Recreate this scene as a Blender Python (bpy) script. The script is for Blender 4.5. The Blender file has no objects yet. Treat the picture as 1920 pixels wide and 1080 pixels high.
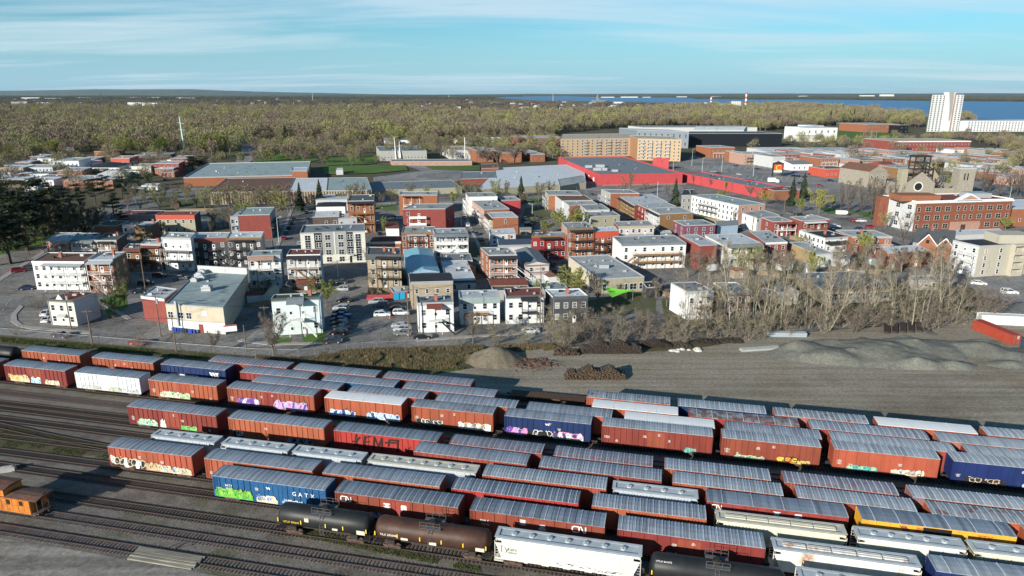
import bpy,math,random
from mathutils import Vector,Matrix
R=math.radians
rnd=random.Random(7)
scene=bpy.context.scene
col=scene.collection
#  camera
PX_F,PX_H,CAM_Z=1281.0,176.0,60.0
PITCH=math.atan((540-PX_H)/PX_F)
cam_d=bpy.data.cameras.new('camera')
cam_d.sensor_width=36.0
cam_d.lens=36.0*PX_F/1920.0
cam_d.clip_start,cam_d.clip_end=1.0,200000.0
cam=bpy.data.objects.new('camera',cam_d)
cam.location=(0,0,CAM_Z)
cam.rotation_euler=(R(90)-PITCH,0,0)
col.objects.link(cam)
scene.camera=cam
#  world and sun
SUN_EL,SHADOW_AZ=R(18.0),R(40.0)
world=bpy.data.worlds.new('World')
scene.world=world
world.use_nodes=True
wn,wl=world.node_tree.nodes,world.node_tree.links
wn.clear()
w_out=wn.new('ShaderNodeOutputWorld')
w_bg=wn.new('ShaderNodeBackground')
w_sky=wn.new('ShaderNodeTexSky')
w_sky.sky_type='NISHITA'
w_sky.sun_disc=False
w_sky.sun_elevation=SUN_EL
w_sky.sun_rotation=SHADOW_AZ+math.pi
w_sky.altitude=60
w_sky.air_density,w_sky.dust_density,w_sky.ozone_density=1.0,0.3,2.6
w_bg.inputs['Strength'].default_value=0.078
tc=wn.new('ShaderNodeTexCoord')
sep=wn.new('ShaderNodeSeparateXYZ')
wl.new(tc.outputs['Generated'],sep.inputs[0])
def wmath(op,a,b=None):
 n=wn.new('ShaderNodeMath');n.operation=op
 for i,q in enumerate((a,b)):
  if q is None:continue
  if isinstance(q,(int,float)):n.inputs[i].default_value=q
  else:wl.new(q,n.inputs[i])
 return n.outputs[0]
zz=wmath('MAXIMUM',wmath('ADD',sep.outputs['Z'],0.05),0.02)
cx=wmath('DIVIDE',sep.outputs['X'],zz)
cy=wmath('DIVIDE',sep.outputs['Y'],zz)
comb=wn.new('ShaderNodeCombineXYZ')
wl.new(wmath('ADD',wmath('MULTIPLY',cx,0.30),2.0),comb.inputs[0]);wl.new(wmath('MULTIPLY',cy,0.85),comb.inputs[1])
comb.inputs[2].default_value=0.7
n1=wn.new('ShaderNodeTexNoise');n1.inputs['Scale'].default_value=0.75;n1.inputs['Detail'].default_value=9;n1.inputs['Roughness'].default_value=0.58;n1.inputs['Distortion'].default_value=0.5
wl.new(comb.outputs[0],n1.inputs['Vector'])
n2=wn.new('ShaderNodeTexNoise');n2.inputs['Scale'].default_value=0.23;n2.inputs['Detail'].default_value=3
wl.new(comb.outputs[0],n2.inputs['Vector'])
cl=wmath('ADD',wmath('MULTIPLY',n1.outputs['Fac'],0.6),wmath('MULTIPLY',n2.outputs['Fac'],0.7))
mr=wn.new('ShaderNodeMapRange');mr.inputs['From Min'].default_value=0.63;mr.inputs['From Max'].default_value=0.78;mr.inputs['To Max'].default_value=0.8
wl.new(cl,mr.inputs['Value'])
wmix=wn.new('ShaderNodeMix');wmix.data_type='RGBA'
hz=wn.new('ShaderNodeMapRange');hz.inputs['From Min'].default_value=0.0;hz.inputs['From Max'].default_value=0.13;hz.inputs['To Min'].default_value=0.80;hz.inputs['To Max'].default_value=0.0;hz.interpolation_type='SMOOTHSTEP'
wl.new(sep.outputs['Z'],hz.inputs['Value'])
wl.new(hz.outputs[0],wmix.inputs['Factor'])
wtint=wn.new('ShaderNodeMix');wtint.data_type='RGBA';wtint.blend_type='MULTIPLY';wtint.inputs['Factor'].default_value=1.0
wl.new(w_sky.outputs[0],wtint.inputs[6]);wtint.inputs[7].default_value=(0.47,0.90,1.06,1)
wl.new(wtint.outputs[2],wmix.inputs[6])
wmix.inputs[7].default_value=(3.3,5.4,6.9,1)
cf=wn.new('ShaderNodeMapRange');cf.inputs['From Min'].default_value=0.10;cf.inputs['From Max'].default_value=0.35;cf.inputs['To Min'].default_value=1.0;cf.inputs['To Max'].default_value=0.08;wl.new(sep.outputs['Z'],cf.inputs['Value'])
wcl=wn.new('ShaderNodeMix');wcl.data_type='RGBA';wl.new(wmath('MULTIPLY',mr.outputs[0],cf.outputs[0]),wcl.inputs['Factor']);wl.new(wmix.outputs[2],wcl.inputs[6]);wcl.inputs[7].default_value=(5.4,6.8,7.6,1)
wl.new(wcl.outputs[2],w_bg.inputs['Color'])
wl.new(w_bg.outputs[0],w_out.inputs['Surface'])
sun_d=bpy.data.lights.new('sun','SUN')
sun_d.energy=5.0
sun_d.angle=R(0.53)
sun_d.color=(1.0,0.935,0.83)
sun=bpy.data.objects.new('sun',sun_d)
ray=Vector((math.sin(SHADOW_AZ)*math.cos(SUN_EL),math.cos(SHADOW_AZ)*math.cos(SUN_EL),-math.sin(SUN_EL)))
sun.rotation_euler=ray.to_track_quat('-Z','Y').to_euler()
col.objects.link(sun)
vs=scene.view_settings
vs.view_transform='Standard';vs.look='None';vs.exposure=0.60;vs.gamma=1.0
try:vs.use_curve_mapping=False
except Exception:pass
scene.render.engine='CYCLES'
#  pixel <> place
CP,SP=math.cos(PITCH),math.sin(PITCH)
def G(x,y,z=0.0):
 """photo pixel -> point of the horizontal plane at height z"""
 a,b=(x-960)/PX_F,-(y-540)/PX_F
 d=Vector((a,CP+b*SP,-SP+b*CP))
 t=(z-CAM_Z)/d.z
 return Vector((d.x*t,d.y*t,z))
def proj(p):
 q=Vector(p)-Vector((0,0,CAM_Z))
 zc=q.y*CP-q.z*SP
 return 960+PX_F*q.x/zc,540-PX_F*(q.y*SP+q.z*CP)/zc
def height_between(x,ytop,ybot):
 """height of an upright thing whose top edge shows at ytop and whose foot shows at ybot"""
 lo,hi=0.0,58.0
 for _ in range(40):
  m=(lo+hi)/2
  P=G(x,ytop,m)
  if proj((P.x,P.y,0))[1]<ybot:lo=m
  else:hi=m
 return(lo+hi)/2
def base_height(x,ybot,ytop):
 """foot pixel -> ground point and the height that reaches row ytop"""
 P=G(x,ybot)
 lo,hi=0.0,120.0
 for _ in range(40):
  m=(lo+hi)/2
  if proj((P.x,P.y,m))[1]>ytop:lo=m
  else:hi=m
 return P,(lo+hi)/2
 #  materials
MATS={}
def new_mat(name):
 m=bpy.data.materials.new(name);m.use_nodes=True
 nt=m.node_tree
 return m,nt,nt.nodes,nt.links,nt.nodes['Principled BSDF']
def rgba(c):return(c[0],c[1],c[2],1.0)
def mat(name,c,rough=0.8,var=0.18,scale=1.2,metal=0.0,stretch=(1,1,1),c2=None,thr=None,rand=0.0,bump=0.0,bscale=None,spec=0.3,seam=0):
 """noise mottled paint or stone; c2/thr lay irregular stains of a second colour; rand varies whole objects"""
 if name in MATS:return MATS[name]
 m,nt,N,L,bs=new_mat(name)
 t=N.new('ShaderNodeTexCoord');mp=N.new('ShaderNodeMapping');mp.inputs['Scale'].default_value=stretch
 L.new(t.outputs['Object'],mp.inputs[0])
 nz=N.new('ShaderNodeTexNoise');nz.inputs['Scale'].default_value=scale;nz.inputs['Detail'].default_value=5;nz.inputs['Roughness'].default_value=0.62
 L.new(mp.outputs[0],nz.inputs['Vector'])
 cr=N.new('ShaderNodeMapRange');cr.inputs['From Min'].default_value=0.3;cr.inputs['From Max'].default_value=0.7
 cr.inputs['To Min'].default_value=1-var;cr.inputs['To Max'].default_value=1+var
 L.new(nz.outputs['Fac'],cr.inputs['Value'])
 mul=N.new('ShaderNodeMix');mul.data_type='RGBA';mul.blend_type='MULTIPLY';mul.inputs['Factor'].default_value=1
 mul.inputs[6].default_value=rgba(c)
 L.new(cr.outputs[0],mul.inputs[7])
 out=mul.outputs[2]
 if c2 is not None:
  nz2=N.new('ShaderNodeTexNoise');nz2.inputs['Scale'].default_value=scale*0.45;nz2.inputs['Detail'].default_value=7;nz2.inputs['Roughness'].default_value=0.7
  oi0=N.new('ShaderNodeObjectInfo');va=N.new('ShaderNodeVectorMath');va.operation='MULTIPLY_ADD'
  L.new(oi0.outputs['Random'],va.inputs[0]);va.inputs[1].default_value=(37,11,53);L.new(mp.outputs[0],va.inputs[2])
  L.new(va.outputs[0],nz2.inputs['Vector'])
  r2=N.new('ShaderNodeMapRange');r2.inputs['From Min'].default_value=thr;r2.inputs['From Max'].default_value=thr+0.14
  L.new(nz2.outputs['Fac'],r2.inputs['Value'])
  mx=N.new('ShaderNodeMix');mx.data_type='RGBA'
  L.new(r2.outputs[0],mx.inputs['Factor']);L.new(out,mx.inputs[6]);mx.inputs[7].default_value=rgba(c2)
  out=mx.outputs[2]
 if seam:
  bt=N.new('ShaderNodeTexBrick');bt.inputs['Scale'].default_value=1.0;bt.inputs['Brick Width'].default_value=7.0;bt.inputs['Row Height'].default_value=1.4;bt.inputs['Mortar Size'].default_value=.06;bt.inputs['Mortar Smooth'].default_value=.3
  bt.inputs['Color1'].default_value=(1,1,1,1);bt.inputs['Color2'].default_value=(.86,.86,.86,1);bt.inputs['Mortar'].default_value=(.55,.55,.55,1);mp2=N.new('ShaderNodeMapping');mp2.inputs['Rotation'].default_value=(0,0,.24);L.new(t.outputs['Object'],mp2.inputs[0]);L.new(mp2.outputs[0],bt.inputs['Vector'])
  ms_=N.new('ShaderNodeMix');ms_.data_type='RGBA';ms_.blend_type='MULTIPLY';ms_.inputs['Factor'].default_value=seam;L.new(out,ms_.inputs[6]);L.new(bt.outputs['Color'],ms_.inputs[7]);out=ms_.outputs[2]
 if rand:
  oi=N.new('ShaderNodeObjectInfo')
  hs=N.new('ShaderNodeHueSaturation');L.new(out,hs.inputs['Color'])
  a=N.new('ShaderNodeMapRange');a.inputs['To Min'].default_value=1-rand;a.inputs['To Max'].default_value=1+rand
  L.new(oi.outputs['Random'],a.inputs['Value']);L.new(a.outputs[0],hs.inputs['Value'])
  b=N.new('ShaderNodeMapRange');b.inputs['To Min'].default_value=0.5-rand*0.05;b.inputs['To Max'].default_value=0.5+rand*0.05
  w=N.new('ShaderNodeMath');w.operation='FRACT';w2=N.new('ShaderNodeMath');w2.operation='MULTIPLY';w2.inputs[1].default_value=7.31
  L.new(oi.outputs['Random'],w2.inputs[0]);L.new(w2.outputs[0],w.inputs[0]);L.new(w.outputs[0],b.inputs['Value']);L.new(b.outputs[0],hs.inputs['Hue'])
  out=hs.outputs['Color']
 L.new(out,bs.inputs['Base Color'])
 bs.inputs['Roughness'].default_value=rough;bs.inputs['Metallic'].default_value=metal
 bs.inputs['Specular IOR Level'].default_value=spec
 if bump:
  bp=N.new('ShaderNodeBump');bp.inputs['Strength'].default_value=bump;bp.inputs['Distance'].default_value=0.1
  nb=N.new('ShaderNodeTexNoise');nb.inputs['Scale'].default_value=bscale or scale*6;nb.inputs['Detail'].default_value=4
  L.new(t.outputs['Object'],nb.inputs['Vector']);L.new(nb.outputs['Fac'],bp.inputs['Height']);L.new(bp.outputs[0],bs.inputs['Normal'])
 MATS[name]=m
 return m
def flat(name,c,rough=0.6,metal=0.0,spec=0.3):
 if name in MATS:return MATS[name]
 m,nt,N,L,bs=new_mat(name)
 bs.inputs['Base Color'].default_value=rgba(c);bs.inputs['Roughness'].default_value=rough;bs.inputs['Metallic'].default_value=metal
 bs.inputs['Specular IOR Level'].default_value=spec
 MATS[name]=m
 return m
def roof_mat(name,c,lo,hi,rust=None,thr=0.6,metal=0.25,rough=0.5,pitch=0.6):
 """ribbed sheet roof: every sheet along the car has its own grey, with stains"""
 if name in MATS:return MATS[name]
 m,nt,N,L,bs=new_mat(name)
 t=N.new('ShaderNodeTexCoord');sx=N.new('ShaderNodeSeparateXYZ');L.new(t.outputs['Object'],sx.inputs[0])
 oi=N.new('ShaderNodeObjectInfo')
 d=N.new('ShaderNodeMath');d.operation='DIVIDE';d.inputs[1].default_value=pitch;L.new(sx.outputs['X'],d.inputs[0])
 ad=N.new('ShaderNodeMath');ad.operation='MULTIPLY_ADD';ad.inputs[1].default_value=97.0;L.new(oi.outputs['Random'],ad.inputs[0])
 fl=N.new('ShaderNodeMath');fl.operation='FLOOR';L.new(d.outputs[0],fl.inputs[0]);L.new(fl.outputs[0],ad.inputs[2])
 wnz=N.new('ShaderNodeTexWhiteNoise');wnz.noise_dimensions='1D';L.new(ad.outputs[0],wnz.inputs['W'])
 mr_=N.new('ShaderNodeMapRange');mr_.inputs['To Min'].default_value=lo;mr_.inputs['To Max'].default_value=hi;L.new(wnz.outputs['Value'],mr_.inputs['Value'])
 nz=N.new('ShaderNodeTexNoise');nz.inputs['Scale'].default_value=1.5;nz.inputs['Detail'].default_value=6
 va=N.new('ShaderNodeVectorMath');va.operation='MULTIPLY_ADD';va.inputs[1].default_value=(31,17,5)
 L.new(oi.outputs['Random'],va.inputs[0]);L.new(t.outputs['Object'],va.inputs[2]);L.new(va.outputs[0],nz.inputs['Vector'])
 nm=N.new('ShaderNodeMapRange');nm.inputs['From Min'].default_value=0.3;nm.inputs['From Max'].default_value=0.7;nm.inputs['To Min'].default_value=0.92;nm.inputs['To Max'].default_value=1.06
 L.new(nz.outputs['Fac'],nm.inputs['Value'])
 mm=N.new('ShaderNodeMath');mm.operation='MULTIPLY';L.new(mr_.outputs[0],mm.inputs[0]);L.new(nm.outputs[0],mm.inputs[1])
 mul=N.new('ShaderNodeMix');mul.data_type='RGBA';mul.blend_type='MULTIPLY';mul.inputs['Factor'].default_value=1
 mul.inputs[6].default_value=rgba(c);L.new(mm.outputs[0],mul.inputs[7])
 out=mul.outputs[2]
 if rust:
  n3=N.new('ShaderNodeTexNoise');n3.inputs['Scale'].default_value=0.55;n3.inputs['Detail'].default_value=8;n3.inputs['Roughness'].default_value=0.75
  L.new(va.outputs[0],n3.inputs['Vector'])
  r2=N.new('ShaderNodeMapRange');r2.inputs['From Min'].default_value=thr;r2.inputs['From Max'].default_value=thr+0.1;r2.inputs['To Max'].default_value=0.85
  L.new(n3.outputs['Fac'],r2.inputs['Value'])
  mx=N.new('ShaderNodeMix');mx.data_type='RGBA';L.new(r2.outputs[0],mx.inputs['Factor']);L.new(out,mx.inputs[6]);mx.inputs[7].default_value=rgba(rust)
  out=mx.outputs[2]
 L.new(out,bs.inputs['Base Color']);bs.inputs['Metallic'].default_value=metal;bs.inputs['Roughness'].default_value=rough
 MATS[name]=m
 return m
def twig_mat(name,cols,rough=0.9):
 """bark and bud colours, one per tree"""
 if name in MATS:return MATS[name]
 m,nt,N,L,bs=new_mat(name)
 oi=N.new('ShaderNodeObjectInfo');cr=N.new('ShaderNodeValToRGB');cr.color_ramp.interpolation='LINEAR'
 el=cr.color_ramp.elements
 while len(el)<len(cols):el.new(0.5)
 for i,c in enumerate(cols):el[i].position=i/max(1,len(cols)-1);el[i].color=rgba(c)
 ln=N.new('ShaderNodeTexNoise');ln.inputs['Scale'].default_value=.009;ln.inputs['Detail'].default_value=2;L.new(oi.outputs['Location'],ln.inputs['Vector'])
 la=N.new('ShaderNodeMath');la.operation='MULTIPLY_ADD';la.inputs[1].default_value=.45;L.new(oi.outputs['Random'],la.inputs[0])
 lb=N.new('ShaderNodeMapRange');lb.inputs['From Min'].default_value=.3;lb.inputs['From Max'].default_value=.7;lb.inputs['To Max'].default_value=.6;L.new(ln.outputs['Fac'],lb.inputs['Value']);L.new(lb.outputs[0],la.inputs[2]);L.new(la.outputs[0],cr.inputs[0])
 ge=N.new('ShaderNodeNewGeometry')
 mp=N.new('ShaderNodeMapRange');mp.inputs['To Min'].default_value=0.72;mp.inputs['To Max'].default_value=1.28;L.new(ge.outputs['Random Per Island'],mp.inputs['Value'])
 mul=N.new('ShaderNodeMix');mul.data_type='RGBA';mul.blend_type='MULTIPLY';mul.inputs['Factor'].default_value=1
 L.new(cr.outputs[0],mul.inputs[6]);L.new(mp.outputs[0],mul.inputs[7])
 L.new(mul.outputs[2],bs.inputs['Base Color']);bs.inputs['Roughness'].default_value=rough;bs.inputs['Specular IOR Level'].default_value=0.1
 MATS[name]=m
 return m
 #  mesh helpers
class MB:
 def __init__(s):s.v=[];s.f=[];s.m=[]
 def face(s,pts,mi=0):
  i=len(s.v);s.v+=[tuple(p)for p in pts];s.f.append(tuple(range(i,i+len(pts))));s.m.append(mi)
 def box(s,x0,x1,y0,y1,z0,z1,mi=0,skip=''):
  i=len(s.v)
  s.v+=[(x0,y0,z0),(x1,y0,z0),(x1,y1,z0),(x0,y1,z0),(x0,y0,z1),(x1,y0,z1),(x1,y1,z1),(x0,y1,z1)]
  F={'b':(0,3,2,1),'t':(4,5,6,7),'n':(0,1,5,4),'e':(1,2,6,5),'f':(2,3,7,6),'w':(3,0,4,7)}
  for k,f in F.items():
   if k in skip:continue
   s.f.append(tuple(i+q for q in f));s.m.append(mi)
 def prism(s,base,z0,z1,mi=0,top=True,bot=False,side_m=None):
  """upright prism over a list of xy points (counter-clockwise)"""
  n=len(base);i=len(s.v)
  s.v+=[(p[0],p[1],z0)for p in base]+[(p[0],p[1],z1)for p in base]
  for k in range(n):
   s.f.append((i+k,i+(k+1)%n,i+n+(k+1)%n,i+n+k));s.m.append(side_m[k]if side_m else mi)
  if top:s.f.append(tuple(i+n+k for k in range(n)));s.m.append(mi)
  if bot:s.f.append(tuple(i+n-1-k for k in range(n)));s.m.append(mi)
 def extrude_x(s,prof,x0,x1,mi=0,caps=True):
  """profile of (y,z) points swept along x"""
  n=len(prof);i=len(s.v)
  s.v+=[(x0,p[0],p[1])for p in prof]+[(x1,p[0],p[1])for p in prof]
  for k in range(n):
   s.f.append((i+k,i+(k+1)%n,i+n+(k+1)%n,i+n+k));s.m.append(mi)
  if caps:
   s.f.append(tuple(i+n-1-k for k in range(n)));s.m.append(mi);s.f.append(tuple(i+n+k for k in range(n)));s.m.append(mi)
 def extrude_y(s,prof,y0,y1,mi=0,caps=True):
  n=len(prof);i=len(s.v)
  s.v+=[(p[0],y0,p[1])for p in prof]+[(p[0],y1,p[1])for p in prof]
  for k in range(n):
   s.f.append((i+k,i+(k+1)%n,i+n+(k+1)%n,i+n+k));s.m.append(mi)
  if caps:
   s.f.append(tuple(i+n-1-k for k in range(n)));s.m.append(mi);s.f.append(tuple(i+n+k for k in range(n)));s.m.append(mi)
 def tube(s,a,b,ra,rb=None,n=5,mi=0,cap=False):
  rb=ra if rb is None else rb
  a,b=Vector(a),Vector(b);d=(b-a)
  if d.length<1e-6:return
  d.normalize();u=d.orthogonal().normalized();w=d.cross(u)
  i=len(s.v)
  for c,r in((a,ra),(b,rb)):
   for k in range(n):
    t=2*math.pi*k/n
    s.v.append(tuple(c+u*(math.cos(t)*r)+w*(math.sin(t)*r)))
  for k in range(n):
   s.f.append((i+k,i+(k+1)%n,i+n+(k+1)%n,i+n+k));s.m.append(mi)
  if cap:
   s.f.append(tuple(i+n-1-k for k in range(n)));s.m.append(mi);s.f.append(tuple(i+n+k for k in range(n)));s.m.append(mi)
 def bar(s,a,b,w,h=None,mi=0):
  """square bar between two points"""
  h=h or w
  a,b=Vector(a),Vector(b);d=(b-a).normalized()
  up=Vector((0,0,1))if abs(d.z)<0.95 else Vector((0,1,0))
  r=d.cross(up).normalized();q=r.cross(d)
  i=len(s.v)
  for c in(a,b):
   for sx,sz in((-1,-1),(1,-1),(1,1),(-1,1)):
    s.v.append(tuple(c+r*(sx*w/2)+q*(sz*h/2)))
  for f in((0,1,5,4),(1,2,6,5),(2,3,7,6),(3,0,4,7),(3,2,1,0),(4,5,6,7)):
   s.f.append(tuple(i+q_ for q_ in f));s.m.append(mi)
 def lathe_x(s,prof,n=16,mi=0,cz=0.0):
  """profile (x, r) turned about the x axis at height cz"""
  i=len(s.v)
  for x,r in prof:
   for k in range(n):
    t=2*math.pi*k/n
    s.v.append((x,math.cos(t)*r,cz+math.sin(t)*r))
  for j in range(len(prof)-1):
   for k in range(n):
    a=i+j*n+k;b=i+j*n+(k+1)%n
    s.f.append((a,b,b+n,a+n));s.m.append(mi)
 def mesh(s,name='m',smooth=False):
  me=bpy.data.meshes.new(name)
  me.from_pydata(s.v,[],s.f)
  if any(s.m):me.polygons.foreach_set('material_index',s.m)
  if smooth:me.polygons.foreach_set('use_smooth',[True]*len(s.f))
  me.update()
  return me
def link(name,me,mats,parent=None,loc=None,rotz=0.0,kind=None):
 o=bpy.data.objects.new(name,me)
 col.objects.link(o)
 if me is not None and mats is not None:
  ms=mats if isinstance(mats,(list,tuple))else[mats]
  if len(me.materials)==0:
   for m in ms:me.materials.append(m)
  for i,m in enumerate(ms):
   if i<len(me.materials)and me.materials[i]is not m:
    o.material_slots[i].link='OBJECT';o.material_slots[i].material=m
 if parent is not None:o.parent=parent
 if loc is not None:o.location=loc
 if rotz:o.rotation_euler=(0,0,rotz)
 if kind:o['kind']=kind
 return o
def put(name,mb,mats,parent=None,loc=None,rotz=0.0,kind=None,smooth=False):
 return link(name,mb.mesh(name,smooth),mats,parent,loc,rotz,kind)
def tag(o,label,cat,group=None,kind=None):
 o['label']=label;o['category']=cat
 if group:o['group']=group
 if kind:o['kind']=kind
 return o
def thing(name,label,cat,loc=(0,0,0),rotz=0.0,group=None):
 o=bpy.data.objects.new(name,None);col.objects.link(o)
 o.location=loc;o.rotation_euler=(0,0,rotz);o.empty_display_size=0.5
 return tag(o,label,cat,group)
def copy_tree(o,parent=None):
 c=o.copy();col.objects.link(c);c.parent=parent
 for ch in list(o.children):copy_tree(ch,c)
 return c
CACHE={}
def cached(key,fn):
 if key not in CACHE:CACHE[key]=fn()
 return CACHE[key]
def sheet(name,pts,z,m,label,cat,parent=None):
 mb=MB();mb.face([(p[0],p[1],z)for p in pts])
 o=put(name,mb,m,parent)
 if parent is None:tag(o,label,cat,kind='structure')
 return o
def text_mesh(s,size):
 def mk():
  cu=bpy.data.curves.new('t','FONT');cu.body=s;cu.size=size;cu.align_x='CENTER';cu.align_y='CENTER';cu.resolution_u=2;cu.fill_mode='BOTH' if hasattr(cu,'fill_mode')else cu.fill_mode
  ob=bpy.data.objects.new('t',cu);col.objects.link(ob)
  dg=bpy.context.evaluated_depsgraph_get()
  me=bpy.data.meshes.new_from_object(ob.evaluated_get(dg))
  me.materials.clear()
  bpy.data.objects.remove(ob);bpy.data.curves.remove(cu)
  return me
 return cached(('txt',s,size),mk)
def stroke(mb,pts,w,y,mi=0):
 """flat painted line in the xz plane at depth y"""
 for a,b in zip(pts[:-1],pts[1:]):
  dx,dz=b[0]-a[0],b[1]-a[1];l=math.hypot(dx,dz)or 1
  nx,nz=-dz/l*w/2,dx/l*w/2
  ex,ez=dx/l*w*0.3,dz/l*w*0.3
  mb.face([(a[0]-nx-ex,y,a[1]-nz-ez),(b[0]-nx+ex,y,b[1]-nz+ez),(b[0]+nx+ex,y,b[1]+nz+ez),(a[0]+nx-ex,y,a[1]+nz-ez)],mi)
  #  GROUND
TA=R(12.4)
U=Vector((math.cos(TA),-math.sin(TA),0));V=Vector((math.sin(TA),math.cos(TA),0))
def UV(t,d,z=0.0):p=U*t+V*d;return Vector((p.x,p.y,z))
def ground_mat(name,cols,scales,rough=0.95,bump=0.0,patch=0,streak=0):
 """two-scale mottled earth: cols = three colours blended by a large and a fine noise"""
 m,nt,N,L,bs=new_mat(name)
 t=N.new('ShaderNodeTexCoord')
 a=N.new('ShaderNodeTexNoise');a.inputs['Scale'].default_value=scales[0];a.inputs['Detail'].default_value=6;a.inputs['Roughness'].default_value=0.65
 b=N.new('ShaderNodeTexNoise');b.inputs['Scale'].default_value=scales[1];b.inputs['Detail'].default_value=4;b.inputs['Roughness'].default_value=0.75
 L.new(t.outputs['Object'],a.inputs['Vector']);L.new(t.outputs['Object'],b.inputs['Vector'])
 r=N.new('ShaderNodeValToRGB');el=r.color_ramp.elements
 while len(el)<len(cols):el.new(0.5)
 for i,c in enumerate(cols):el[i].position=0.34+0.32*i/(len(cols)-1);el[i].color=rgba(c)
 L.new(a.outputs['Fac'],r.inputs[0])
 mr_=N.new('ShaderNodeMapRange');mr_.inputs['From Min'].default_value=0.25;mr_.inputs['From Max'].default_value=0.75;mr_.inputs['To Min'].default_value=0.55;mr_.inputs['To Max'].default_value=1.45
 L.new(b.outputs['Fac'],mr_.inputs['Value'])
 mu=N.new('ShaderNodeMix');mu.data_type='RGBA';mu.blend_type='MULTIPLY';mu.inputs['Factor'].default_value=1
 L.new(r.outputs[0],mu.inputs[6]);L.new(mr_.outputs[0],mu.inputs[7]);out=mu.outputs[2]
 if streak:
  mp=N.new('ShaderNodeMapping');mp.inputs['Rotation'].default_value=(0,0,TA);mp.inputs['Scale'].default_value=(.03,1.0,1);L.new(t.outputs['Object'],mp.inputs[0])
  sn=N.new('ShaderNodeTexNoise');sn.inputs['Scale'].default_value=.55;sn.inputs['Detail'].default_value=5;sn.inputs['Distortion'].default_value=.6;L.new(mp.outputs[0],sn.inputs['Vector'])
  sm=N.new('ShaderNodeMapRange');sm.inputs['From Min'].default_value=.35;sm.inputs['From Max'].default_value=.65;sm.inputs['To Min'].default_value=1-.4*streak;sm.inputs['To Max'].default_value=1+.3*streak;L.new(sn.outputs['Fac'],sm.inputs['Value'])
  m4=N.new('ShaderNodeMix');m4.data_type='RGBA';m4.blend_type='MULTIPLY';m4.inputs['Factor'].default_value=1;L.new(out,m4.inputs[6]);L.new(sm.outputs[0],m4.inputs[7]);out=m4.outputs[2]
 if patch:
  vo=N.new('ShaderNodeTexVoronoi');vo.distance='CHEBYCHEV';vo.inputs['Scale'].default_value=patch;L.new(t.outputs['Object'],vo.inputs['Vector'])
  hs=N.new('ShaderNodeMapRange');hs.inputs['To Min'].default_value=.72;hs.inputs['To Max'].default_value=1.2;L.new(vo.outputs['Color'],hs.inputs['Value'])
  v2=N.new('ShaderNodeTexVoronoi');v2.feature='DISTANCE_TO_EDGE';v2.inputs['Scale'].default_value=patch*1.7;L.new(t.outputs['Object'],v2.inputs['Vector'])
  ck=N.new('ShaderNodeMapRange');ck.inputs['From Max'].default_value=.02;ck.inputs['To Min'].default_value=.55;L.new(v2.outputs['Distance'],ck.inputs['Value'])
  mm_=N.new('ShaderNodeMath');mm_.operation='MULTIPLY';L.new(hs.outputs[0],mm_.inputs[0]);L.new(ck.outputs[0],mm_.inputs[1])
  m3=N.new('ShaderNodeMix');m3.data_type='RGBA';m3.blend_type='MULTIPLY';m3.inputs['Factor'].default_value=1;L.new(out,m3.inputs[6]);L.new(mm_.outputs[0],m3.inputs[7]);out=m3.outputs[2]
 L.new(out,bs.inputs['Base Color'])
 bs.inputs['Roughness'].default_value=rough;bs.inputs['Specular IOR Level'].default_value=0.15
 if bump:
  bp=N.new('ShaderNodeBump');bp.inputs['Strength'].default_value=bump;bp.inputs['Distance'].default_value=0.15
  L.new(b.outputs['Fac'],bp.inputs['Height']);L.new(bp.outputs[0],bs.inputs['Normal'])
 MATS[name]=m
 return m
m_earth=ground_mat('earth',[(0.075,0.066,0.042),(0.105,0.094,0.058),(0.09,0.10,0.05)],(0.004,0.06))
m_ballast=ground_mat('ballast',[(0.105,0.09,0.076),(0.18,0.163,0.14),(0.10,0.096,0.056)],(0.11,2.2),bump=0.6)
m_gravel=ground_mat('gravel',[(0.19,0.163,0.12),(0.26,0.234,0.182),(0.21,0.172,0.12)],(0.03,1.6),bump=0.5,streak=.5)
m_dirt=ground_mat('dirt_road',[(0.14,0.13,0.112),(0.24,0.222,0.195),(0.18,0.165,0.142)],(0.09,1.1),streak=.8)
m_asph=ground_mat('asphalt',[(0.125,0.12,0.112),(0.215,0.206,0.192),(0.165,0.154,0.135)],(0.05,0.9),patch=.09)
m_asph2=ground_mat('asphalt_pale',[(0.17,0.168,0.165),(0.25,0.245,0.235),(0.20,0.195,0.185)],(0.04,0.8),patch=.06)
m_lawn=ground_mat('lawn',[(0.06,0.12,0.024),(0.08,0.15,0.03),(0.105,0.135,0.045)],(0.03,0.8))
m_scrub=ground_mat('scrub',[(0.06,0.068,0.026),(0.10,0.085,0.05),(0.05,0.062,0.022)],(0.25,2.0))
m_yardsoil=ground_mat('backyard',[(0.10,0.085,0.06),(0.085,0.095,0.04),(0.12,0.11,0.09)],(0.06,1.0))
m_walk=mat('sidewalk',(0.32,0.30,0.27),0.9,0.12,0.8)
S=60000.0
sheet('ground',[(-S,-300),(S,-300),(S,S),(-S,S)],0.0,m_earth,'olive brown open land running out to the horizon','ground')
sheet('rail_yard_ground',[UV(-260,30),UV(180,30),UV(180,128),UV(-20,127),UV(-60,131),UV(-260,134)],0.03,m_ballast,'dark gravel floor of the rail yard between the tracks','yard ground')
def pxpoly(pts,z=0.0):return[G(x,y,z)for x,y in pts]
sheet('gravel_lot_ground',pxpoly([(760,712),(890,690),(900,662),(1060,652),(1250,636),(1500,624),(1830,600),(2300,560),(2700,700),(2300,900),(1500,800),(1000,745)]),0.06,m_gravel,'grey gravel storage lot between the tracks and the trees','gravel lot')
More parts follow.
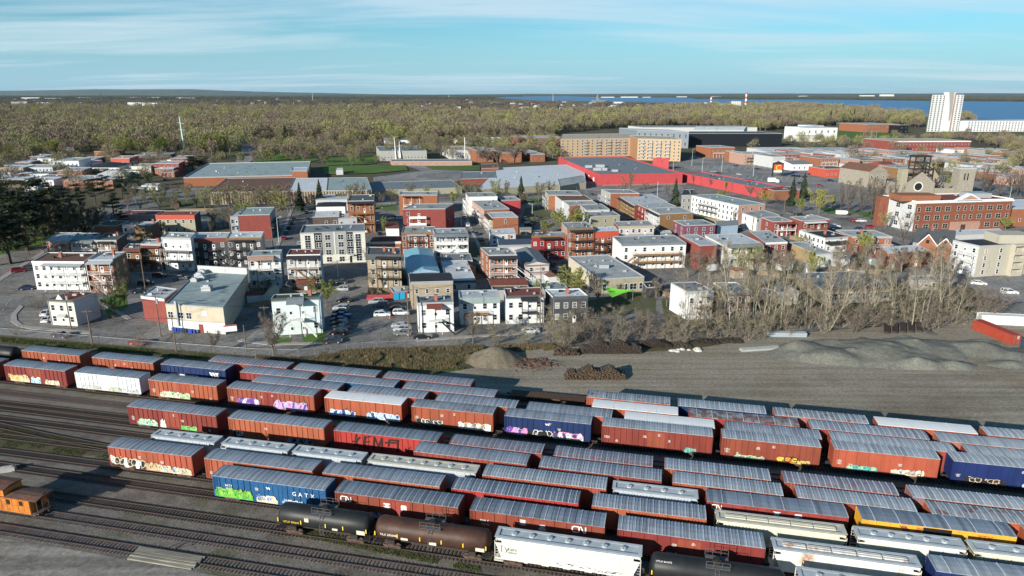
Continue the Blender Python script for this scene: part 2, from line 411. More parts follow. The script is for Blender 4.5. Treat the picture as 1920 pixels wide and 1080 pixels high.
sheet('street_ground',pxpoly([(-500,560),(-60,470),(300,352),(760,352),(1120,340),(1290,300),(1480,290),(1560,320),(2300,350),(2300,560),(1830,598),(1500,622),(1250,634),(1060,648),(880,650),(690,656),(560,669),(470,667),(180,643),(0,628),(-500,590)]),0.02,m_asph,'worn grey asphalt of the streets and yards round the houses','street')
sheet('dirt_road',[UV(-260,40),UV(20,40),UV(-20,60),UV(-48,64.8),UV(-75,65.3),UV(-260,65.3)],0.045,m_dirt,'pale packed dirt service road below the nearest track','dirt road')
sheet('weed_bank',pxpoly([(0,633),(180,648),(470,671),(560,674),(690,660),(880,654),(1050,655),(900,668),(880,700),(760,706),(560,690),(300,672),(0,645)]),0.04,m_scrub,'weedy bank of dry and green grass along the chain-link fence','weed bank')
yard_weeds=sheet('yard_weeds',[UV(-126,86.6),UV(-96,86.8),UV(-90,88),UV(-96,89),UV(-112,90.6),UV(-126,90.5)],0.05,m_scrub,'patch of green weeds between two empty tracks','weeds')
def lawn(pts,label,m=None,z=0.07,name='lawn',cat='lawn'):sheet(name,pxpoly(pts),z,m or m_lawn,label,cat)
lawn([(600,313),(760,311),(765,320),(700,326),(610,328)],'green lawn beside the white parked trailer',z=0.6)
lawn([(785,313),(900,311),(900,320),(800,321)],'green lawn right of the curved driveway',z=0.6)
lawn([(440,284),(560,284),(600,300),(560,308),(480,308)],'park lawn beside the avenue',z=0.5)
lawn([(700,273),(890,271),(890,280),(700,282)],'long lawn strip behind the school',z=0.5)
lawn([(610,297),(705,292),(705,308),(612,311)],'shaded lawn left of the school',z=0.5)
lawn([(1490,243),(1640,247),(1730,262),(1680,270),(1560,262),(1480,262)],'green field in front of the orange building',z=0.6)
lawn([(0,478),(95,455),(130,440),(150,410),(0,420),(-200,470)],'shaded grass under the dark pines',z=0.05)
lawn([(600,385),(745,385),(745,393),(600,393)],'verge lawn along the cross street',z=0.05)
lawn([(940,372),(1025,372),(1020,382),(950,382)],'small lawn by the spruce',z=0.05)
lawn([(1530,388),(1660,400),(1660,425),(1560,405)],'lawn under the row of bare trees by the stone church',z=0.05)
lawn([(565,630),(612,622),(606,640),(572,643)],'square of front lawn at the pale mint house',z=0.05)
lawn([(513,634),(548,632),(545,642),(515,643)],'small shaded lawn left of the mint house stairs',z=0.055)
lawn([(1200,645),(1385,632),(1388,640),(1300,655),(1180,662)],'thin grass strip by the tie stacks',m_scrub,z=0.09)
lawn([(1050,600),(1230,585),(1230,545),(1180,548),(1050,575)],'brown back yards behind the fence',m_yardsoil,z=0.05,name='back_yard',cat='yard')
lawn([(1250,625),(1830,590),(1830,540),(1500,520),(1240,560)],'brown leaf-strewn ground under the tree belt',m_yardsoil,z=0.06,name='tree_belt_ground',cat='ground')
lawn([(905,430),(990,420),(1090,395),(1060,385),(985,390),(975,420)],'yard behind the brick row',m_yardsoil,z=0.05,name='back_yard',cat='yard')
lawn([(690,535),(765,535),(765,550),(690,552)],'small yard behind the red fence',m_yardsoil,z=0.05,name='back_yard',cat='yard')
sheet('parking_lot',pxpoly([(1270,316),(1300,290),(1480,290),(1570,330),(1600,356),(1480,365),(1440,352)]),0.10,m_asph2,'pale asphalt parking lot of the red store','parking lot')
sheet('parking_lot',pxpoly([(1090,352),(1125,348),(1275,346),(1290,362),(1250,370),(1110,372)]),0.08,m_asph2,'empty asphalt lot behind the red store','parking lot')
sheet('driveway',pxpoly([(700,334),(790,322),(760,312),(795,312),(812,320),(900,322),(900,342),(700,342)]),0.65,m_asph2,'curving grey driveway across the factory lawn','driveway')
sheet('parking_lot',pxpoly([(1545,402),(1600,398),(1680,430),(1600,440),(1540,425)]),0.09,m_asph,'small dark parking lot beside the brick school','parking lot')
sheet('road',pxpoly([(1800,500),(2000,520),(2300,560),(2300,640),(1940,570),(1850,560),(1780,510)]),0.09,m_asph2,'sunlit street running past the beige condominium','road')
sheet('road',pxpoly([(455,268),(478,268),(490,290),(462,310),(440,310)]),0.7,m_asph2,'avenue leading away past the park','road')
sheet('sidewalk',pxpoly([(0,460+60),(85,468),(86,473),(0,528)]),0.11,m_walk,'concrete sidewalk along the pine wood','sidewalk')
mb=MB()
inner=[(44,575),(31,590),(32,601),(42,609),(62,613),(100,616),(170,622)]
outer=[(38,572),(21,590),(20,603),(33,612),(58,618),(98,621),(168,627)]
for k in range(len(inner)-1):
 a,b,c,d=[G(*q)for q in(inner[k],inner[k+1],outer[k+1],outer[k])]
 mb.prism([(q.x,q.y)for q in(d,c,b,a)],0.02,0.14)
tag(put('sidewalk',mb,m_walk),'curved concrete sidewalk with kerb round the corner house','sidewalk',kind='structure')
lawn([(46,577),(34,591),(36,601),(46,607),(92,610),(88,580)],'worn gravel parking patch inside the curved sidewalk',m_dirt,z=0.05,name='gravel_patch',cat='ground')
#  TRACKS
m_tie=mat('tie_wood',(0.062,0.050,0.043),0.95,0.3,2.0,rand=0.25)
m_tie_g=mat('tie_wood_grey',(0.125,0.105,0.098),0.95,0.3,2.0,rand=0.25)
m_rail=mat('rail_steel',(0.062,0.042,0.035),0.7,0.25,3.0,metal=0.2)
TRK={'B00':(125.2,0),'B0':(121.02,-.0083),'B1':(117.06,-.0088),'B2':(113.27,-.0087),'B3':(110.04,-.0021),'A2':(105.3,0),'A1':(101.0,0),'C':(98.0,-.0091),'K':(94.2,-.0100),'D':(90.19,.0048),'E':(85.7,.0048),'F':(81.0,-.0023),'G':(75.6,0),'I':(71.3,0),'J':(67.1,0)}
RT=0.27
def trk(k,t,z=0.0):a,b=TRK[k];return UV(t,a+b*t,z)
tie_me=MB();tie_me.box(-.12,.12,-1.3,1.3,0.0,.07);tie_me=tie_me.mesh('railway_tie')
def rail_mb(p,q):
 m=MB();d=(q-p).normalized();n=Vector((-d.y,d.x,0))
 for off,w,z0,z1 in((0,.075,.0,.15),):
  m.bar(p+Vector((0,0,.185)),q+Vector((0,0,.185)),w,.17)
 return m
def track(k,t0,t1,label,indiv=None,grey=False,pts=None):
 root=tag(bpy.data.objects.new('railway_track',None),label,'railway track',kind='structure');col.objects.link(root)
 a,b=TRK[k];rz=-TA+math.atan(b)
 p,q=trk(k,t0),trk(k,t1);d=(q-p).normalized();n=Vector((-d.y,d.x,0))
 for s in(-.75,.75):put('rail',rail_mb(p+n*s,q+n*s),m_rail,root)
 L_=(q-p).length;m=MB();i=0.3
 st=random.Random(hash(k)&255 if False else len(label))
 mt=m_tie_g if grey else m_tie
 while i<L_:
  c=p+d*i;t=t0+i;j=st.uniform(-.05,.05)
  if indiv and indiv[0]<t<indiv[1]:
   link('railway_tie',tie_me,mt,root,(c.x+n.x*j,c.y+n.y*j,0.035+st.uniform(-.01,.01)),rz+st.uniform(-.02,.02))
  else:
   e=d*.12;f=n*(1.3+j)
   m.prism([(c-e-f).to_2d(),(c+e-f).to_2d(),(c+e+f).to_2d(),(c-e+f).to_2d()],.02,.125)
  i+=.56+st.uniform(-.02,.02)
 put('railway_ties',m,mt,root,kind='stuff')
 return root
names={'B00':'short dead-end track beside the gravel lot, outermost by the fence','B0':'track under the boxcars closest to the gravel lot','B1':'track under the boxcars, second occupied one from the gravel lot','B2':'track under the boxcars, third occupied one from the gravel lot','B3':'track under the graffiti boxcars beside two empty tracks','A2':'empty track just below the graffiti boxcar row','A1':'second empty track below the graffiti boxcar row','C':'track under the boxcar scrawled with big black letters','K':'track that meets a turnout at its empty end','D':'track under the small grey covered hoppers','E':'track under the boxcar with black and cream graffiti','F':'track under the blue boxcar with green graffiti','G':'track under the two tank cars','I':'rusty empty track the orange caboose stands on','J':'track crossed by the plank crossing next to the dirt road'}
rng={'B00':(-40,140)}
for k in TRK:
 t0,t1=rng.get(k,(-175,120))
 track(k,t0,t1,names[k],{'J':(-92,-16),'I':(-88,-14)}.get(k),grey=k in('I','J','A2'))
root=tag(bpy.data.objects.new('railway_track',None),'turnout leg curving across from the weeds to the next track','railway track',kind='structure');col.objects.link(root)
pts=[UV(-150,95.6+(i*0))for i in range(1)]
cv=[(-165,97.0),(-140,95.3),(-120,93.0),(-105,91.2),(-92,90.1),(-80,89.8)]
m=MB();mr1,mr2=MB(),MB()
for(ta,da),(tb,db)in zip(cv[:-1],cv[1:]):
 p,q=UV(ta,da),UV(tb,db);d=(q-p).normalized();n=Vector((-d.y,d.x,0))
 for mm_,s in((mr1,-.75),(mr2,.75)):mm_.bar(p+n*s+Vector((0,0,.22)),q+n*s+Vector((0,0,.22)),.075,.14)
 i=0
 while i<(q-p).length:
  c=p+d*i;e=d*.12;f=n*1.35
  m.prism([(c-e-f).to_2d(),(c+e-f).to_2d(),(c+e+f).to_2d(),(c-e+f).to_2d()],.03,.11);i+=.56
put('rail',mr1,m_rail,root);put('rail',mr2,m_rail,root);put('railway_ties',m,m_tie,root,kind='stuff')
m_plank=mat('crossing_plank',(0.225,0.208,0.168),0.95,0.35,1.0,stretch=(.3,3,1),rand=0.2)
root=thing('plank_crossing','pale weathered timber planks laid across the track by the dirt road','plank crossing',UV(-62,66.3),-TA)
for i,dy in enumerate((-1.55,-1.26,-.97,-.50,-.21,.08,.37,.66)):
 mb=MB();z=.31 if i not in(0,1)else.2;x0=rnd.uniform(-.3,.1)
 mb.box(-4.9+x0,4.9+rnd.uniform(-.3,.2),dy+.55-.15,dy+.55+.15,.05,z+rnd.uniform(0,.03));put('plank',mb,m_plank,root)
for i,(x,y,a)in enumerate(((797,1023,.7),(806,1026,1.0),(818,1025,.4))):
 p=G(x/2.4+0,y)if False else G(330+i*8,1022+i*2)
 mb=MB();mb.bar((-.9,0,.12),(.9,0,.15),.12,.08)
 tag(put('loose_board',mb,m_tie_g,None,(p.x,p.y,0.02),a),'loose grey board lying near the plank crossing','board','loose boards by the plank crossing')
mb=MB();mb.box(-1.1,1.1,-.45,.45,.05,.85);mb.box(-.8,.8,-.3,.3,.85,.95)
p=G(15,884);tag(put('concrete_block',mb,mat('concrete',(0.36,0.35,0.33),.9,.15,1.5),None,(p.x,p.y,0),.35),'pale concrete block standing on the empty track behind the caboose','concrete block')
#  ROLLING STOCK
CARCOL={'brick':mat('car_brick',(0.215,0.047,0.031),.6,.20,.8,stretch=(1,1,.25),c2=(.12,.035,.02),thr=.62,rand=.18),'rust':mat('car_rust',(0.285,0.072,0.037),.6,.18,.8,stretch=(1,1,.25),c2=(.19,.05,.025),thr=.64,rand=.14),'red':mat('car_red',(0.30,0.030,0.027),.55,.12,.8,stretch=(1,1,.25),c2=(.22,.03,.025),thr=.68,rand=.1),'navy':mat('car_navy',(0.012,0.026,0.095),.5,.15,.8,stretch=(1,1,.25),c2=(.05,.06,.10),thr=.66,rand=.12),'blue':mat('car_blue',(0.016,0.085,0.20),.5,.12,.8,stretch=(1,1,.25),c2=(.04,.10,.17),thr=.68,rand=.08),'white':mat('car_white',(0.60,0.62,0.62),.6,.10,.8,stretch=(1,1,.25),c2=(.36,.36,.33),thr=.64),'yellow':mat('car_yellow',(0.62,0.33,0.035),.55,.10,.8,stretch=(1,1,.25),c2=(.34,.20,.05),thr=.67),'peel':mat('car_peel',(0.30,0.115,0.085),.7,.15,.9,stretch=(1,1,.3),c2=(.05,.13,.26),thr=.53)}
ROOF={'grey':roof_mat('roof_galv',(0.31,0.345,0.385),.72,1.18,rust=(.25,.19,.18),thr=.56),'pale':roof_mat('roof_galv_pale',(0.37,0.405,0.43),.75,1.15,rust=(.28,.24,.22),thr=.62),'dark':roof_mat('roof_galv_dark',(0.21,0.245,0.285),.7,1.25,rust=(.17,.15,.15),thr=.62),'mauve':roof_mat('roof_mauve',(0.30,0.29,0.33),.7,1.15,rust=(.26,.14,.14),thr=.52),'rusty':roof_mat('roof_rusty',(0.33,0.36,0.38),.7,1.15,rust=(.16,.06,.03),thr=.52),'patchy':roof_mat('roof_patchy',(0.33,0.33,0.33),.75,1.2,rust=(.15,.055,.03),thr=.45),'white':mat('roof_white',(0.70,0.71,0.70),.6,.06,.5,c2=(.5,.5,.48),thr=.66)}
m_rib=mat('roof_rib',(.50,.54,.57),.45,.12,1.5,metal=.25,c2=(.30,.27,.26),thr=.58,rand=.15)
m_under=mat('underframe',(0.030,0.026,0.024),.8,.3,2)
m_truck=mat('truck_iron',(0.085,0.055,0.042),.8,.3,3)
m_wheel=mat('wheel_steel',(0.10,0.075,0.06),.6,.2,3,metal=.4)
m_white_paint=flat('white_paint',(.78,.78,.75),.6)
m_black_paint=flat('black_paint',(.012,.012,.012),.6)
m_yellow_paint=flat('yellow_paint',(.75,.50,.03),.6)
def wheel_mesh():
 m=MB();n=14
 for y0,y1,r in((-.07,.07,.42),(.05,.09,.46)):
  i=len(m.v)
  for y in(y0,y1):
   for k in range(n):t=2*math.pi*k/n;m.v.append((math.cos(t)*r,y,math.sin(t)*r))
  for k in range(n):m.f.append((i+k,i+(k+1)%n,i+n+(k+1)%n,i+n+k));m.m.append(0)
  m.f.append(tuple(i+k for k in range(n)));m.m.append(0);m.f.append(tuple(i+2*n-1-k for k in range(n)));m.m.append(0)
 return m
def truck_mesh():
 m=MB()
 for s in(-1,1):
  y=s*1.0
  m.extrude_y([(-1.25,.52),(-1.05,.36),(-.45,.30),(.45,.30),(1.05,.36),(1.25,.52),(1.15,.66),(.5,.62),(.35,.78),(-.35,.78),(-.5,.62),(-1.15,.66)],y-.09,y+.09)
  m.box(-.3,.3,y-.13,y+.13,.35,.7)
 m.box(-.2,.2,-.95,.95,.45,.85)
 for x in(-.87,.87):m.tube((x,-.7,.46),(x,.7,.46),.08,n=6)
 return m
WHEEL_ME=wheel_mesh().mesh('wheel');TRUCK_ME=truck_mesh().mesh('truck')
def tw_mesh():
 m=truck_mesh()
 for x in(-.87,.87):
  for y in(-.75,.75):
   w=wheel_mesh();i=len(m.v);m.v+=[(a+x,(b if y>0 else-b)+y,c+.46)for a,b,c in w.v];m.f+=[tuple(q+i for q in f)for f in w.f];m.m+=w.m
 return m.mesh('truck')
TW_ME=tw_mesh()
def add_trucks(root,L,full):
 for x in(L*.5-2.4,-L*.5+2.4):
  if full:
   t=link('truck',TRUCK_ME,m_truck,root,(x,0,0))
   for wx in(-.87,.87):
    for wy in(-.75,.75):link('wheel',WHEEL_ME,m_wheel,t,(wx,wy,.46),math.pi if wy<0 else 0)
  else:link('truck',TW_ME,m_truck,root,(x,0,0))
 def cp():
  m=MB();m.box(-.35,.35,-.12,.12,.78,1.02);m.box(.2,.5,-.2,.1,.74,1.06);return m.mesh('coupler')
 me=cached('coupler',cp)
 link('coupler',me,m_under,root,(L/2+.25,0,0));link('coupler',me,m_under,root,(-L/2-.25,0,0),math.pi)
BW,BB,BT=1.5,1.0,4.33
def box_body(L,door,smooth_side,drop):
 m=MB();h=L/2;top=BT+drop
 m.box(-h,h,-BW,BW,BB,top,skip='t')
 for s in(-1,1):
  y0,y1=(BW,BW+.10)if s>0 else(-BW-.10,-BW)
  n=int(L/(1.02 if not smooth_side else 1.55));
  for i in range(n+1):
   x=-h+.07+(L-.14)*i/n
   if abs(x)<door/2+.12:continue
   w=.05 if not smooth_side else.03
   m.box(x-w,x+w,y0,y1,BB+.05,top-.06)
  m.box(-h,h,y0,y1,BB-.12,BB+.06);m.box(-h,h,y0*1.0,y1,top-.13,top+.0)
 for e in(-1,1):
  x0,x1=(h,h+.07)if e>0 else(-h-.07,-h)
  for k in range(9):z=BB+.3+k*(top-BB-.5)/8.6;m.box(x0,x1,-BW+.1,BW-.1,z,z+.17)
  for s in(-1,1):m.box(x0,x1,s*BW-.06,s*BW+.06,BB,top)
 return m
def box_roof(L,drop,pitch,flatk):
 m=MB();h=L/2+.04;z=BT+drop;c=.17 if not flatk else.10;w=BW+.13
 m.extrude_x([(-w,z-.02),(w,z-.02),(w,z+.05),(.5,z+c),(-.5,z+c),(-w,z+.05)],-h,h)
 n=int(L/pitch)
 if not flatk:
  for i in range(n+1):
   x=-h+.06+(2*h-.12)*i/n
   t_=.06 if i%2 else.045
   m.extrude_x([(-w-.005,z+.04),(w+.005,z+.04),(w+.005,z+.06+t_),(.5,z+c+t_),(-.5,z+c+t_),(-w-.005,z+.06+t_)],x-.05,x+.05,i%2)
 else:
  for x in(-h*.5,0,h*.5):m.box(x-.03,x+.03,-w,w,z+.06,z+c+.015)
 return m
def box_door(door,double,s,drop):
 m=MB();top=BT-.28+drop;y=BW+.05
 a,b=(BW+.005,y)if s>0 else(-y,-BW-.005)
 spans=[(-door/2,0.03-.06),(.03,door/2)]if double else[(-door/2,door/2)]
 for x0,x1 in spans:
  m.box(x0+.03,x1-.03,a,b,BB+.1,top)
  for k in range(4):
   z=BB+.25+k*(top-BB-.4)/3
   yy=(b,b+.03)if s>0 else(a-.03,a)
   m.box(x0+.06,x1-.06,yy[0],yy[1],z-.04,z+.04)
  for q in(.3,.7):
   x=x0+(x1-x0)*q;yy=(b,b+.06)if s>0 else(a-.06,a)
   m.box(x-.025,x+.025,yy[0],yy[1],BB+.12,top-.05)
 return m
def box_under(L):
 m=MB();h=L/2
 m.box(-h,h,-.2,.2,.62,BB-.02);
 for s in(-1,1):
  m.extrude_y([(-h+3.9,BB),(-h+4.6,.72),(h-4.6,.72),(h-3.9,BB)],s*1.38-.04,s*1.38+.04)
 for i in range(7):x=-h+.8+(L-1.6)*i/6;m.box(x-.07,x+.07,-1.4,1.4,.85,BB-.01)
 m.tube((-1.6,.55,.75),(.2,.55,.75),.2,n=8,cap=True)
 return m
def ladder_mesh(drop):
 m=MB()
 for x in(-.2,.2):m.box(x-.02,x+.02,-.05,0,.75,BT-.15+drop)
 for k in range(9):m.box(-.2,.2,-.06,-.02,.95+k*.4,.99+k*.4)
 return m
ROWN={'B00':'dead-end track','B0':'first row from the fence','B1':'second row from the fence','B2':'third row from the fence','B3':'fourth row from the fence','C':'fifth row from the fence','K':'sixth row from the fence','D':'seventh row from the fence','E':'eighth row from the fence','F':'ninth row from the fence','G':'tenth row from the fence'}
ORD=['first','second','third','fourth','fifth','sixth','seventh','eighth','ninth','tenth','eleventh','twelfth']
cnt={}
def stock_label(row,desc):
 i=cnt.get(row,0);cnt[row]=i+1
 return '%s, %s from caboose end, %s'%(desc,ORD[i],ROWN[row].replace(' from the fence',' from fence'))
def stock_root(name,label,cat,row,t,L):
 c=trk(row,t+L/2,RT)
 return thing(name,label,cat,c,-TA+math.atan(TRK[row][1]),'freight cars standing in the rail yard')
def put_text(root,s,size,x,z,y,m,name='lettering'):
 o=link(name,text_mesh(s,size),m,root,(x,y,z));o.rotation_euler=(R(90),0,0);return o
def cn_logo(root,x,z,s,m,y):
 mb=MB();P=[(.95,1),(.3,1),(.08,.9),(0,.7),(0,.3),(.08,.1),(.3,0),(.9,0),(1.04,.1),(1.08,.25),(1.08,.8),(1.15,.95),(1.28,1),(1.4,.92),(1.78,.1),(1.9,0),(2.04,.05),(2.1,.2),(2.1,1)]
 P=[(x+a*s,z+b*s)for a,b in P]
 for k in range(len(P)-1):stroke(mb,P[k:k+2],.2*s,y-.0006*k)
 put('lettering',mb,m,root)
def graffiti(root,x0,x1,z0,z1,pal,seed,y=None,n=None,rough_=1.0):
 """bubble letters: outline blob, fill blob and inner marks per letter"""
 q=random.Random(seed);mb=MB();y=y or-BW-.125
 ms=[mat('spray_%02d_%02d_%02d'%tuple(int(c*99)for c in cc),tuple(c*.85 for c in cc),.7,.2,1.6,c2=tuple(c*.4+d for c,d in zip(cc,(.10,.035,.025))),thr=.58)for cc in list(pal)+[BLK]]
 n=n or max(3,int((x1-x0)/.75));w=(x1-x0)/n;H_=z1-z0
 for lay in((0,1)if len(pal)>2 else(1,)):
  top=[(x0-.2+(x1-x0+.4)*k/14,z0+H_*q.uniform(.55,1.05)*(1-.35*abs(k/7-1)**3)*(1-.25*lay))for k in range(15)]
  mb.face([(x0-.2,y+.004-.002*lay,z0-.12)]+[(x1+.2,y+.004-.002*lay,z0-.12)]+[(a,y+.004-.002*lay,b)for a,b in top[::-1]],(len(ms)-2)if lay else 0)
 for i in range(n):
  cx_=x0+w*(i+.5)+q.uniform(-.15,.15)*w;cz_=(z0+z1)/2+q.uniform(-.08,.08)*H_;yy=y-.004*i
  rx,rz=w*q.uniform(.55,.8),H_/2*q.uniform(.8,1.1);sl=q.uniform(-.25,.35)
  k=q.choice((6,7,8));ph=q.uniform(0,6)
  pts=[]
  for j in range(k):
   t=ph+6.283*j/k;rr=q.uniform(.55,1.25);pts.append((max(-1,min(1,math.cos(t)*1.3*rr))*rx,max(-1,min(1,math.sin(t)*1.3*rr))*rz))
  f1=1+(i+seed)%max(1,len(ms)-2)if len(ms)>2 else 0
  mb.face([(cx_+a+sl*b,yy,max(z0-.12,cz_+b))for a,b in pts],0 if i%3 else f1%len(ms))
  mb.face([(cx_+a*.74+sl*b,yy-.001,max(z0-.08,cz_+b*.78))for a,b in pts],f1%len(ms))
  for j in range(4):
   a0,b0=q.uniform(-.8,.6)*rx,q.uniform(-.8,.8)*rz
   stroke(mb,[(cx_+a0,cz_+b0),(cx_+a0+q.uniform(-.5,.7)*rx,cz_+b0+q.uniform(-.8,.8)*rz)],q.uniform(.05,.13),yy-.002-j*.0004,q.choice((0,len(ms)-1,len(ms)-1,len(ms)-1)))
 for j in range(int((x1-x0)*3)):
  a,b,r=q.uniform(x0,x1),q.uniform(z0-.15,z1),q.uniform(.05,.14)
  mb.face([(a+math.cos(t)*r,y+.006,b+math.sin(t)*r)for t in(0,1.3,2.5,3.8,5.1)],q.randrange(len(ms)-1))
 put('graffiti',mb,ms,root,kind='stuff')
def stencils(root,L,seed,m=None):
 """rows of small stencilled data blocks"""
 q=random.Random(seed);mb=MB();y=-BW-.10;h=L/2
 for x,z,w in((-h+.9,BB+1.45,1.0),(-h+.9,BB+1.1,.8),(-h+2.6,BB+.9,.5),(h-1.6,BB+.55,.6),(-1.9,BB+2.2,.7),(2.2,BB+1.8,.7),(.5,BB+2.7,.5)):
  if q.random()<.3:continue
  for k in range(3):
   hw=w*q.uniform(.5,1)/2
   mb.face([(x-hw,y,z-k*.16-.05),(x+hw,y,z-k*.16-.05),(x+hw,y,z-k*.16+.05),(x-hw,y,z-k*.16+.05)])
 if mb.v:put('stencil_marks',mb,m or flat('stencil_paint',(.52,.46,.42),.7),root,kind='stuff')
def boxcar(row,t,L,colr,roof='grey',desc='',door=3.0,double=False,smooth_side=False,drop=0.0,pitch=.44,gr=(),full=False,extra=None,num=None,sten=True):
 cw={'brick':'brick red','rust':'rust orange','red':'bright red','navy':'navy','blue':'blue','white':'off-white','yellow':'yellow','peel':'peeling red and blue'}[colr]
 rw={'grey':'','pale':'','dark':'dark-roofed ','mauve':'mauve-roofed ','rusty':'rusty-roofed ','patchy':'patchy-roofed ','white':'white-roofed '}[roof]
 root=stock_root('boxcar',stock_label(row,('%s%s boxcar %s'%(rw,cw,desc)).strip()),'boxcar',row,t,L)
 seed=int(abs(t)*10+TRK[row][0]*7)
 cm=CARCOL[colr]
 link('body',cached(('bb',L,door,smooth_side,drop),lambda:box_body(L,door,smooth_side,drop).mesh('body')),cm,root)
 link('roof',cached(('br',L,drop,pitch,roof=='white'),lambda:box_roof(L,drop,pitch,roof=='white').mesh('roof')),[ROOF[roof],m_rib],root)
 for s in(-1,1):link('door',cached(('bd',door,double,s,drop),lambda:box_door(door,double,s,drop).mesh('door')),cm,root)
 link('underframe',cached(('bu',L),lambda:box_under(L).mesh('underframe')),m_under,root)
 lm=cached(('ld',drop),lambda:ladder_mesh(drop).mesh('ladder'))
 link('ladder',lm,cm,root,(-L/2+.45,-BW-.10,0));link('ladder',lm,cm,root,(L/2-.45,BW+.10,0),math.pi)
 add_trucks(root,L,full)
 if sten:stencils(root,L,seed)
 for i,g in enumerate(gr):graffiti(root,*g[:4],g[4],seed+i)
 if extra:extra(root)
 return root
WHT,BLK,CRM=(.80,.79,.75),(.02,.02,.02),(.62,.53,.36)
GRN,LGR,PUR,LAV,PNK=(.10,.42,.06),(.38,.58,.34),(.16,.07,.38),(.50,.42,.72),(.72,.28,.50)
YEL,ORG,SKY,BLU,TEA=(.72,.50,.07),(.70,.25,.05),(.42,.62,.78),(.03,.07,.28),(.10,.42,.40)
z0=BB+.05
def graff(a,b,top,*pal,lo=0.0):return(a,b,z0+lo,z0+top,list(pal))
Y0=-BW-.125
def w_mark(root):
 mb=MB()
 for k,x in enumerate((3.9,4.55,5.2)):
  mb.face([(x,Y0,3.55),(x+.5,Y0,3.55),(x+.95,Y0,2.55),(x+.62,Y0,2.55)])
 mb.face([(5.75,Y0,3.55),(6.15,Y0,3.55),(5.75,Y0,2.55),(5.5,Y0,2.75)])
 put('lettering',mb,m_white_paint,root)
def small_v(root):
 mb=MB()
 for x in(-.35,.0):mb.face([(x,Y0,3.6),(x+.22,Y0,3.6),(x+.38,Y0,3.25),(x+.2,Y0,3.25)])
 put('lettering',mb,m_white_paint,root)
def kemp(root):
 mb=MB();q=random.Random(3)
 Ls=[[(-5.9,2.6),(-5.1,2.75)],[(-5.2,3.9),(-5.5,1.9)],[(-5.5,2.5),(-4.6,3.5)],[(-5.4,2.4),(-4.5,1.7)],[(-3.6,3.8),(-3.9,1.7)],[(-3.7,3.6),(-2.6,3.9)],[(-3.8,2.7),(-2.9,2.9)],[(-4.0,1.8),(-2.9,1.6)],[(-2.2,1.5),(-1.9,3.9)],[(-1.9,3.9),(-1.2,2.2)],[(-1.2,2.2),(-.5,3.8)],[(-.5,3.8),(-.6,1.5)],[(.1,3.1),(1.9,3.3)],[(.6,2.5),(.9,3.7)],[(1.0,3.7),(2.4,3.75)],[(2.3,3.7),(2.2,1.6)]]
 for k,s in enumerate(Ls):stroke(mb,s,q.uniform(.24,.36),Y0-.001*k)
 for k,s in enumerate([[(3.6,2.6),(3.9,2.1)],[(3.9,2.1),(4.6,2.8)],[(5.4,2.0),(5.7,1.5)],[(5.6,1.6),(6.3,2.7)]]):stroke(mb,s,.09,Y0-.001*k)
 put('graffiti',mb,flat('spray_brown_black',(.03,.012,.01),.7),root,kind='stuff')
def gatx(root):
 for i,ch in enumerate('GATX'):put_text(root,ch,.95,4.25+i*.98,3.05,Y0,m_white_paint)
 put_text(root,'BKTY',.5,-6.6,3.0,Y0,m_white_paint);put_text(root,'15124',.45,-6.6,2.5,Y0,m_white_paint)
 small_v(root)
 mb=MB()
 for zz_ in(3.55,1.6):
  mb.box(-9.2,9.2,-BW-.075,-BW,zz_-.03,zz_+.03)
 put('side_sill',mb,CARCOL['blue'],root)
def cn(x,z,s,blocks=((-1.6,2.9),(.6,2.9)),sub=None):
 def f(root):
  cn_logo(root,x,z,s,m_white_paint,Y0)
  mb=MB();q=random.Random(int(x*10))
  for bx_,bz in blocks:
   for k in range(7):
    w=.55*q.uniform(.5,1);zc_=bz+.4-k*.125
    mb.face([(bx_-w,Y0,zc_-.04),(bx_+w,Y0,zc_-.04),(bx_+w,Y0,zc_+.04),(bx_-w,Y0,zc_+.04)])
  put('stencil_marks',mb,m_white_paint,root,kind='stuff')
  if sub:put_text(root,sub[0],sub[1],sub[2],sub[3],Y0,m_white_paint)
 return f
def ttx(root):
 put_text(root,'TTX',.95,5.7,3.55,Y0,flat('sign_red',(.45,.03,.02),.5))
 mb=MB()
 for k in range(4):stroke(mb,[(-4.6+k*.22,4.0),(-3.9+k*.22,3.2)],.1,Y0-.001*k,k%2)
 for k in range(4):stroke(mb,[(-2.9+k*.22,3.2),(-2.4+k*.22,4.0)],.1,Y0-.005-.001*k,k%2)
 put('emblem',mb,[flat('sign_red',(.45,.03,.02),.5),flat('sign_navy',(.02,.03,.12),.5)],root)
 mb=MB();mb.box(-1.7,1.7,-BW-.16,-BW-.06,BB+.1,BT-.2);put('door_panel',mb,m_black_paint,root)
def t1(s,size,x,z,m=None):
 return lambda root:put_text(root,s,size,x,z,Y0,m or m_white_paint)
 #  first row from the fence
boxcar('B0',-93.4,18.5,'brick','mauve',sten=False)
boxcar('B0',-73.3,18.5,'brick','grey',sten=False)
boxcar('B0',-53.2,18.5,'brick','mauve','beside the weedy bank',sten=False)
boxcar('B0',-11.7,15.4,'rust','rusty',sten=False)
boxcar('B0',5.2,15.4,'navy','pale',sten=False)
boxcar('B0',22.2,15.4,'peel','rusty',sten=False)
boxcar('B0',39.2,15.4,'rust','white',sten=False)
boxcar('B0',56.1,15.4,'rust','pale',sten=False)
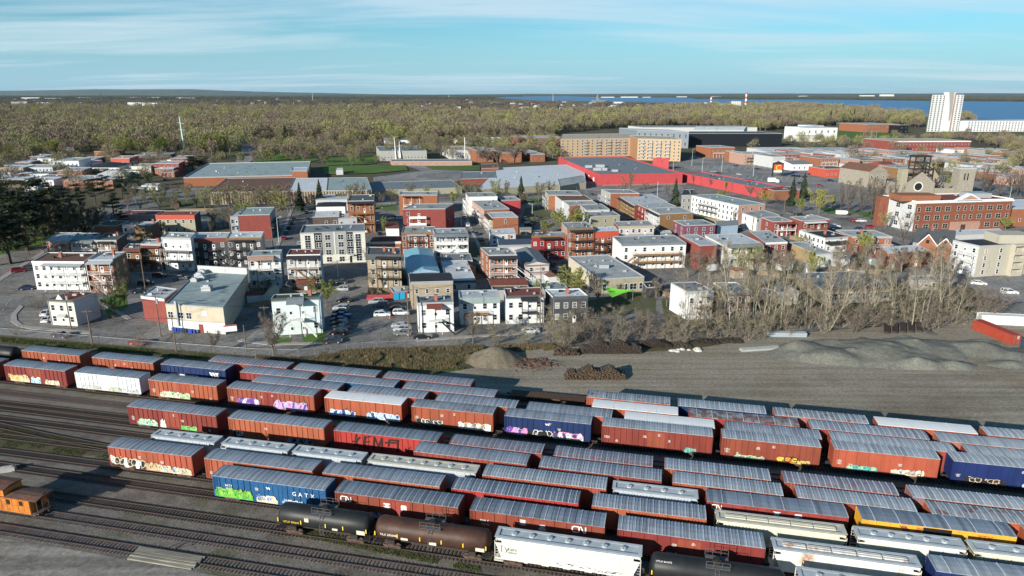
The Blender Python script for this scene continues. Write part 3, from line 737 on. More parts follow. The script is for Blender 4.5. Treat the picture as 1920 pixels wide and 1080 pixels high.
#  second row
boxcar('B1',-138.4,15.4,'rust','grey')
boxcar('B1',-119.6,15.4,'rust','grey')
boxcar('B1',-102.2,15.4,'navy','grey','with white bar mark',gr=[graff(-5.6,1.0,1.5,WHT,WHT,lo=1.3)],extra=w_mark,sten=False)
boxcar('B1',-83.2,15.4,'brick','grey')
boxcar('B1',-64.7,15.4,'blue','grey',sten=False)
boxcar('B1',-47.4,18.5,'brick','grey',sten=False)
boxcar('B1',-10.3,15.4,'rust','white',sten=False)
boxcar('B1',7.1,18.5,'red','patchy',sten=False,pitch=1.25)
boxcar('B1',27.4,18.5,'brick','grey',sten=False)
boxcar('B1',47.6,18.5,'peel','pale',sten=False)
#  third row
boxcar('B2',-78.0,18.5,'brick','grey',sten=False)
boxcar('B2',-57.2,15.4,'brick','grey',sten=False)
boxcar('B2',-39.4,15.4,'rust','grey',sten=False)
boxcar('B2',-21.9,15.4,'rust','grey',sten=False)
boxcar('B2',-4.2,15.4,'rust','white',sten=False)
boxcar('B2',13.0,15.4,'brick','grey',sten=False)
boxcar('B2',30.1,18.5,'brick','pale',sten=False)
boxcar('B2',50.4,15.4,'brick','pale',sten=False)
#  fourth row (graffiti row)
boxcar('B3',-152.0,15.4,'brick','grey')
boxcar('B3',-134.4,15.4,'brick','grey','with yellow graffiti',gr=[graff(-6.4,-1.9,1.5,CRM,YEL,CRM),graff(-1.2,.9,1.4,WHT,SKY),graff(2.4,5.6,1.0,WHT,CRM)])
boxcar('B3',-116.6,15.4,'white','grey','with faded scrawl',sten=False,gr=[graff(-6.5,-2.0,.7,(.45,.5,.42),(.5,.55,.5)),graff(.2,3.0,.9,(.35,.45,.33),(.48,.5,.4)),graff(4.0,7.0,.6,(.35,.45,.5),(.5,.55,.55))])
boxcar('B3',-98.9,15.4,'rust','grey','with pale green graffiti',gr=[graff(-5.2,-.9,1.3,WHT,LGR,CRM),graff(-.8,1.3,1.2,CRM,LGR)])
boxcar('B3',-81.1,18.5,'brick','grey','with purple graffiti',gr=[graff(-7.0,-2.6,1.6,LAV,PUR,WHT,PUR),graff(.8,7.6,1.7,LAV,PUR,LAV,PNK),(6.5,7.4,z0+1.0,z0+1.8,[TEA,GRN])])
boxcar('B3',-60.3,15.4,'rust','white','with blue graffiti',smooth_side=True,gr=[graff(-6.8,-1.7,1.15,WHT,BLU,SKY),graff(.9,7.2,1.35,WHT,SKY,BLU,SKY)])
boxcar('B3',-42.8,15.4,'rust','rusty','with black graffiti',smooth_side=True,gr=[graff(-6.6,-1.9,1.0,WHT,BLK,(.06,.1,.09)),graff(1.4,7.1,1.25,CRM,(.3,.27,.25),WHT)])
boxcar('B3',-25.2,15.4,'navy','grey','with pink graffiti',gr=[graff(-7.2,-3.5,1.3,LAV,PUR,PNK),graff(-3.4,1.0,1.1,WHT,BLK),graff(1.2,6.3,1.25,PNK,(.05,.06,.14),WHT)],extra=small_v)
boxcar('B3',-7.8,18.5,'brick','pale','with one pale green tag',gr=[graff(5.0,6.6,.8,LGR,TEA)])
boxcar('B3',12.3,15.4,'brick','pale','with yellow black graffiti',gr=[graff(-5.4,-1.0,.55,CRM,LGR),graff(1.5,4.2,1.0,BLK,YEL,ORG),graff(4.3,6.2,.6,CRM,YEL)])
boxcar('B3',29.8,15.4,'rust','pale','with silver graffiti',smooth_side=True,gr=[graff(-5.4,-1.2,.8,TEA,LGR,TEA),graff(1.2,5.6,.9,WHT,(.4,.36,.33),CRM)])
boxcar('B3',47.2,18.5,'navy','pale','with cream graffiti',smooth_side=True,gr=[graff(-7.4,-1.6,.8,CRM,BLK),graff(1.0,4.8,.6,TEA,PNK,SKY)])
#  fifth row
boxcar('C',-94.0,18.5,'brick','grey','with mint green graffiti',gr=[graff(-7.3,-3.4,1.2,WHT,LGR,(.2,.55,.35)),graff(-2.4,-1.6,1.6,WHT,WHT),graff(1.9,4.8,.8,LGR,GRN)])
boxcar('C',-73.0,18.5,'rust','grey','with faint black tags',gr=[graff(-8.4,-6.8,1.0,WHT,BLK),graff(2.3,6.9,.9,(.2,.2,.22),BLK,(.3,.3,.32))])
boxcar('C',-52.5,18.5,'red','dark','scrawled with black letters',extra=kemp,sten=False)
boxcar('C',-31.8,15.4,'brick','mauve',sten=False)
boxcar('C',-14.4,15.4,'brick','mauve',sten=False)
boxcar('C',2.9,15.4,'rust','grey',sten=False)
boxcar('C',20.3,15.4,'brick','mauve',sten=False)
boxcar('C',37.6,15.4,'peel','pale',sten=False)
#  sixth row
boxcar('K',-36.6,18.5,'brick','grey')
boxcar('K',-16.1,18.5,'brick','grey')
boxcar('K',4.1,15.4,'rust','pale',sten=False)
boxcar('K',21.5,15.4,'brick','pale',sten=False)
boxcar('K',38.8,18.5,'rust','rusty',sten=False)
#  covered hoppers
m_hop=mat('hopper_grey',(0.34,0.37,0.40),.55,.12,.8,stretch=(1,1,.3),c2=(.22,.24,.26),thr=.64)
m_hopw=mat('hopper_white',(0.56,0.55,0.49),.55,.08,.8,stretch=(1,1,.3),c2=(.45,.42,.34),thr=.66)
m_hopc=mat('hopper_cream',(0.55,0.52,0.40),.6,.1,.8,stretch=(1,1,.3),c2=(.36,.32,.24),thr=.64)
m_hopr=mat('hopper_rusty',(0.62,0.60,0.54),.6,.1,.9,stretch=(1,1,.35),c2=(.30,.12,.045),thr=.54)
m_deck=mat('hopper_roof',(0.40,0.44,0.46),.5,.12,1.0,c2=(.28,.30,.30),thr=.62)
m_deckc=mat('hopper_roof_cream',(0.46,0.45,0.38),.5,.12,1.0,c2=(.30,.29,.24),thr=.62)
def hopper_body(L):
 m=MB();h=L/2;w=1.5
 prof=[(-w,1.5),(w,1.5),(w,3.75),(1.2,4.15),(-1.2,4.15),(-w,3.75)]
 i0=len(m.v)
 m.extrude_x(prof,-h+1.0,h-1.0)
 for e in(-1,1):
  a,b=e*(h-1.0),e*(h-.15)
  P=[(a,-w,1.5),(a,w,1.5),(b,w,3.7),(b,-w,3.7)]
  m.face(P if e>0 else P[::-1])
  m.box(min(a,b),max(a,b),-1.2,1.2,3.85,4.14)
  for s in(-1,1):m.face([(a,s*w,1.5),(b,s*w,3.7),(a,s*w,3.75)])
 n=max(3,int(L/3.6));bw=(L-4.8)/n
 for k in range(n):
  c=-h+2.4+bw*(k+.5)
  for s in(-1,1):m.face([(c-bw/2,s*w,1.5),(c+bw/2,s*w,1.5),(c+.4,s*.5,.55),(c-.4,s*.5,.55)])
  m.box(c-.5,c+.5,-.6,.6,.42,.6)
 for s in(-1,1):
  y0,y1=sorted((s*w,s*(w+.06)))
  m.box(-h+.2,h-.2,y0,y1,1.3,1.52);m.box(-h+1,h-1,y0,y1,3.66,3.76)
  for k in range(int(L/1.15)):
   x=-h+1.2+k*1.15
   if x<h-1.1:m.box(x-.03,x+.03,y0,s*(w+.03)if s>0 else y1,1.52,3.66)if s>0 else m.box(x-.03,x+.03,-w-.03,-w,1.52,3.66)
 return m
def hopper_rail(L):
 m=MB();h=L/2
 for e in(1,):
  for s in(-1,1):
   x=e*(h-.1);m.bar((x,s*1.4,.9),(x,s*1.4,3.95),.07);m.bar((e*(h-.9),s*1.4,.9),(e*(h-.9),s*1.4,3.7),.05)
   for k in range(7):m.bar((x,s*1.4,1.1+k*.4),(e*(h-.55),s*1.4,1.1+k*.4),.035)
  m.box(min(e*(h-1.2),e*h),max(e*(h-1.2),e*h),-1.45,1.45,.88,1.0)
 return m
def hopper_roof(L):
 m=MB();h=L/2
 m.box(-h+.3,h-.3,-1.22,1.22,4.14,4.20)
 for s in(-1,1):
  m.box(-h,h,s*.95-.22,s*.95+.22,4.28,4.32)
 for e in(-1,1):m.box(min(e*h,e*(h-.5)),max(e*h,e*(h-.5)),-1.15,1.15,4.28,4.325)
 for k in range(int(L/1.3)):m.bar((-h+.3+k*1.3,-1.45,3.85),(-h+.3+k*1.3,-1.2,4.2),.05)
 return m
def hatch_mesh(kind):
 m=MB()
 if kind=='round':
  m.prism([(math.cos(t*.5236)*.34,math.sin(t*.5236)*.34)for t in range(12)],4.19,4.40)
  for k in range(4):a=k*math.pi/4;m.bar((math.cos(a)*.4,math.sin(a)*.4,4.42),(-math.cos(a)*.4,-math.sin(a)*.4,4.42+.002*k),.06,.04)
 else:
  m.box(-1.35,1.35,-.42,.42,4.19,4.36);m.box(-1.38,1.38,-.05,.05,4.36,4.40)
 return m
def hopper(row,t,L,body,deck,desc,hatch='round',nh=4,full=False,gr=(),extra=None):
 root=stock_root('covered_hopper',stock_label(row,desc+' covered hopper'),'hopper car',row,t,L)
 link('body',cached(('hb',L),lambda:hopper_body(L).mesh('body')),body,root)
 link('roof',cached(('hr',L),lambda:hopper_roof(L).mesh('roof')),deck,root)
 for rz in(0,math.pi):link('end_frame',cached(('he',L),lambda:hopper_rail(L).mesh('end_frame')),body,root,(0,0,0),rz)
 for k in range(nh):
  link('hatch',cached(('hh',hatch),lambda:hatch_mesh(hatch).mesh('hatch')),m_deck if hatch=='round' else body,root,(-L/2+1.2+(L-2.4)*(k+.5)/nh,0,0))
 add_trucks(root,L,full)
 for i,g in enumerate(gr):graffiti(root,*g[:4],g[4],int(abs(t))+i,y=-1.5-.09)
 if extra:extra(root)
 return root
hopper('D',-82.0,12.2,m_hop,m_deck,'small grey');hopper('D',-68.7,12.2,m_hop,m_deck,'small grey');hopper('D',-55.9,12.2,m_hop,m_deck,'small grey')
hopper('D',-42.9,17.8,m_hop,m_deckc,'long pale-topped grey',nh=7)
boxcar('D',-24.0,18.5,'rust','pale','with one rusty roof sheet',sten=False)
hopper('D',-4.6,12.2,m_hop,m_deck,'blue-grey',nh=4)
boxcar('D',8.8,18.5,'brick','dark','lettered CN',smooth_side=True,pitch=1.9,extra=cn(-8.6,3.3,.62,((0.1,3.5),(2.9,3.5))),sten=False)
boxcar('D',29.1,18.5,'yellow','dark','lettered TTX',smooth_side=True,pitch=1.5,extra=ttx,sten=False)
boxcar('D',49.4,18.5,'rust','pale',sten=False)
#  eighth row
boxcar('E',-86.0,15.4,'rust','grey','with black graffiti',full=True,gr=[graff(-7.4,-1.1,1.75,CRM,BLK,WHT,BLK),graff(-1.0,1.4,1.5,CRM,(.5,.35,.2)),graff(1.5,7.2,1.15,CRM,(.35,.45,.5),(.6,.5,.35))])
boxcar('E',-68.2,18.5,'rust','grey',full=True)
boxcar('E',-47.9,18.5,'rust','grey','with stained roof sheets',sten=False)
boxcar('E',-27.5,18.5,'red','dark',smooth_side=True,sten=False)
boxcar('E',-7.0,15.4,'rust','grey',smooth_side=True,sten=False)
hopper('E',9.7,16.6,m_hopc,m_deckc,'cream','trough',5)
hopper('E',27.4,13.0,m_hopw,m_deck,'pale white','round',5)
hopper('E',41.0,13.4,m_hopc,m_deck,'cream','round',4)
#  ninth row
boxcar('F',-63.8,18.5,'blue','grey','lettered GATX',door=4.6,double=True,full=True,gr=[graff(-8.9,-2.9,1.6,(.18,.45,.05),(.26,.55,.08),GRN),graff(-1.9,1.2,1.1,WHT,(.2,.3,.5),CRM),graff(2.4,5.4,.95,WHT,SKY,(.25,.4,.55))],extra=gatx)
boxcar('F',-43.7,18.5,'brick','dark','lettered CN',door=4.4,double=True,smooth_side=True,full=True,extra=cn(-8.4,3.05,.75,((-1.3,3.15),(1.25,3.15))),sten=False,gr=[graff(-6.0,-2.2,.9,(.12,.15,.22),(.25,.3,.4)),graff(7.2,8.8,.9,LAV,WHT)])
boxcar('F',-23.4,18.5,'brick','dark','lettered DW C',smooth_side=True,full=True,pitch=.8,extra=lambda r:(cn(5.0,3.05,.85,((-1.8,3.4),(.9,3.0)))(r),put_text(r,'DW C',.48,-7.2,2.9,Y0,m_white_paint),put_text(r,'795 376',.36,-7.1,2.35,Y0,m_white_paint)),sten=False)
boxcar('F',-3.1,18.5,'brick','grey','behind the dark tank car',smooth_side=True,full=True,gr=[graff(-2.6,-1.7,.8,WHT,WHT,lo=.9)])
hopper('F',16.4,17.2,m_hopr,m_deck,'rust-streaked white','trough',5)
boxcar('F',35.0,18.5,'navy','pale',sten=False,smooth_side=True,pitch=1.5)
#  tenth row: tank cars and white hopper
def tank_car(row,t,L,m_t,desc,marks,r=1.52):
 root=stock_root('tank_car',stock_label(row,desc+' tank car'),'tank car',row,t,L)
 h=L/2;cz=1.15+r;mb=MB()
 prof=[(-h+.05,.02),(-h+.12,r*.55),(-h+.35,r*.85),(-h+.7,r)]+[(x,r)for x in(-h*.5,0,h*.5)]+[(h-.7,r),(h-.35,r*.85),(h-.12,r*.55),(h-.05,.02)]
 mb.lathe_x(prof,28,0,cz)
 put('tank',mb,m_t,root,smooth=True)
 mb=MB()
 mb.box(-h-.1,h+.1,-.2,.2,.72,1.0)
 for e in(-1,1):
  mb.box(e*(h-2.4)-.5,e*(h-2.4)+.5,-1.2,1.2,.85,1.45);mb.box(min(e*(h-1.1),e*h),max(e*(h-1.1),e*h),-1.4,1.4,.9,1.0)
  for s in(-1,1):mb.bar((e*h,s*1.35,.9),(e*h,s*1.35,2.2),.05)
  mb.bar((e*h,-1.35,2.2),(e*h,1.35,2.2),.05)
 put('underframe',mb,m_under,root)
 mb=MB();zt=cz+r
 mb.lathe_x([(-.01,.01),(-.01,.5),(.01,.5),(.01,.01)],6)
 mb=MB();mb.prism([(math.cos(a*.5236)*.55,math.sin(a*.5236)*.55)for a in range(12)],zt-.1,zt+.35);mb.prism([(math.cos(a*.5236)*.3,.0+math.sin(a*.5236)*.3)for a in range(12)],zt+.35,zt+.5)
 put('dome',mb,m_under,root)
 mb=MB()
 for s in(-1,1):
  mb.box(-1.4,1.4,s*1.0-.3,s*1.0+.3,zt-.12,zt-.07)
  for x in(-1.4,-.5,.5,1.4):mb.bar((x,s*1.3,zt-.1),(x,s*1.3,zt+.85),.04)
  for z in(zt+.4,zt+.85):mb.bar((-1.4,s*1.3,z),(1.4,s*1.3,z),.04)
  mb.bar((-.25,s*1.62,1.0),(-.25,s*1.32,zt-.1),.05);mb.bar((.25,s*1.62,1.0),(.25,s*1.32,zt-.1),.05)
  for k in range(8):f=k/7;mb.bar((-.25,s*(1.64-.3*max(0,f-.3)),1.1+f*2.9),(.25,s*(1.64-.3*max(0,f-.3)),1.1+f*2.9),.035)
 put('platform',mb,flat('platform_steel',(.10,.10,.10),.7),root)
 add_trucks(root,L,True)
 mb=MB()
 for x in marks['bars']:mb.box(x-.07,x+.07,-r-.03,-r+.08,cz-.45,cz+.15)
 put('reflector_strips',mb,m_yellow_paint,root)
 for s_,sz,x,z,mm_ in marks['text']:put_text(root,s_,sz,x,z,-r-.02 if abs(z-cz)<.5 else-math.sqrt(max(.05,r*r-(z-cz)**2))-.12,mm_)
 mb=MB()
 for x,z,w,hh in marks.get('plates',()):mb.box(x-w,x+w,-r-.04,-r+.2,z-hh,z+hh)
 if mb.v:put('placard',mb,flat('placard',(.55,.52,.40),.6),root,kind='stuff')
 return root
m_tblk=mat('tank_black',(0.016,0.018,0.019),.5,.25,1.0,c2=(.035,.033,.03),thr=.6)
m_tbrn=mat('tank_brown',(0.050,0.024,0.016),.55,.3,.9,c2=(.085,.035,.02),thr=.55)
tank_car('G',-50.2,14.0,m_tblk,'black',{'bars':(-6.6,-3.1,.6,3.2,6.6),'text':[('UTLX 300640',.42,-4.6,2.35,m_yellow_paint)],'plates':[(-2.2,3.0,.32,.28),(5.8,2.2,.6,.3),(2.0,2.15,.4,.14)]})
tank_car('G',-35.6,16.2,m_tbrn,'rusty brown and black',{'bars':(-7.8,-4.6,-1.4,1.6,4.6,7.7),'text':[('TILX 283608',.45,-5.9,2.5,m_white_paint)],'plates':[(-3.6,2.2,.5,.16),(.4,2.1,.5,.2),(6.9,2.2,.6,.25)]})
def wh(root):
 dk=flat('stencil_dark',(.10,.12,.13),.7)
 put_text(root,'CEFX',.5,-7.0,2.9,-1.60,dk);put_text(root,'460167',.38,-7.0,2.45,-1.60,dk)
 mb=MB()
 for k,s in enumerate([[(-8.9,3.2),(-8.4,3.4)],[(-8.4,3.4),(-8.5,2.4)],[(-8.0,3.2),(-7.7,2.6)],[(-7.9,2.4),(-7.5,3.2)]]):stroke(mb,s,.06,-1.6-.001*k)
 put('graffiti',mb,dk,root,kind='stuff')
hopper('G',-18.7,18.9,m_hopw,m_deck,'clean white','round',7,True,gr=[(-1.5,3.6,1.45,2.1,[WHT,(.7,.7,.68)]),(4.0,7.2,1.4,1.8,[(.4,.4,.38),WHT])],extra=wh)
tank_car('G',1.2,16.2,m_tblk,'dark grey',{'bars':(-7.8,),'text':[('UTLX 661672',.34,-6.4,3.9,m_white_paint)]})
hopper('G',18.6,17.2,m_hopr,m_deck,'grey-topped','round',6)
tank_car('B1',-155.5,14.0,m_tblk,'black white-topped',{'bars':(),'text':[]})
root=thing('flat_car','empty rusty brown flat car on the dead-end track by the lot','flat car',trk('B00',-20.2,RT),-TA,'freight cars standing in the rail yard')
mb=MB();mb.box(-7.6,7.6,-1.4,1.4,.95,1.12);mb.box(-7.6,7.6,-.3,.3,.6,.95)
for k in range(26):mb.box(-7.5+k*.585,-7.5+k*.585+.5,-1.42,1.42,1.12,1.16)
put('deck',mb,mat('flatcar_deck',(.10,.055,.035),.9,.3,2,rand=.1),root);add_trucks(root,15.2,False)
#  caboose
m_cab=mat('caboose_orange',(0.47,0.155,0.020),.65,.25,1.4,stretch=(1,1,.35),c2=(.17,.06,.028),thr=.52)
m_cabr=mat('caboose_roof',(0.105,0.055,0.040),.8,.35,1.0,c2=(.22,.085,.04),thr=.50)
m_void=flat('dark_interior',(.012,.011,.010),.9)
root=thing('caboose','weathered orange caboose with rusty roof and raised cupola','caboose',UV(-91.6,71.1,RT),-TA)
mb=MB();mb.box(-4.6,4.6,-1.45,1.45,.95,3.15,skip='t');mb.box(-4.62,4.62,-1.50,1.50,.78,1.02);put('body',mb,m_cab,root)
for x in(-3.4,.9,3.1):
 for s in(-1,1):
  mb=MB();mb.box(x-.3,x+.3,s*1.47-.03,s*1.47+.03,2.05,2.75);w=put('window',mb,m_void,root)
mb=MB();mb.extrude_x([(-1.6,3.1),(1.6,3.1),(1.6,3.2),(.7,3.42),(-.7,3.42),(-1.6,3.2)],-6.1,6.1);put('roof',mb,m_cabr,root)
mb=MB();mb.box(-3.5,.4,-1.5,1.5,3.22,4.25);c=put('cupola',mb,m_cab,root)
mb=MB();mb.extrude_x([(-1.62,4.23),(1.62,4.23),(1.62,4.32),(.6,4.5),(-.6,4.5),(-1.62,4.32)],-3.7,.6);put('cupola_roof',mb,m_cabr,c)
for x in(-2.9,-.6):
 mb=MB();mb.box(x-.45,x+.45,-1.53,-1.5,3.55,4.05);put('cupola_window',mb,m_void,c)
for e in(-1,1):
 mb=MB()
 mb.box(min(e*4.6,e*5.9),max(e*4.6,e*5.9),-1.4,1.4,.85,1.0)
 for s in(-1,1):
  mb.bar((e*5.85,s*1.4,.3),(e*5.85,s*1.4,3.15),.07);mb.bar((e*4.75,s*1.45,.3),(e*4.75,s*1.45,3.1),.05);mb.box(min(e*4.9,e*5.6),max(e*4.9,e*5.6),s*1.3-.15,s*1.3+.15,.35,.4)
 for y in(-.5,.5):mb.bar((e*5.85,y,.9),(e*5.85,y,3.1),.05)
 for z in(1.5,2.0):mb.bar((e*5.85,-1.4,z),(e*5.85,1.4,z),.05)
 put('end_platform',mb,m_truck,root)
mb=MB();mb.box(4.6,4.63,-.4,.4,1.0,2.95);put('door',mb,m_void,root)
mb=MB();mb.box(-4.55,4.55,-1.53,-1.45,1.9,1.96);mb.box(-4.55,4.55,-1.53,-1.45,2.85,2.9)
for k in range(10):mb.box(-4.5+k,-4.44+k,-1.49,-1.45,1.05,3.1)
put('side_rib',mb,m_cab,root,kind='stuff')
mb=MB();mb.box(-.9,.9,-.35,.35,3.43,3.5);mb.box(1.8,5.8,-.28,.28,3.46,3.52);put('running_board',mb,m_truck,root,kind='stuff')
mb=MB();mb.box(-.6,-.2,.3,.7,3.4,4.0);put('smokestack',mb,m_cabr,root)
mb=MB();mb.box(-4.5,4.5,-.25,.25,.6,.8);mb.box(-1.5,1.5,-1.2,-.5,.45,.8);put('underframe',mb,m_under,root)
add_trucks(root,11.6,True)
#  BUILDINGS
WALL={'white':mat('wall_white',(.62,.63,.62),.8,.05,.7,c2=(.50,.50,.48),thr=.62),'cream':mat('wall_cream',(.56,.545,.47),.85,.06,.7,c2=(0.403,0.382,0.329),thr=.57,stretch=(1,1,.45)),'mint':mat('wall_mint',(.54,.62,.61),.8,.05,.7,c2=(0.389,0.434,0.427),thr=.57,stretch=(1,1,.45)),'beige':mat('wall_beige',(.46,.41,.31),.85,.10,.8,c2=(0.331,0.287,0.217),thr=.57,stretch=(1,1,.45)),'tan':mat('wall_tan',(.31,.255,.18),.9,.14,1.2,c2=(0.302,0.231,0.154),thr=.57,stretch=(1,1,.45)),'yellow':mat('wall_yellowbrick',(.33,.235,.115),.9,.14,1.2,c2=(0.238,0.164,0.081),thr=.57,stretch=(1,1,.45)),'brick':mat('wall_brick',(.205,.075,.045),.9,.2,1.6,c2=(0.148,0.052,0.032),thr=.57,stretch=(1,1,.45)),'orange':mat('wall_orangebrick',(.255,.10,.052),.9,.16,1.6,c2=(0.184,0.070,0.036),thr=.57,stretch=(1,1,.45)),'brown':mat('wall_brownbrick',(.20,.115,.055),.9,.2,1.6,c2=(0.144,0.081,0.038),thr=.57,stretch=(1,1,.45)),'dkbrown':mat('wall_darkbrown',(.10,.07,.058),.9,.15,1.2,c2=(0.072,0.049,0.041),thr=.57,stretch=(1,1,.45)),'red':mat('wall_red',(.23,.026,.026),.8,.1,1.0,c2=(0.166,0.018,0.018),thr=.57,stretch=(1,1,.45)),'redbrick':mat('wall_redbrick',(.215,.055,.044),.9,.15,1.6,c2=(0.155,0.038,0.031),thr=.57,stretch=(1,1,.45)),'coral':mat('wall_coral',(.42,.075,.045),.7,.06,1.0,c2=(0.302,0.052,0.032),thr=.57,stretch=(1,1,.45)),'pink':mat('wall_pink',(.36,.22,.17),.85,.1,1.2,c2=(0.259,0.154,0.119),thr=.57,stretch=(1,1,.45)),'palepink':mat('wall_palepink',(.50,.455,.44),.85,.07,1.0,c2=(0.360,0.319,0.308),thr=.57,stretch=(1,1,.45)),'char':mat('wall_charcoal',(.055,.056,.062),.8,.12,1.0,c2=(0.040,0.039,0.043),thr=.57,stretch=(1,1,.45)),'grey':mat('wall_grey',(.30,.30,.28),.85,.08,1.0,c2=(0.216,0.210,0.196),thr=.57,stretch=(1,1,.45)),'ltgrey':mat('wall_ltgrey',(.44,.45,.45),.85,.06,1.0,c2=(0.317,0.315,0.315),thr=.57,stretch=(1,1,.45)),'purple':mat('wall_purple',(.16,.055,.085),.85,.12,1.2,c2=(0.115,0.038,0.059),thr=.57,stretch=(1,1,.45)),'stone':mat('wall_stone',(.27,.245,.20),.95,.2,1.4,c2=(0.259,0.231,0.189),thr=.57,stretch=(1,1,.45)),'black':mat('wall_black',(.012,.014,.02),.45,.1,.6,c2=(0.009,0.010,0.014),thr=.57,stretch=(1,1,.45)),'greige':mat('wall_greige',(.40,.37,.30),.85,.05,.8,c2=(0.288,0.259,0.210),thr=.57,stretch=(1,1,.45)),'olive':mat('wall_olive',(.30,.28,.20),.9,.1,1.0,c2=(0.216,0.196,0.140),thr=.57,stretch=(1,1,.45)),'mallred':mat('wall_mallred',(.41,.06,.065),.75,.05,.5,c2=(0.259,0.035,0.041),thr=.57,stretch=(1,1,.45)),'slate':mat('wall_slate',(.16,.19,.22),.7,.08,1.0,c2=(0.115,0.133,0.154),thr=.57,stretch=(1,1,.45)),'bluew':mat('wall_bluegrey',(.30,.40,.50),.8,.08,1.0,c2=(0.216,0.280,0.350),thr=.57,stretch=(1,1,.45)),'tanapt':mat('wall_tanapt',(.40,.29,.18),.9,.07,.8,c2=(0.288,0.203,0.126),thr=.57,stretch=(1,1,.45)),'tanapt2':mat('wall_tanapt2',(.34,.18,.095),.9,.07,.8,c2=(0.245,0.126,0.066),thr=.57,stretch=(1,1,.45))}
RF={'grey':mat('flat_roof_grey',(.31,.335,.33),.85,.2,.35,c2=(.11,.115,.115),thr=.55,rand=.2,seam=.8),'green':mat('flat_roof_greengrey',(.27,.335,.33),.8,.16,.3,c2=(.09,.105,.105),thr=.56,rand=.12,seam=.8),'pale':mat('flat_roof_pale',(.45,.485,.495),.75,.14,.35,c2=(.20,.215,.22),thr=.55,rand=.2,seam=.8),'white':mat('flat_roof_white',(.58,.61,.63),.65,.10,.4,c2=(.36,.38,.39),thr=.58,seam=.8),'brown':mat('flat_roof_brown',(.135,.07,.048),.9,.15,.8),'redbrown':mat('flat_roof_redbrown',(.17,.052,.038),.9,.15,.8),'black':mat('flat_roof_black',(.024,.026,.03),.7,.2,.5,seam=.8),'green2':mat('roof_dark_green',(.028,.07,.045),.8,.12,.8),'blue':mat('roof_blue_metal',(.20,.42,.50),.45,.08,.5),'navy':mat('roof_navy',(.045,.065,.10),.8,.12,.8),'char':mat('roof_charcoal',(.075,.083,.088),.85,.15,.8),'slate':mat('roof_slate',(.16,.185,.20),.8,.12,.6),'tan':mat('roof_tan',(.38,.33,.24),.85,.1,.5)}
m_glass=flat('window_glass',(.018,.024,.030),.12,spec=.5)
PANES=[m_glass,m_glass,m_glass,flat('window_blind',(.30,.29,.26),.5),flat('window_curtain',(.12,.115,.11),.4)]
pq=random.Random(2)
m_frame=flat('window_frame',(.70,.71,.70),.6)
m_dark=flat('dark_trim',(.03,.03,.033),.7)
m_wood=mat('deck_wood',(.26,.15,.07),.85,.15,1.5)
m_door=flat('door_white',(.66,.66,.64),.6)
m_chim=mat('chimney_brick',(.30,.12,.08),.9,.2,2.5)
m_vent=flat('roof_vent',(.42,.44,.45),.5,.4)
m_trim=mat('cornice_trim',(.33,.34,.34),.7,.08,1)
TRIM={'white':m_door,'dark':m_dark,'wood':m_wood,'grey':mat('trim_grey',(.36,.38,.39),.7,.06,1),'green':RF['slate'],'brown':RF['redbrown'],'red':WALL['red'],'iron':flat('iron_black',(.02,.02,.022),.6),'pink':WALL['pink']}
def window_mesh(w,h):
 m=MB();f=.09
 m.box(-w/2-f,w/2+f,-.07,0,-f,0);m.box(-w/2-f,w/2+f,-.07,0,h,h+f);m.box(-w/2-f,-w/2,-.07,0,0,h);m.box(w/2,w/2+f,-.07,0,0,h)
 m.box(-w/2,w/2,-.055,0,h*.5-.03,h*.5+.03)
 if w>1.3:m.box(-.04,.04,-.055,0,0,h)
 return m
def pane_mesh(w,h):
 m=MB();m.box(-w/2,w/2,-.03,0,0,h,skip='fb');return m
def merge(dst,src,x,y,z,mi=None):
 i=len(dst.v);dst.v+=[(a+x,b+y,c+z)for a,b,c in src.v];dst.f+=[tuple(q+i for q in f)for f in src.f];dst.m+=[mi if mi is not None else k for k in src.m]
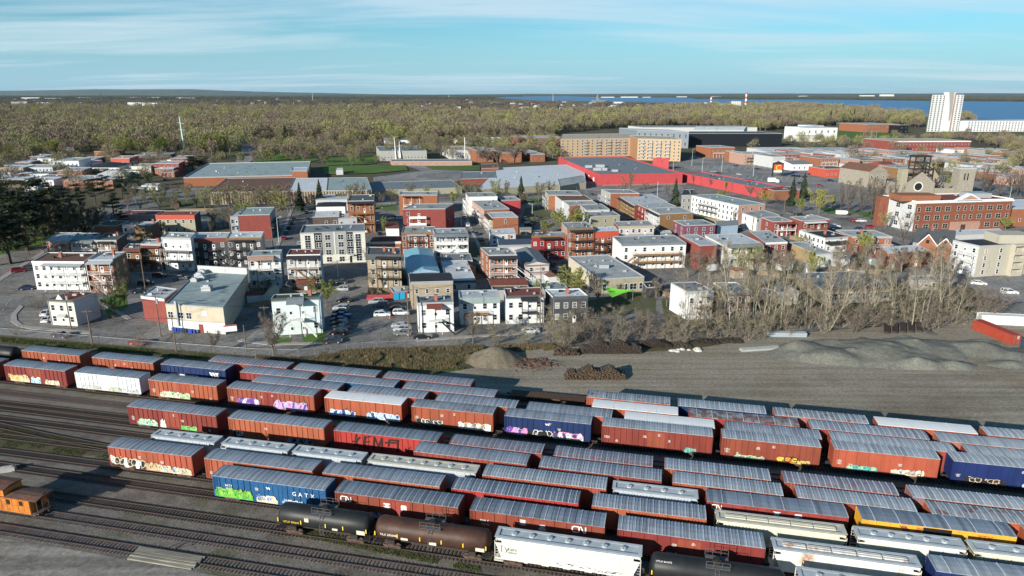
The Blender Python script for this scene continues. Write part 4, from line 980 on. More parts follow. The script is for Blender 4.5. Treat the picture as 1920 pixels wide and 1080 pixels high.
def facade(root,P0,P1,h,n,cols=3,z0=0.3,top=0.7,fine=True,door=True,gal=None,w=1.0,hh=1.45,skip=(),trim=None,doorcols=None,frame=None):
 """windows, doors and galleries on the wall from P0 to P1 (outside on the right hand)"""
 e=(P1-P0);W=e.length
 if W<.5:return
 e.normalize();rz=math.atan2(e.y,e.x)
 loc=P0-Vector(root.location);loc.z=0
 fr=frame or m_frame
 sh=(h-top-z0)/n
 hh=min(hh,sh*.58)
 def at(x,y,z):return(loc.x+e.x*x+(-e.y)*y,loc.y+e.y*x+e.x*y,z)
 mw,mg=MB(),MB()
 doorcols=doorcols if doorcols is not None else([cols//2]if door else[])
 for i in range(n):
  for j in range(cols):
   if(i,j)in skip:continue
   x=W*(j+.5)/cols;zb=z0+sh*i+sh*.28
   isdoor=(i==0 and j in doorcols)or(gal and i in gal.get('lv',range(1,n))and j in doorcols)
   if isdoor:
    mb=MB();mb.box(-.5,.5,-.06,0,0,2.05);mb.box(-.3,.3,-.075,-.06,1.1,1.85,1)
    if fine:o=put('door',mb,[m_door,m_glass],root,at(x,0,z0+sh*i-.25 if i else.15),rz)
    else:merge(mw,mb,x,0,z0+sh*i-.25 if i else.15)
    continue
   if fine:
    wo=link('window',cached(('wm',w,round(hh,2)),lambda:window_mesh(w,hh).mesh('window')),fr,root,at(x,0,zb),rz)
    link('pane',cached(('pm',w,round(hh,2)),lambda:pane_mesh(w,hh).mesh('pane')),pq.choice(PANES),wo)
   else:
    merge(mw,window_mesh(w,hh),x,0,zb,0);merge(mw,pane_mesh(w,hh),x,0,zb,1)
 if mw.v:put('windows',mw,[fr,m_glass],root,at(0,0,0),rz,kind='stuff')
 if gal:
  a,b=gal.get('s',(0.05,.95));a*=W;b*=W;dp=gal.get('d',1.7)
  tm=TRIM[gal.get('c','white')];deckm=TRIM[gal.get('deck',gal.get('c','white'))]
  lv=list(gal.get('lv',range(1,n)))
  np_=max(2,int((b-a)/3.2)+1)
  ztop=z0+sh*(max(lv)+1)-.15 if gal.get('roof')else z0+sh*max(lv)+.1
  post,deck,rail=MB(),MB(),MB()
  for k in range(np_):
   x=a+.08+(b-a-.16)*k/(np_-1)
   pm=MB();pm.box(x-.07,x+.07,-dp+.02,-dp+.16,0,ztop)
   if fine:put('post',pm,tm,root,at(0,0,0),rz)
   else:merge(post,pm,0,0,0)
  for i in lv:
   z=z0+sh*i-.25
   d1=MB();d1.box(a,b,-dp,-.02,z-.16,z)
   r1=MB();r1.box(a,b,-dp-.03,-dp+.03,z+.92,z+1.0);r1.box(a,b,-dp-.02,-dp+.02,z+.1,z+.15)
   for s in(a,b):r1.box(s-.03,s+.03,-dp,-.03,z+.9,z+.97)
   q=a+.2
   while q<b:r1.box(q-.03,q+.03,-dp-.015,-dp+.015,z+.15,z+.92);q+=.34
   if gal.get('solid'):r1.box(a,b,-dp-.012,-dp+.012,z+.14,z+.93)
   if fine:put('balcony_deck',d1,deckm,root,at(0,0,0),rz);put('railing',r1,tm,root,at(0,0,0),rz)
   else:merge(deck,d1,0,0,0);merge(rail,r1,0,0,0)
  if gal.get('roof'):
   m=MB();z=ztop
   m.extrude_x([(-dp-.35,z),(-.02,z),(-.02,z+gal.get('rh',.7)),(-dp*.45,z+gal.get('rh',.7)*.75)],a-.2,b+.2)
   put('awning',m,TRIM[gal['roof']],root,at(0,0,0),rz)
  if gal.get('stair')is not None:
   m=MB();x0=a+(b-a)*gal['stair'];dirn=gal.get('dir',1)
   for i in lv:
    z1=z0+sh*i-.25;zb=z1-sh if i>1 else.05;x1=x0+dirn*3.3;y=-dp-.5
    for yy in(y-.4,y+.4):m.bar((x1,yy,zb),(x0,yy,z1),.07,.24)
    for k in range(11):f=(k+.5)/11;m.box(min(x0,x1)+3.3*(f if dirn<0 else 1-f)-.14,min(x0,x1)+3.3*(f if dirn<0 else 1-f)+.14,y-.38,y+.38,zb+(z1-zb)*f-.02,zb+(z1-zb)*f+.03)
    m.bar((x1,y-.4,zb+.9),(x0,y-.4,z1+.9),.05)
    m.box(min(x0,x0-dirn*.9),max(x0,x0-dirn*.9),y-.42,-dp+.02,z1-.1,z1-.01)
   put('stair',m,TRIM[gal.get('sc',gal.get('c','white'))],root,at(0,0,0),rz)
  if not fine:
   merge(rail,post,0,0,0);merge(rail,deck,0,0,0);put('gallery',rail,tm,root,at(0,0,0),rz)
BUILT=[]
def building(label,fl,fr,bl=None,br=None,h=None,by=None,n=2,wall='brick',side=None,left=None,roof='grey',cols=3,gal=None,rk='flat',fine=None,door=True,chim=0,vents=2,name='house',cat='house',par=.25,trim=None,cornice=None,w=1.0,hh=1.45,sidew=0,leftw=0,leftgal=None,skip=(),group=None,doorcols=None,awn=None,rightgal=None,rh=2.0,seed=None,pts=None):
 if pts:A,B,C,D=[Vector(q)for q in pts];fl=proj((A.x,A.y,0))
 elif h is None:h=height_between(fl[0],fl[1],by)
 if not pts:A,B=G(fl[0],fl[1],h),G(fr[0],fr[1],h)
 if pts:pass
 elif bl:D=G(bl[0],bl[1],h);C=B+(D-A)
 else:C=G(br[0],br[1],h);D=A+(C-B)
 for q in(A,B,C,D):q.z=0
 BUILT.append([(q.x,q.y)for q in(A,B,C,D)])
 if fine is None:fine=A.y<262
 root=thing(name,label,cat,A,0,group)
 o=A
 loc=[Vector((q.x-o.x,q.y-o.y))for q in(A,B,C,D)]
 wm=WALL[wall];sm=WALL[side or wall];lm=WALL[left or side or wall]
 mb=MB();mb.prism(loc,0,h,0,top=False,side_m=[0,1,1,2]);put('wall',mb,[wm,sm,lm],root)
 rm=RF[roof];q=random.Random(seed or int(fl[0]*3+fl[1]))
 cen=sum(loc,Vector((0,0)))/4
 if rk=='flat':
  def ins(k):return[p+(cen-p)*min(.4,k/max(1.0,(cen-p).length))for p in loc]
  outp,inp=[p+(p-cen).normalized()*.06 for p in loc],ins(.22)
  mb=MB();mb.face([(p.x,p.y,h+.02)for p in ins(.1)],0)
  z1=h+par
  for k in range(4):
   a,b=outp[k],outp[(k+1)%4];c,d=inp[(k+1)%4],inp[k]
   mb.face([(a.x,a.y,h-.12),(b.x,b.y,h-.12),(b.x,b.y,z1),(a.x,a.y,z1)],1);mb.face([(a.x,a.y,z1),(b.x,b.y,z1),(c.x,c.y,z1),(d.x,d.y,z1)],1);mb.face([(d.x,d.y,z1),(c.x,c.y,z1),(c.x,c.y,h),(d.x,d.y,h)],1)
  put('roof',mb,[rm,trim or m_trim],root)
  for k in range(vents+(2 if fine else 0)):
   s,t=q.uniform(.15,.85),q.uniform(.2,.8)
   p=loc[0]+(loc[1]-loc[0])*s+(loc[3]-loc[0])*t
   m=MB();r=q.choice((.15,.2,.3,.55));m.box(p.x-r,p.x+r,p.y-r*.8,p.y+r*.8,h+.02,h+q.uniform(.35,.8));put('roof_vent',m,m_vent if q.random()<.6 else m_dark,root)
 else:
  ov=.35;P=[p+(p-cen).normalized()*ov for p in loc]
  mb=MB();z=h-.02;f=lambda p,zz_:(p.x,p.y,zz_)
  long_x=(loc[1]-loc[0]).length>(loc[3]-loc[0]).length
  if rk=='gablex':m1,m2=(P[0]+P[3])/2,(P[1]+P[2])/2;lx=True
  elif rk=='gabley':m1,m2=(P[0]+P[1])/2,(P[3]+P[2])/2;lx=False
  else:
   lx=long_x
   if lx:m1,m2=(P[0]+P[3])/2,(P[1]+P[2])/2
   else:m1,m2=(P[0]+P[1])/2,(P[3]+P[2])/2
   d_=(m2-m1)*.28;m1,m2=m1+d_,m2-d_
  a,b=f(m1,h+rh),f(m2,h+rh);p0,p1,p2,p3=[f(p,z)for p in P]
  if lx:fs=[[p0,p1,b,a],[p2,p3,a,b]];ends=[[p3,p0,a],[p1,p2,b]]
  else:fs=[[p1,p2,b,a],[p3,p0,a,b]];ends=[[p0,p1,a],[p2,p3,b]]
  for q_ in fs:mb.face(q_,0)
  for q_ in ends:mb.face(q_,1)
  mb.face([p3,p2,p1,p0],0)
  put('roof',mb,[rm,rm if rk=='hip' else wm],root)
 for k in range(chim):
  s,t=q.uniform(.2,.8),q.uniform(.3,.8);p=loc[0]+(loc[1]-loc[0])*s+(loc[3]-loc[0])*t
  m=MB();m.box(p.x-.4,p.x+.4,p.y-.35,p.y+.35,h-.1,h+(1.5 if rk=='flat' else rh+1.0));m.box(p.x-.46,p.x+.46,p.y-.41,p.y+.41,h+(1.35 if rk=='flat' else rh+.8),h+(1.5 if rk=='flat' else rh+.95)+.1);put('chimney',m,m_chim,root)
 if cols:facade(root,A,B,h,n,cols,fine=fine,door=door,gal=gal,w=w,hh=hh,skip=skip,doorcols=doorcols)
 if sidew:facade(root,B,C,h,n,sidew,fine=False,door=False,gal=rightgal)
 if leftw:facade(root,D,A,h,n,leftw,fine=False,door=bool(leftgal),gal=leftgal)
 if fine and cols and not cornice:
  e=B-A;W=e.length;rz=math.atan2(e.y,e.x);m=MB();m.box(-.08,W+.08,-.12,-.0,h-.38,h+par+.03);m.box(-.06,W+.06,-.06,-.0,h-.62,h-.5);put('cornice',m,q.choice((m_trim,WALL['white'],RF['char'],WALL['brown'],m_trim)),root,(0,0,0),rz)
  m=MB();x=W*q.choice((.03,.97));m.tube((x,-.1,.1),(x,-.1,h-.3),.06,n=5);m.box(x-.5,x-.2,-.16,-.02,1.2,1.7);put('drainpipe',m,m_trim,root,(0,0,0),rz)
 if cornice:
  e=B-A;W=e.length;rz=math.atan2(e.y,e.x);m=MB();ch,cm=cornice
  m.box(-.1,W+.1,-.14,-.0,h-ch,h+par+.02);put('cornice',m,cm if not isinstance(cm,str)else RF.get(cm)or WALL[cm],root,(0,0,0),rz)
 if awn:
  e=B-A;W=e.length;rz=math.atan2(e.y,e.x);m=MB();a,b,z,dpt,cm=awn
  m.extrude_x([(-dpt,z),(-.03,z),(-.03,z+.8)],W*a,W*b);put('awning',m,TRIM[cm],root,(0,0,0),rz)
 return root,(A,B,C,D,h)
W2={'c':'white','roof':'white','d':1.7}
#  left cluster
r,g=building('cream two-storey corner house with small gable parapet and brown roof',(88.3,561.7),(137.5,564.2),br=(181.7,548.3),by=609,n=2,wall='cream',side='ltgrey',roof='redbrown',cols=3,par=.12,vents=1,awn=(.35,.65,2.6,1.0,'grey'))  # right wall greyer than the cream front: its shade is put into the colour
A,B=g[0],g[1];e=B-A;m=MB();W=e.length
m.extrude_y([(W*.32,0),(W*.62,0),(W*.47,1.7)],-.05,.35);put('gable',m,WALL['cream'],r,(0,0,g[4]),math.atan2(e.y,e.x))
building('white three-storey block with recessed galleries and brown roof',(59.5,491),(157.5,491.7),br=(182.5,475),by=543,n=3,wall='white',side='brick',roof='brown',cols=7,gal={'c':'white','s':(.24,.98),'d':2.0,'roof':'grey','rh':.5},chim=1,doorcols=[2,5],trim=WALL['white'])
building('brick house with white and pink gallery under a blue-grey roof',(166,488),(211,487.5),br=(236.7,473),by=549,n=3,wall='orange',side='brown',roof='pale',cols=3,gal={'c':'white','s':(0,1),'d':2.0,'roof':'grey','stair':.3,'deck':'pink'},chim=1,sidew=2)
building('red brick house with rounded bay and white roof by the pines',(86,451),(132,451),br=(154,436.7),by=478,n=2,wall='orange',roof='white',cols=3,gal={'c':'grey','s':(.35,.95),'d':1.5,'roof':'grey','rh':.4})
building('brick house with green awning between the bay house and dark house',(132,451.3),(176.7,451.3),br=(188,437.5),by=480,n=2,wall='stone',roof='green',cols=4,gal={'c':'white','s':(.1,.95),'d':1.6,'roof':'green','rh':.9})
building('dark brick house with black porch awning and charcoal roof',(177.5,451.3),(218,451),br=(236.7,437.5),by=480,n=2,wall='brown',side='dkbrown',roof='char',cols=3,gal={'c':'white','s':(.2,.8),'d':1.6,'roof':'dark','rh':.6},chim=2)
building('orange brick house with dark green roof',(176,424),(220,423.3),br=(241.7,414.2),by=446,n=2,wall='orange',side='brown',roof='green2',cols=0,chim=1)
building('white rear wing with outside stair behind the green roof house',(229,423.5),(250,421),br=(258,416),h=6.0,n=2,wall='white',side='white',roof='char',cols=2,gal={'c':'dark','s':(.3,1),'d':1.4,'stair':.5})
building('brown brick house with pale grey roof beside the green roof house',(252,423),(283,422.5),br=(298,416),by=452,n=2,wall='brown',side='dkbrown',roof='pale',cols=1,chim=1)
building('long low brick house with brown roof beyond the green roof house',(219,403.3),(291,403),br=(312,395),by=421,n=1,wall='pink',roof='redbrown',cols=3)
building('dark house with bright orange band under its brown roof',(291.7,404),(364,404),br=(375,396),by=439,n=2,wall='olive',side='char',roof='redbrown',cols=5,cornice=(1.7,'coral')if False else(1.7,WALL['coral']),doorcols=[4])
building('white three-storey house with two levels of porch galleries',(302.5,446),(357,447.5),br=(366.7,437.5),by=506,n=3,wall='white',roof='grey',cols=4,gal={'c':'grey','s':(0,1),'d':2.2,'lv':(1,2),'deck':'dark'},doorcols=[1,2])
building('small brick house with porch next to the white gallery house',(264,458),(301,459),br=(310,450),by=505,n=3,wall='brown',roof='pale',cols=2,gal={'c':'dark','s':(0,1),'d':1.8,'roof':'brown','rh':.5},chim=1)
building('dark brick house behind the bare shrub',(232,466),(263,466),br=(272,458),by=508,n=2,wall='brown',roof='brown',cols=2,gal={'c':'brown','s':(0,1),'d':1.5,'roof':'brown'})
building('charcoal three-storey walk-up with brown cornice',(357.5,448.3),(424,447.5),br=(433,436),by=501,n=3,wall='char',roof='pale',cols=4,gal={'c':'iron','s':(.05,.8),'d':1.3,'stair':.85},cornice=(1.3,'redbrown'),doorcols=[1,2])
building('charcoal three-storey walk-up with black spiral stairs',(424.2,447.5),(490,446.7),br=(495,435),by=501,n=3,wall='char',side='grey',roof='pale',cols=5,gal={'c':'iron','s':(.15,.75),'d':1.3,'roof':'dark','rh':.3,'stair':.05,'dir':-1},doorcols=[1,3])
building('red and orange brick apartment house with grey roof at the corner',(446.7,404),(505.8,402.5),br=(515,389),by=449,n=3,wall='redbrick',side='slate',roof='green',cols=0,sidew=2,rightgal={'c':'dark','s':(.1,.9),'d':1.5},vents=2)
building('pale grey apartment house beside the red brick apartment house',(431,406),(446,405),br=(462,392),by=449,n=3,wall='ltgrey',roof='pale',cols=2,gal={'c':'grey','s':(0,1),'d':1.4})
r,g=building('long beige commercial building with stained grey flat roof',(310,570.8),(418.3,578),br=(464,514),by=619,n=1,wall='beige',side='beige',roof='green',cols=0,par=.25,vents=0,name='commercial_building',cat='building')
A,B,C,D,h=g;e=B-A;rz=math.atan2(e.y,e.x);W=e.length
m=MB();m.box(.03,W-.03,-.05,.2,.05,3.0);put('painted_base',m,WALL['white'],r,(0,0,0),rz)
for x in(.07,.25,.39):
 wo=link('window',cached(('wm',1.4,1.6),lambda:window_mesh(1.4,1.6).mesh('window')),m_frame,r,(e.x*x,e.y*x,3.6),rz);link('pane',cached(('pm',1.4,1.6),lambda:pane_mesh(1.4,1.6).mesh('pane')),m_glass,wo)
m=MB();m.box(W*.54,W*.62,-.1,-.04,.05,2.3);put('door',m,WALL['redbrick'],r,(0,0,0),rz)
m=MB();m.box(W*.18,W*.21,-.5,-.02,1.5,h+1.2);put('duct',m,m_vent,r,(0,0,0),rz)
m=MB();m.box(W*.63,W*.71,-.06,0,h-2.4,h-1.2);put('wall_panel',m,m_door,r,(0,0,0),rz)
m=MB();vv=D-A;pp=[vv*.985,vv*.985+e,vv+e,vv];m.prism([(q.x,q.y)for q in pp],h-.3,h+2.0);put('parapet',m,WALL['ltgrey'],r)
for s,t,k in((.12,.93,1.0),(.14,.80,1.2),(.22,.74,1.0),(.12,.66,.9),(.50,.42,1.3)):
 q=e*s+vv*t;m=MB();m.box(q.x-k,q.x+k,q.y-k*.7,q.y+k*.7,h+.1,h+.1+k);m.box(q.x-k*.6,q.x+k*.6,q.y-k*.5,q.y+k*.5,h+k,h+k*1.4);put('rooftop_unit',m,m_vent,r)
building('low red annex with white roof edge beside the beige building',(265,556),(308,562),br=(333,543),by=599,n=1,wall='redbrick',roof='pale',cols=0,name='annex',cat='building',cornice=(.5,WALL['white']))
building('white house with tan awning and outside stairs behind the lot',(464,481.5),(525,479),br=(529,469),by=541,n=3,wall='white',side='bluew',roof='green',cols=4,gal={'c':'white','s':(.05,.8),'d':2.2,'roof':'pink','stair':.5,'rh':1.0})
building('grey house with brown roof and wooden stair galleries',(538,479),(600,478),br=(604,467.5),by=537,n=3,wall='ltgrey',side='bluew',roof='redbrown',cols=4,gal={'c':'white','s':(.03,.97),'d':2.2,'roof':'dark','deck':'wood','sc':'wood','stair':.3,'rh':.8},chim=0)
building('small white shed with blue door behind the white house',(499,524),(527,524),br=(530,520),by=541,n=1,wall='white',roof='pale',cols=2,name='shed',cat='shed')
building('small garage with grey tent roof between the lots',(493,556),(512,556),bl=(505,540),h=2.6,n=1,wall='ltgrey',roof='tan',cols=0,rk='gabley',rh=1.0,name='garage',cat='garage')
r,g=building('pale mint house with dark green roof and little porch roof',(508.3,561.7),(600,557.5),br=(604,549.5),by=629,n=2,wall='mint',side='bluew',roof='green2',cols=4,door=True,gal={'c':'white','s':(.34,.66),'d':2.4,'roof':'green','stair':.9,'rh':1.2,'lv':(1,)},chim=1,doorcols=[1,2])
r,g=building('four-storey modern apartment building in white, grey and black',(562.5,438.5),(684,434.7),bl=(569,423.5),by=496,n=4,wall='cream',side='ltgrey',roof='slate',cols=0,par=.4,vents=6,name='apartment_building',cat='building')
A,B,C,D,h=g;e=B-A;W=e.length;rz=math.atan2(e.y,e.x);en=e.normalized()
for a,b,wm_,z in((.21,.33,'black',3.2),(.33,.71,'grey',3.6),(.71,.81,'black',3.2)):
 m=MB();m.box(W*a,W*b,-.25 if wm_=='grey' else-.06,-.01,z,h+(.5 if wm_=='grey' else.1));put('cladding_panel',m,WALL[wm_],r,(0,0,0),rz)
m=MB();m.box(W*.515,W*.53,-.32,-.26,3.6,h+.5);put('pilaster',m,m_door,r,(0,0,0),rz)
sh=h/4.15
for i in range(4):
 for x,ww,yo in((.11,1.9,0),(.42,1.8,-.25),(.62,1.8,-.25),(.89,1.9,0),(.25,.75,-.06),(.295,.75,-.06),(.74,.75,-.06),(.785,.75,-.06)):
  if i==0 and ww<1:continue
  yo=0 if i==0 else yo
  L0=en*(W*x)+Vector((-en.y,en.x,0))*yo
  wo=link('window',cached(('wm',ww,1.75),lambda:window_mesh(ww,1.75).mesh('window')),m_frame,r,(L0.x,L0.y,.7+sh*i),rz);link('pane',cached(('pm',ww,1.75),lambda:pane_mesh(ww,1.75).mesh('pane')),m_glass,wo)
  if ww>1.85 and i<3:
   m=MB();m.box(-.95,.95,-.05,0,-1.0,-.12);put('spandrel',m,WALL['black'],r,(L0.x,L0.y,.7+sh*(i+1)),rz)
m=MB();m.box(W*.71,W*.81,-1.3,0,3.0,3.2);put('canopy',m,m_door,r,(0,0,0),rz)
m=MB();m.box(W*.74,W*.775,-.06,0,.1,2.5);put('door',m,m_glass,r,(0,0,0),rz)
building('white-roofed dark brown house behind the modern apartment building',(586,407.5),(636,406),bl=(589,397),by=441,n=2,wall='dkbrown',side='dkbrown',roof='white',cols=3,skip=((0,0),(1,0)),doorcols=[])
building('grey porch wing of the white-roofed house',(634,410),(669,408),bl=(636,402),by=441,n=2,wall='ltgrey',roof='pale',cols=3,gal={'c':'white','s':(0,1),'d':1.5})
building('white house with hipped black roof by the verge',(592.5,387.5),(646.7,386.7),bl=(597,380),by=424,n=2,wall='white',roof='black',cols=3,rk='hip',rh=1.2,door=False)
building('low light-roofed house in front of the factory wall',(591.7,375),(651,374),bl=(592.5,365.5),h=6.0,n=2,wall='ltgrey',roof='pale',cols=0)
building('orange brick triplex with dark wooden galleries',(652.5,377.5),(700.8,376.5),bl=(656.7,366),by=437,n=3,wall='orange',side='brick',roof='char',cols=4,gal={'c':'wood','s':(0,1),'d':2.4,'roof':'dark','deck':'dark','stair':.3},sidew=3)
building('yellow and orange brick corner house with pink galleries',(748,366),(820,366),bl=(752,359.5),by=403,n=2,wall='orange',left='yellow',side='brick',roof='grey',cols=5,gal={'c':'white','s':(.12,.55),'d':1.8,'roof':'dark','deck':'pink','rh':.3},skip=((0,3),(0,4),(1,3),(1,4),(0,0),(1,0)),doorcols=[1])
building('red house with stacked white galleries and grey left wall',(755,392.5),(835,391.7),bl=(775,383),by=434,n=3,wall='redbrick',left='ltgrey',roof='grey',cols=4,gal={'c':'white','s':(.15,.55),'d':1.9,'solid':True},skip=((0,2),(0,3),(1,2),(1,3),(2,2),(2,3)),doorcols=[1])
building('low coral red house with brown roof',(772,411.5),(843,411),bl=(776,402.5),by=431,n=1,wall='mallred',roof='redbrown',cols=2,door=False)
building('brick house with iron balcony next to white galleries',(752.5,437.5),(814,436.7),bl=(757,426),by=480,n=3,wall='brick',roof='grey',cols=6,gal={'c':'iron','s':(.18,.75),'d':1.2,'roof':'grey','rh':.4,'lv':(1,2)},doorcols=[2,4])
building('white three-storey galleries with zigzag white stairs',(815,438.5),(877.5,437.5),br=(871.7,428),by=485,n=3,wall='ltgrey',side='ltgrey',roof='pale',cols=6,gal={'c':'white','s':(0,1),'d':2.2,'roof':'green','solid':True,'stair':.68,'dir':-1,'rh':.9},doorcols=[1,3])
building('small white garage with brown roof in the lane',(724,428),(748,428),bl=(722,416),h=3.4,n=1,wall='white',roof='redbrown',cols=0,rk='gablex',rh=.9,name='garage',cat='garage')
building('low orange brick house with brown hipped roof',(692.5,455),(751.7,454),bl=(700,445),h=5.2,n=1,wall='orange',roof='redbrown',cols=2,rk='hip',rh=1.2,door=False)
building('yellow brick house with charcoal mansard and black galleries',(688,478),(751,479),bl=(690,464),by=539,n=3,wall='tan',roof='char',cols=3,gal={'c':'iron','s':(.3,.98),'d':1.8,'roof':'dark','rh':.5},chim=2,cornice=(1.6,'char'))
building('workshop with light blue metal gable roof',(764,513),(824,509),bl=(757,470),h=4.2,n=1,wall='bluew',roof='blue',cols=0,rk='gabley',rh=1.2,name='workshop',cat='building')
building('low garage with pale blue-grey roof beside the workshop',(838,528),(893,527),bl=(826,490),h=3.4,n=1,wall='ltgrey',roof='pale',cols=2,name='garage',cat='garage',door=False)
building('low shed with slate roof behind the white gallery stairs',(828,489),(886,489),bl=(826,476),h=3.2,n=1,wall='grey',roof='slate',cols=0,name='shed',cat='shed')
building('olive brick house with black pitched roof and small white windows',(771,530),(849,528),bl=(766.7,513),by=580,n=2,wall='tan',left='tan',roof='black',cols=4,w=.8,hh=1.2,door=False,rk='gablex',rh=1.0,skip=((0,0),(0,1),(0,2),(0,3)))
building('white house with porch roof and grey flat roof by the parking',(782.5,569.5),(850,567.5),bl=(781,556),by=624,n=2,wall='white',left='white',roof='slate',cols=3,gal={'c':'white','s':(.28,.68),'d':2.0,'roof':'brown','stair':.98,'rh':.8,'sc':'dark','dir':1},chim=1,doorcols=[1])
building('white house with green shingle mansard edge',(862,560),(937,558),bl=(860,546),by=609,n=2,wall='white',left='ltgrey',roof='pale',cols=4,cornice=(1.5,RF['green']),gal={'c':'wood','s':(.1,.7),'d':1.6,'lv':(1,)},doorcols=[1])
building('white house with brick red flat roof and stepped parapet',(949,556.7),(1020,554),bl=(945,542),by=608,n=2,wall='white',left='white',roof='redbrown',cols=4,gal={'c':'dark','s':(.4,.8),'d':1.8,'roof':'dark','lv':(1,)},doorcols=[2])
building('dark charcoal house with white corner trim and pale roof',(1036.7,558),(1102.5,556),bl=(1023,544),by=607,n=2,wall='char',left='char',roof='pale',cols=4,trim=WALL['white'],chim=1)
building('brick three-storey house with pink and white galleries',(916.7,479),(969,478),bl=(901,465),by=528,n=3,wall='orange',left='orange',roof='grey',cols=4,gal={'c':'white','s':(0,1),'d':2.0,'roof':'dark','deck':'pink','stair':.95,'dir':1,'rh':.7},leftw=2)
building('house with wide blue-grey hipped roof behind the brown-roofed cottage',(985,497),(1030,495),bl=(966,469),h=5.2,n=2,wall='palepink',roof='slate',cols=2,rk='gabley',rh=1.0,door=False)
building('pale cottage extension with brown roof',(997,513),(1034,512),bl=(992,501),by=526,n=1,wall='palepink',roof='redbrown',cols=3,door=False,rk='gablex',rh=1.0,w=.6)
building('low shed with long brown roof',(921,535),(990,534),bl=(914,522),h=3.2,n=1,wall='tan',roof='redbrown',cols=0,rk='gablex',rh=.8,name='shed',cat='shed')
building('low grey shed behind the white house with red roof',(925,546),(995,545),bl=(920,534),h=2.8,n=1,wall='grey',roof='char',cols=0,name='shed',cat='shed')
building('small greenish shed behind the charcoal house',(1020,545),(1065,542),bl=(1014,534),h=3.0,n=1,wall='grey',roof='green',cols=0,name='shed',cat='shed')
r,g=building('low olive commercial building with wide flat grey roof',(1124,524.5),(1208,520),bl=(1066,482),by=551,n=1,wall='olive',left='beige',roof='grey',cols=0,vents=7,par=.35,name='commercial_building',cat='building')
A,B,C,D,h=g;e=B-A;en=e.normalized();rz=math.atan2(e.y,e.x);W=e.length
for x,ww in((.12,1.2),(.6,.8),(.76,2.2),(.93,1.0)):
 wo=link('window',cached(('wm',ww,1.9),lambda:window_mesh(ww,1.9).mesh('window')),m_frame,r,(e.x*x,e.y*x,.9),rz);link('pane',cached(('pm',ww,1.9),lambda:pane_mesh(ww,1.9).mesh('pane')),m_glass,wo)
m=MB();vv=D-A;q=e*.45+vv*.45;m.box(q.x-1.6,q.x+1.6,q.y-1,q.y+1,h+.05,h+1.2);put('rooftop_unit',m,m_vent,r)
building('white three-storey apartment house with wooden galleries',(1165.8,459),(1286.7,456),bl=(1149,444),by=505,n=3,wall='white',left='white',roof='grey',cols=7,gal={'c':'wood','s':(.17,.88),'d':2.2,'stair':.02,'dir':-1},doorcols=[1,3],cornice=(.5,'slate'),name='apartment_house')
building('tall plain red brick side building with pale roof',(1313,461),(1345,459),bl=(1276,441.5),by=508,n=3,wall='redbrick',left='redbrick',roof='pale',cols=0)
building('white and cream house with long green-grey awning',(1357,459),(1427,456),bl=(1322,441),by=503,n=2,wall='cream',left='white',roof='pale',cols=6,gal={'c':'white','s':(.1,1),'d':2.0,'roof':'green','rh':1.0},chim=0)
building('red brick house with white window frames by the yellow building',(1436,456),(1476,454.5),bl=(1405,434),by=487,n=2,wall='redbrick',left='redbrick',roof='pale',cols=3)
building('yellow stucco commercial building with plain side wall',(1531,477),(1562.5,475.5),bl=(1478,455),by=501,n=2,wall='ltgrey',left='yellow',roof='grey',cols=0,chim=0,name='commercial_building',cat='building')
building('low white annex in front of the yellow building',(1562,486),(1594,484),bl=(1552,480),h=3.2,n=1,wall='white',roof='grey',cols=0,name='annex',cat='building')
building('purple brick house with pale green roof',(1284,423.5),(1341.7,421.7),bl=(1262.5,414),by=447,n=2,wall='purple',left='purple',roof='green',cols=4,leftw=2,door=False)
building('brown brick end house with white side galleries',(1237.5,401.7),(1300,399),bl=(1216,391),by=434,n=3,wall='brown',left='ltgrey',roof='grey',cols=2,skip=((0,0),(1,0),(0,1),(1,1)),leftw=3,leftgal={'c':'white','s':(0,1),'d':1.8,'roof':'dark','rh':.3},door=False)
building('beige brick house with plain end wall',(1108,406.7),(1162.5,404),bl=(1093,396),by=434,n=2,wall='olive',left='ltgrey',roof='grey',cols=3,w=.8,skip=((0,0),(1,0)),door=False,leftw=2)
building('pale pink two-storey house with flat grey roof',(1160,425.5),(1226.7,423.5),bl=(1151,416),by=453,n=2,wall='palepink',left='redbrick',roof='grey',cols=6,gal={'c':'grey','s':(.05,.95),'d':1.5,'lv':(1,)},doorcols=[1,4],cornice=(.7,'tan'))
building('bright red house with black gallery',(996.7,443.5),(1062.5,442),bl=(1001,436.5),by=487,n=2,wall='red',roof='grey',cols=5,gal={'c':'dark','s':(.25,.8),'d':1.8,'roof':'dark','rh':.4,'stair':.1,'dir':-1,'sc':'red'},doorcols=[2])
building('brown brick triplex with dark galleries next to the red house',(1064,430),(1112.5,428.5),bl=(1053,418),by=486,n=3,wall='orange',left='pink',roof='grey',cols=4,gal={'c':'dark','s':(.12,1),'d':2.0,'roof':'dark','rh':.5},doorcols=[1])
building('red-banded brick triplex with dark wooden galleries',(1113,436),(1160,434),bl=(1108,427),by=486,n=3,wall='brick',roof='white',cols=4,gal={'c':'dark','s':(0,1),'d':2.0,'lv':(1,2),'stair':.2},cornice=(2.3,WALL['coral']),doorcols=[1])
building('low house with navy shingle roof',(936,461),(996,459.5),bl=(933,449),h=4.2,n=1,wall='ltgrey',roof='navy',cols=3,rk='gablex',rh=1.3,chim=1,door=False)
building('small white house behind the navy roof',(919,440),(967,437),bl=(917,431),by=460,n=2,wall='white',left='white',roof='white',cols=3,door=False)
building('orange brick house with white side porch',(924,408.5),(971.7,407.5),bl=(914,398.5),by=441,n=3,wall='orange',left='yellow',side='bluew',roof='pale',cols=1,skip=((0,0),(1,0)),leftw=3,leftgal={'c':'white','s':(0,1),'d':1.7,'roof':'dark','rh':.3},door=False)
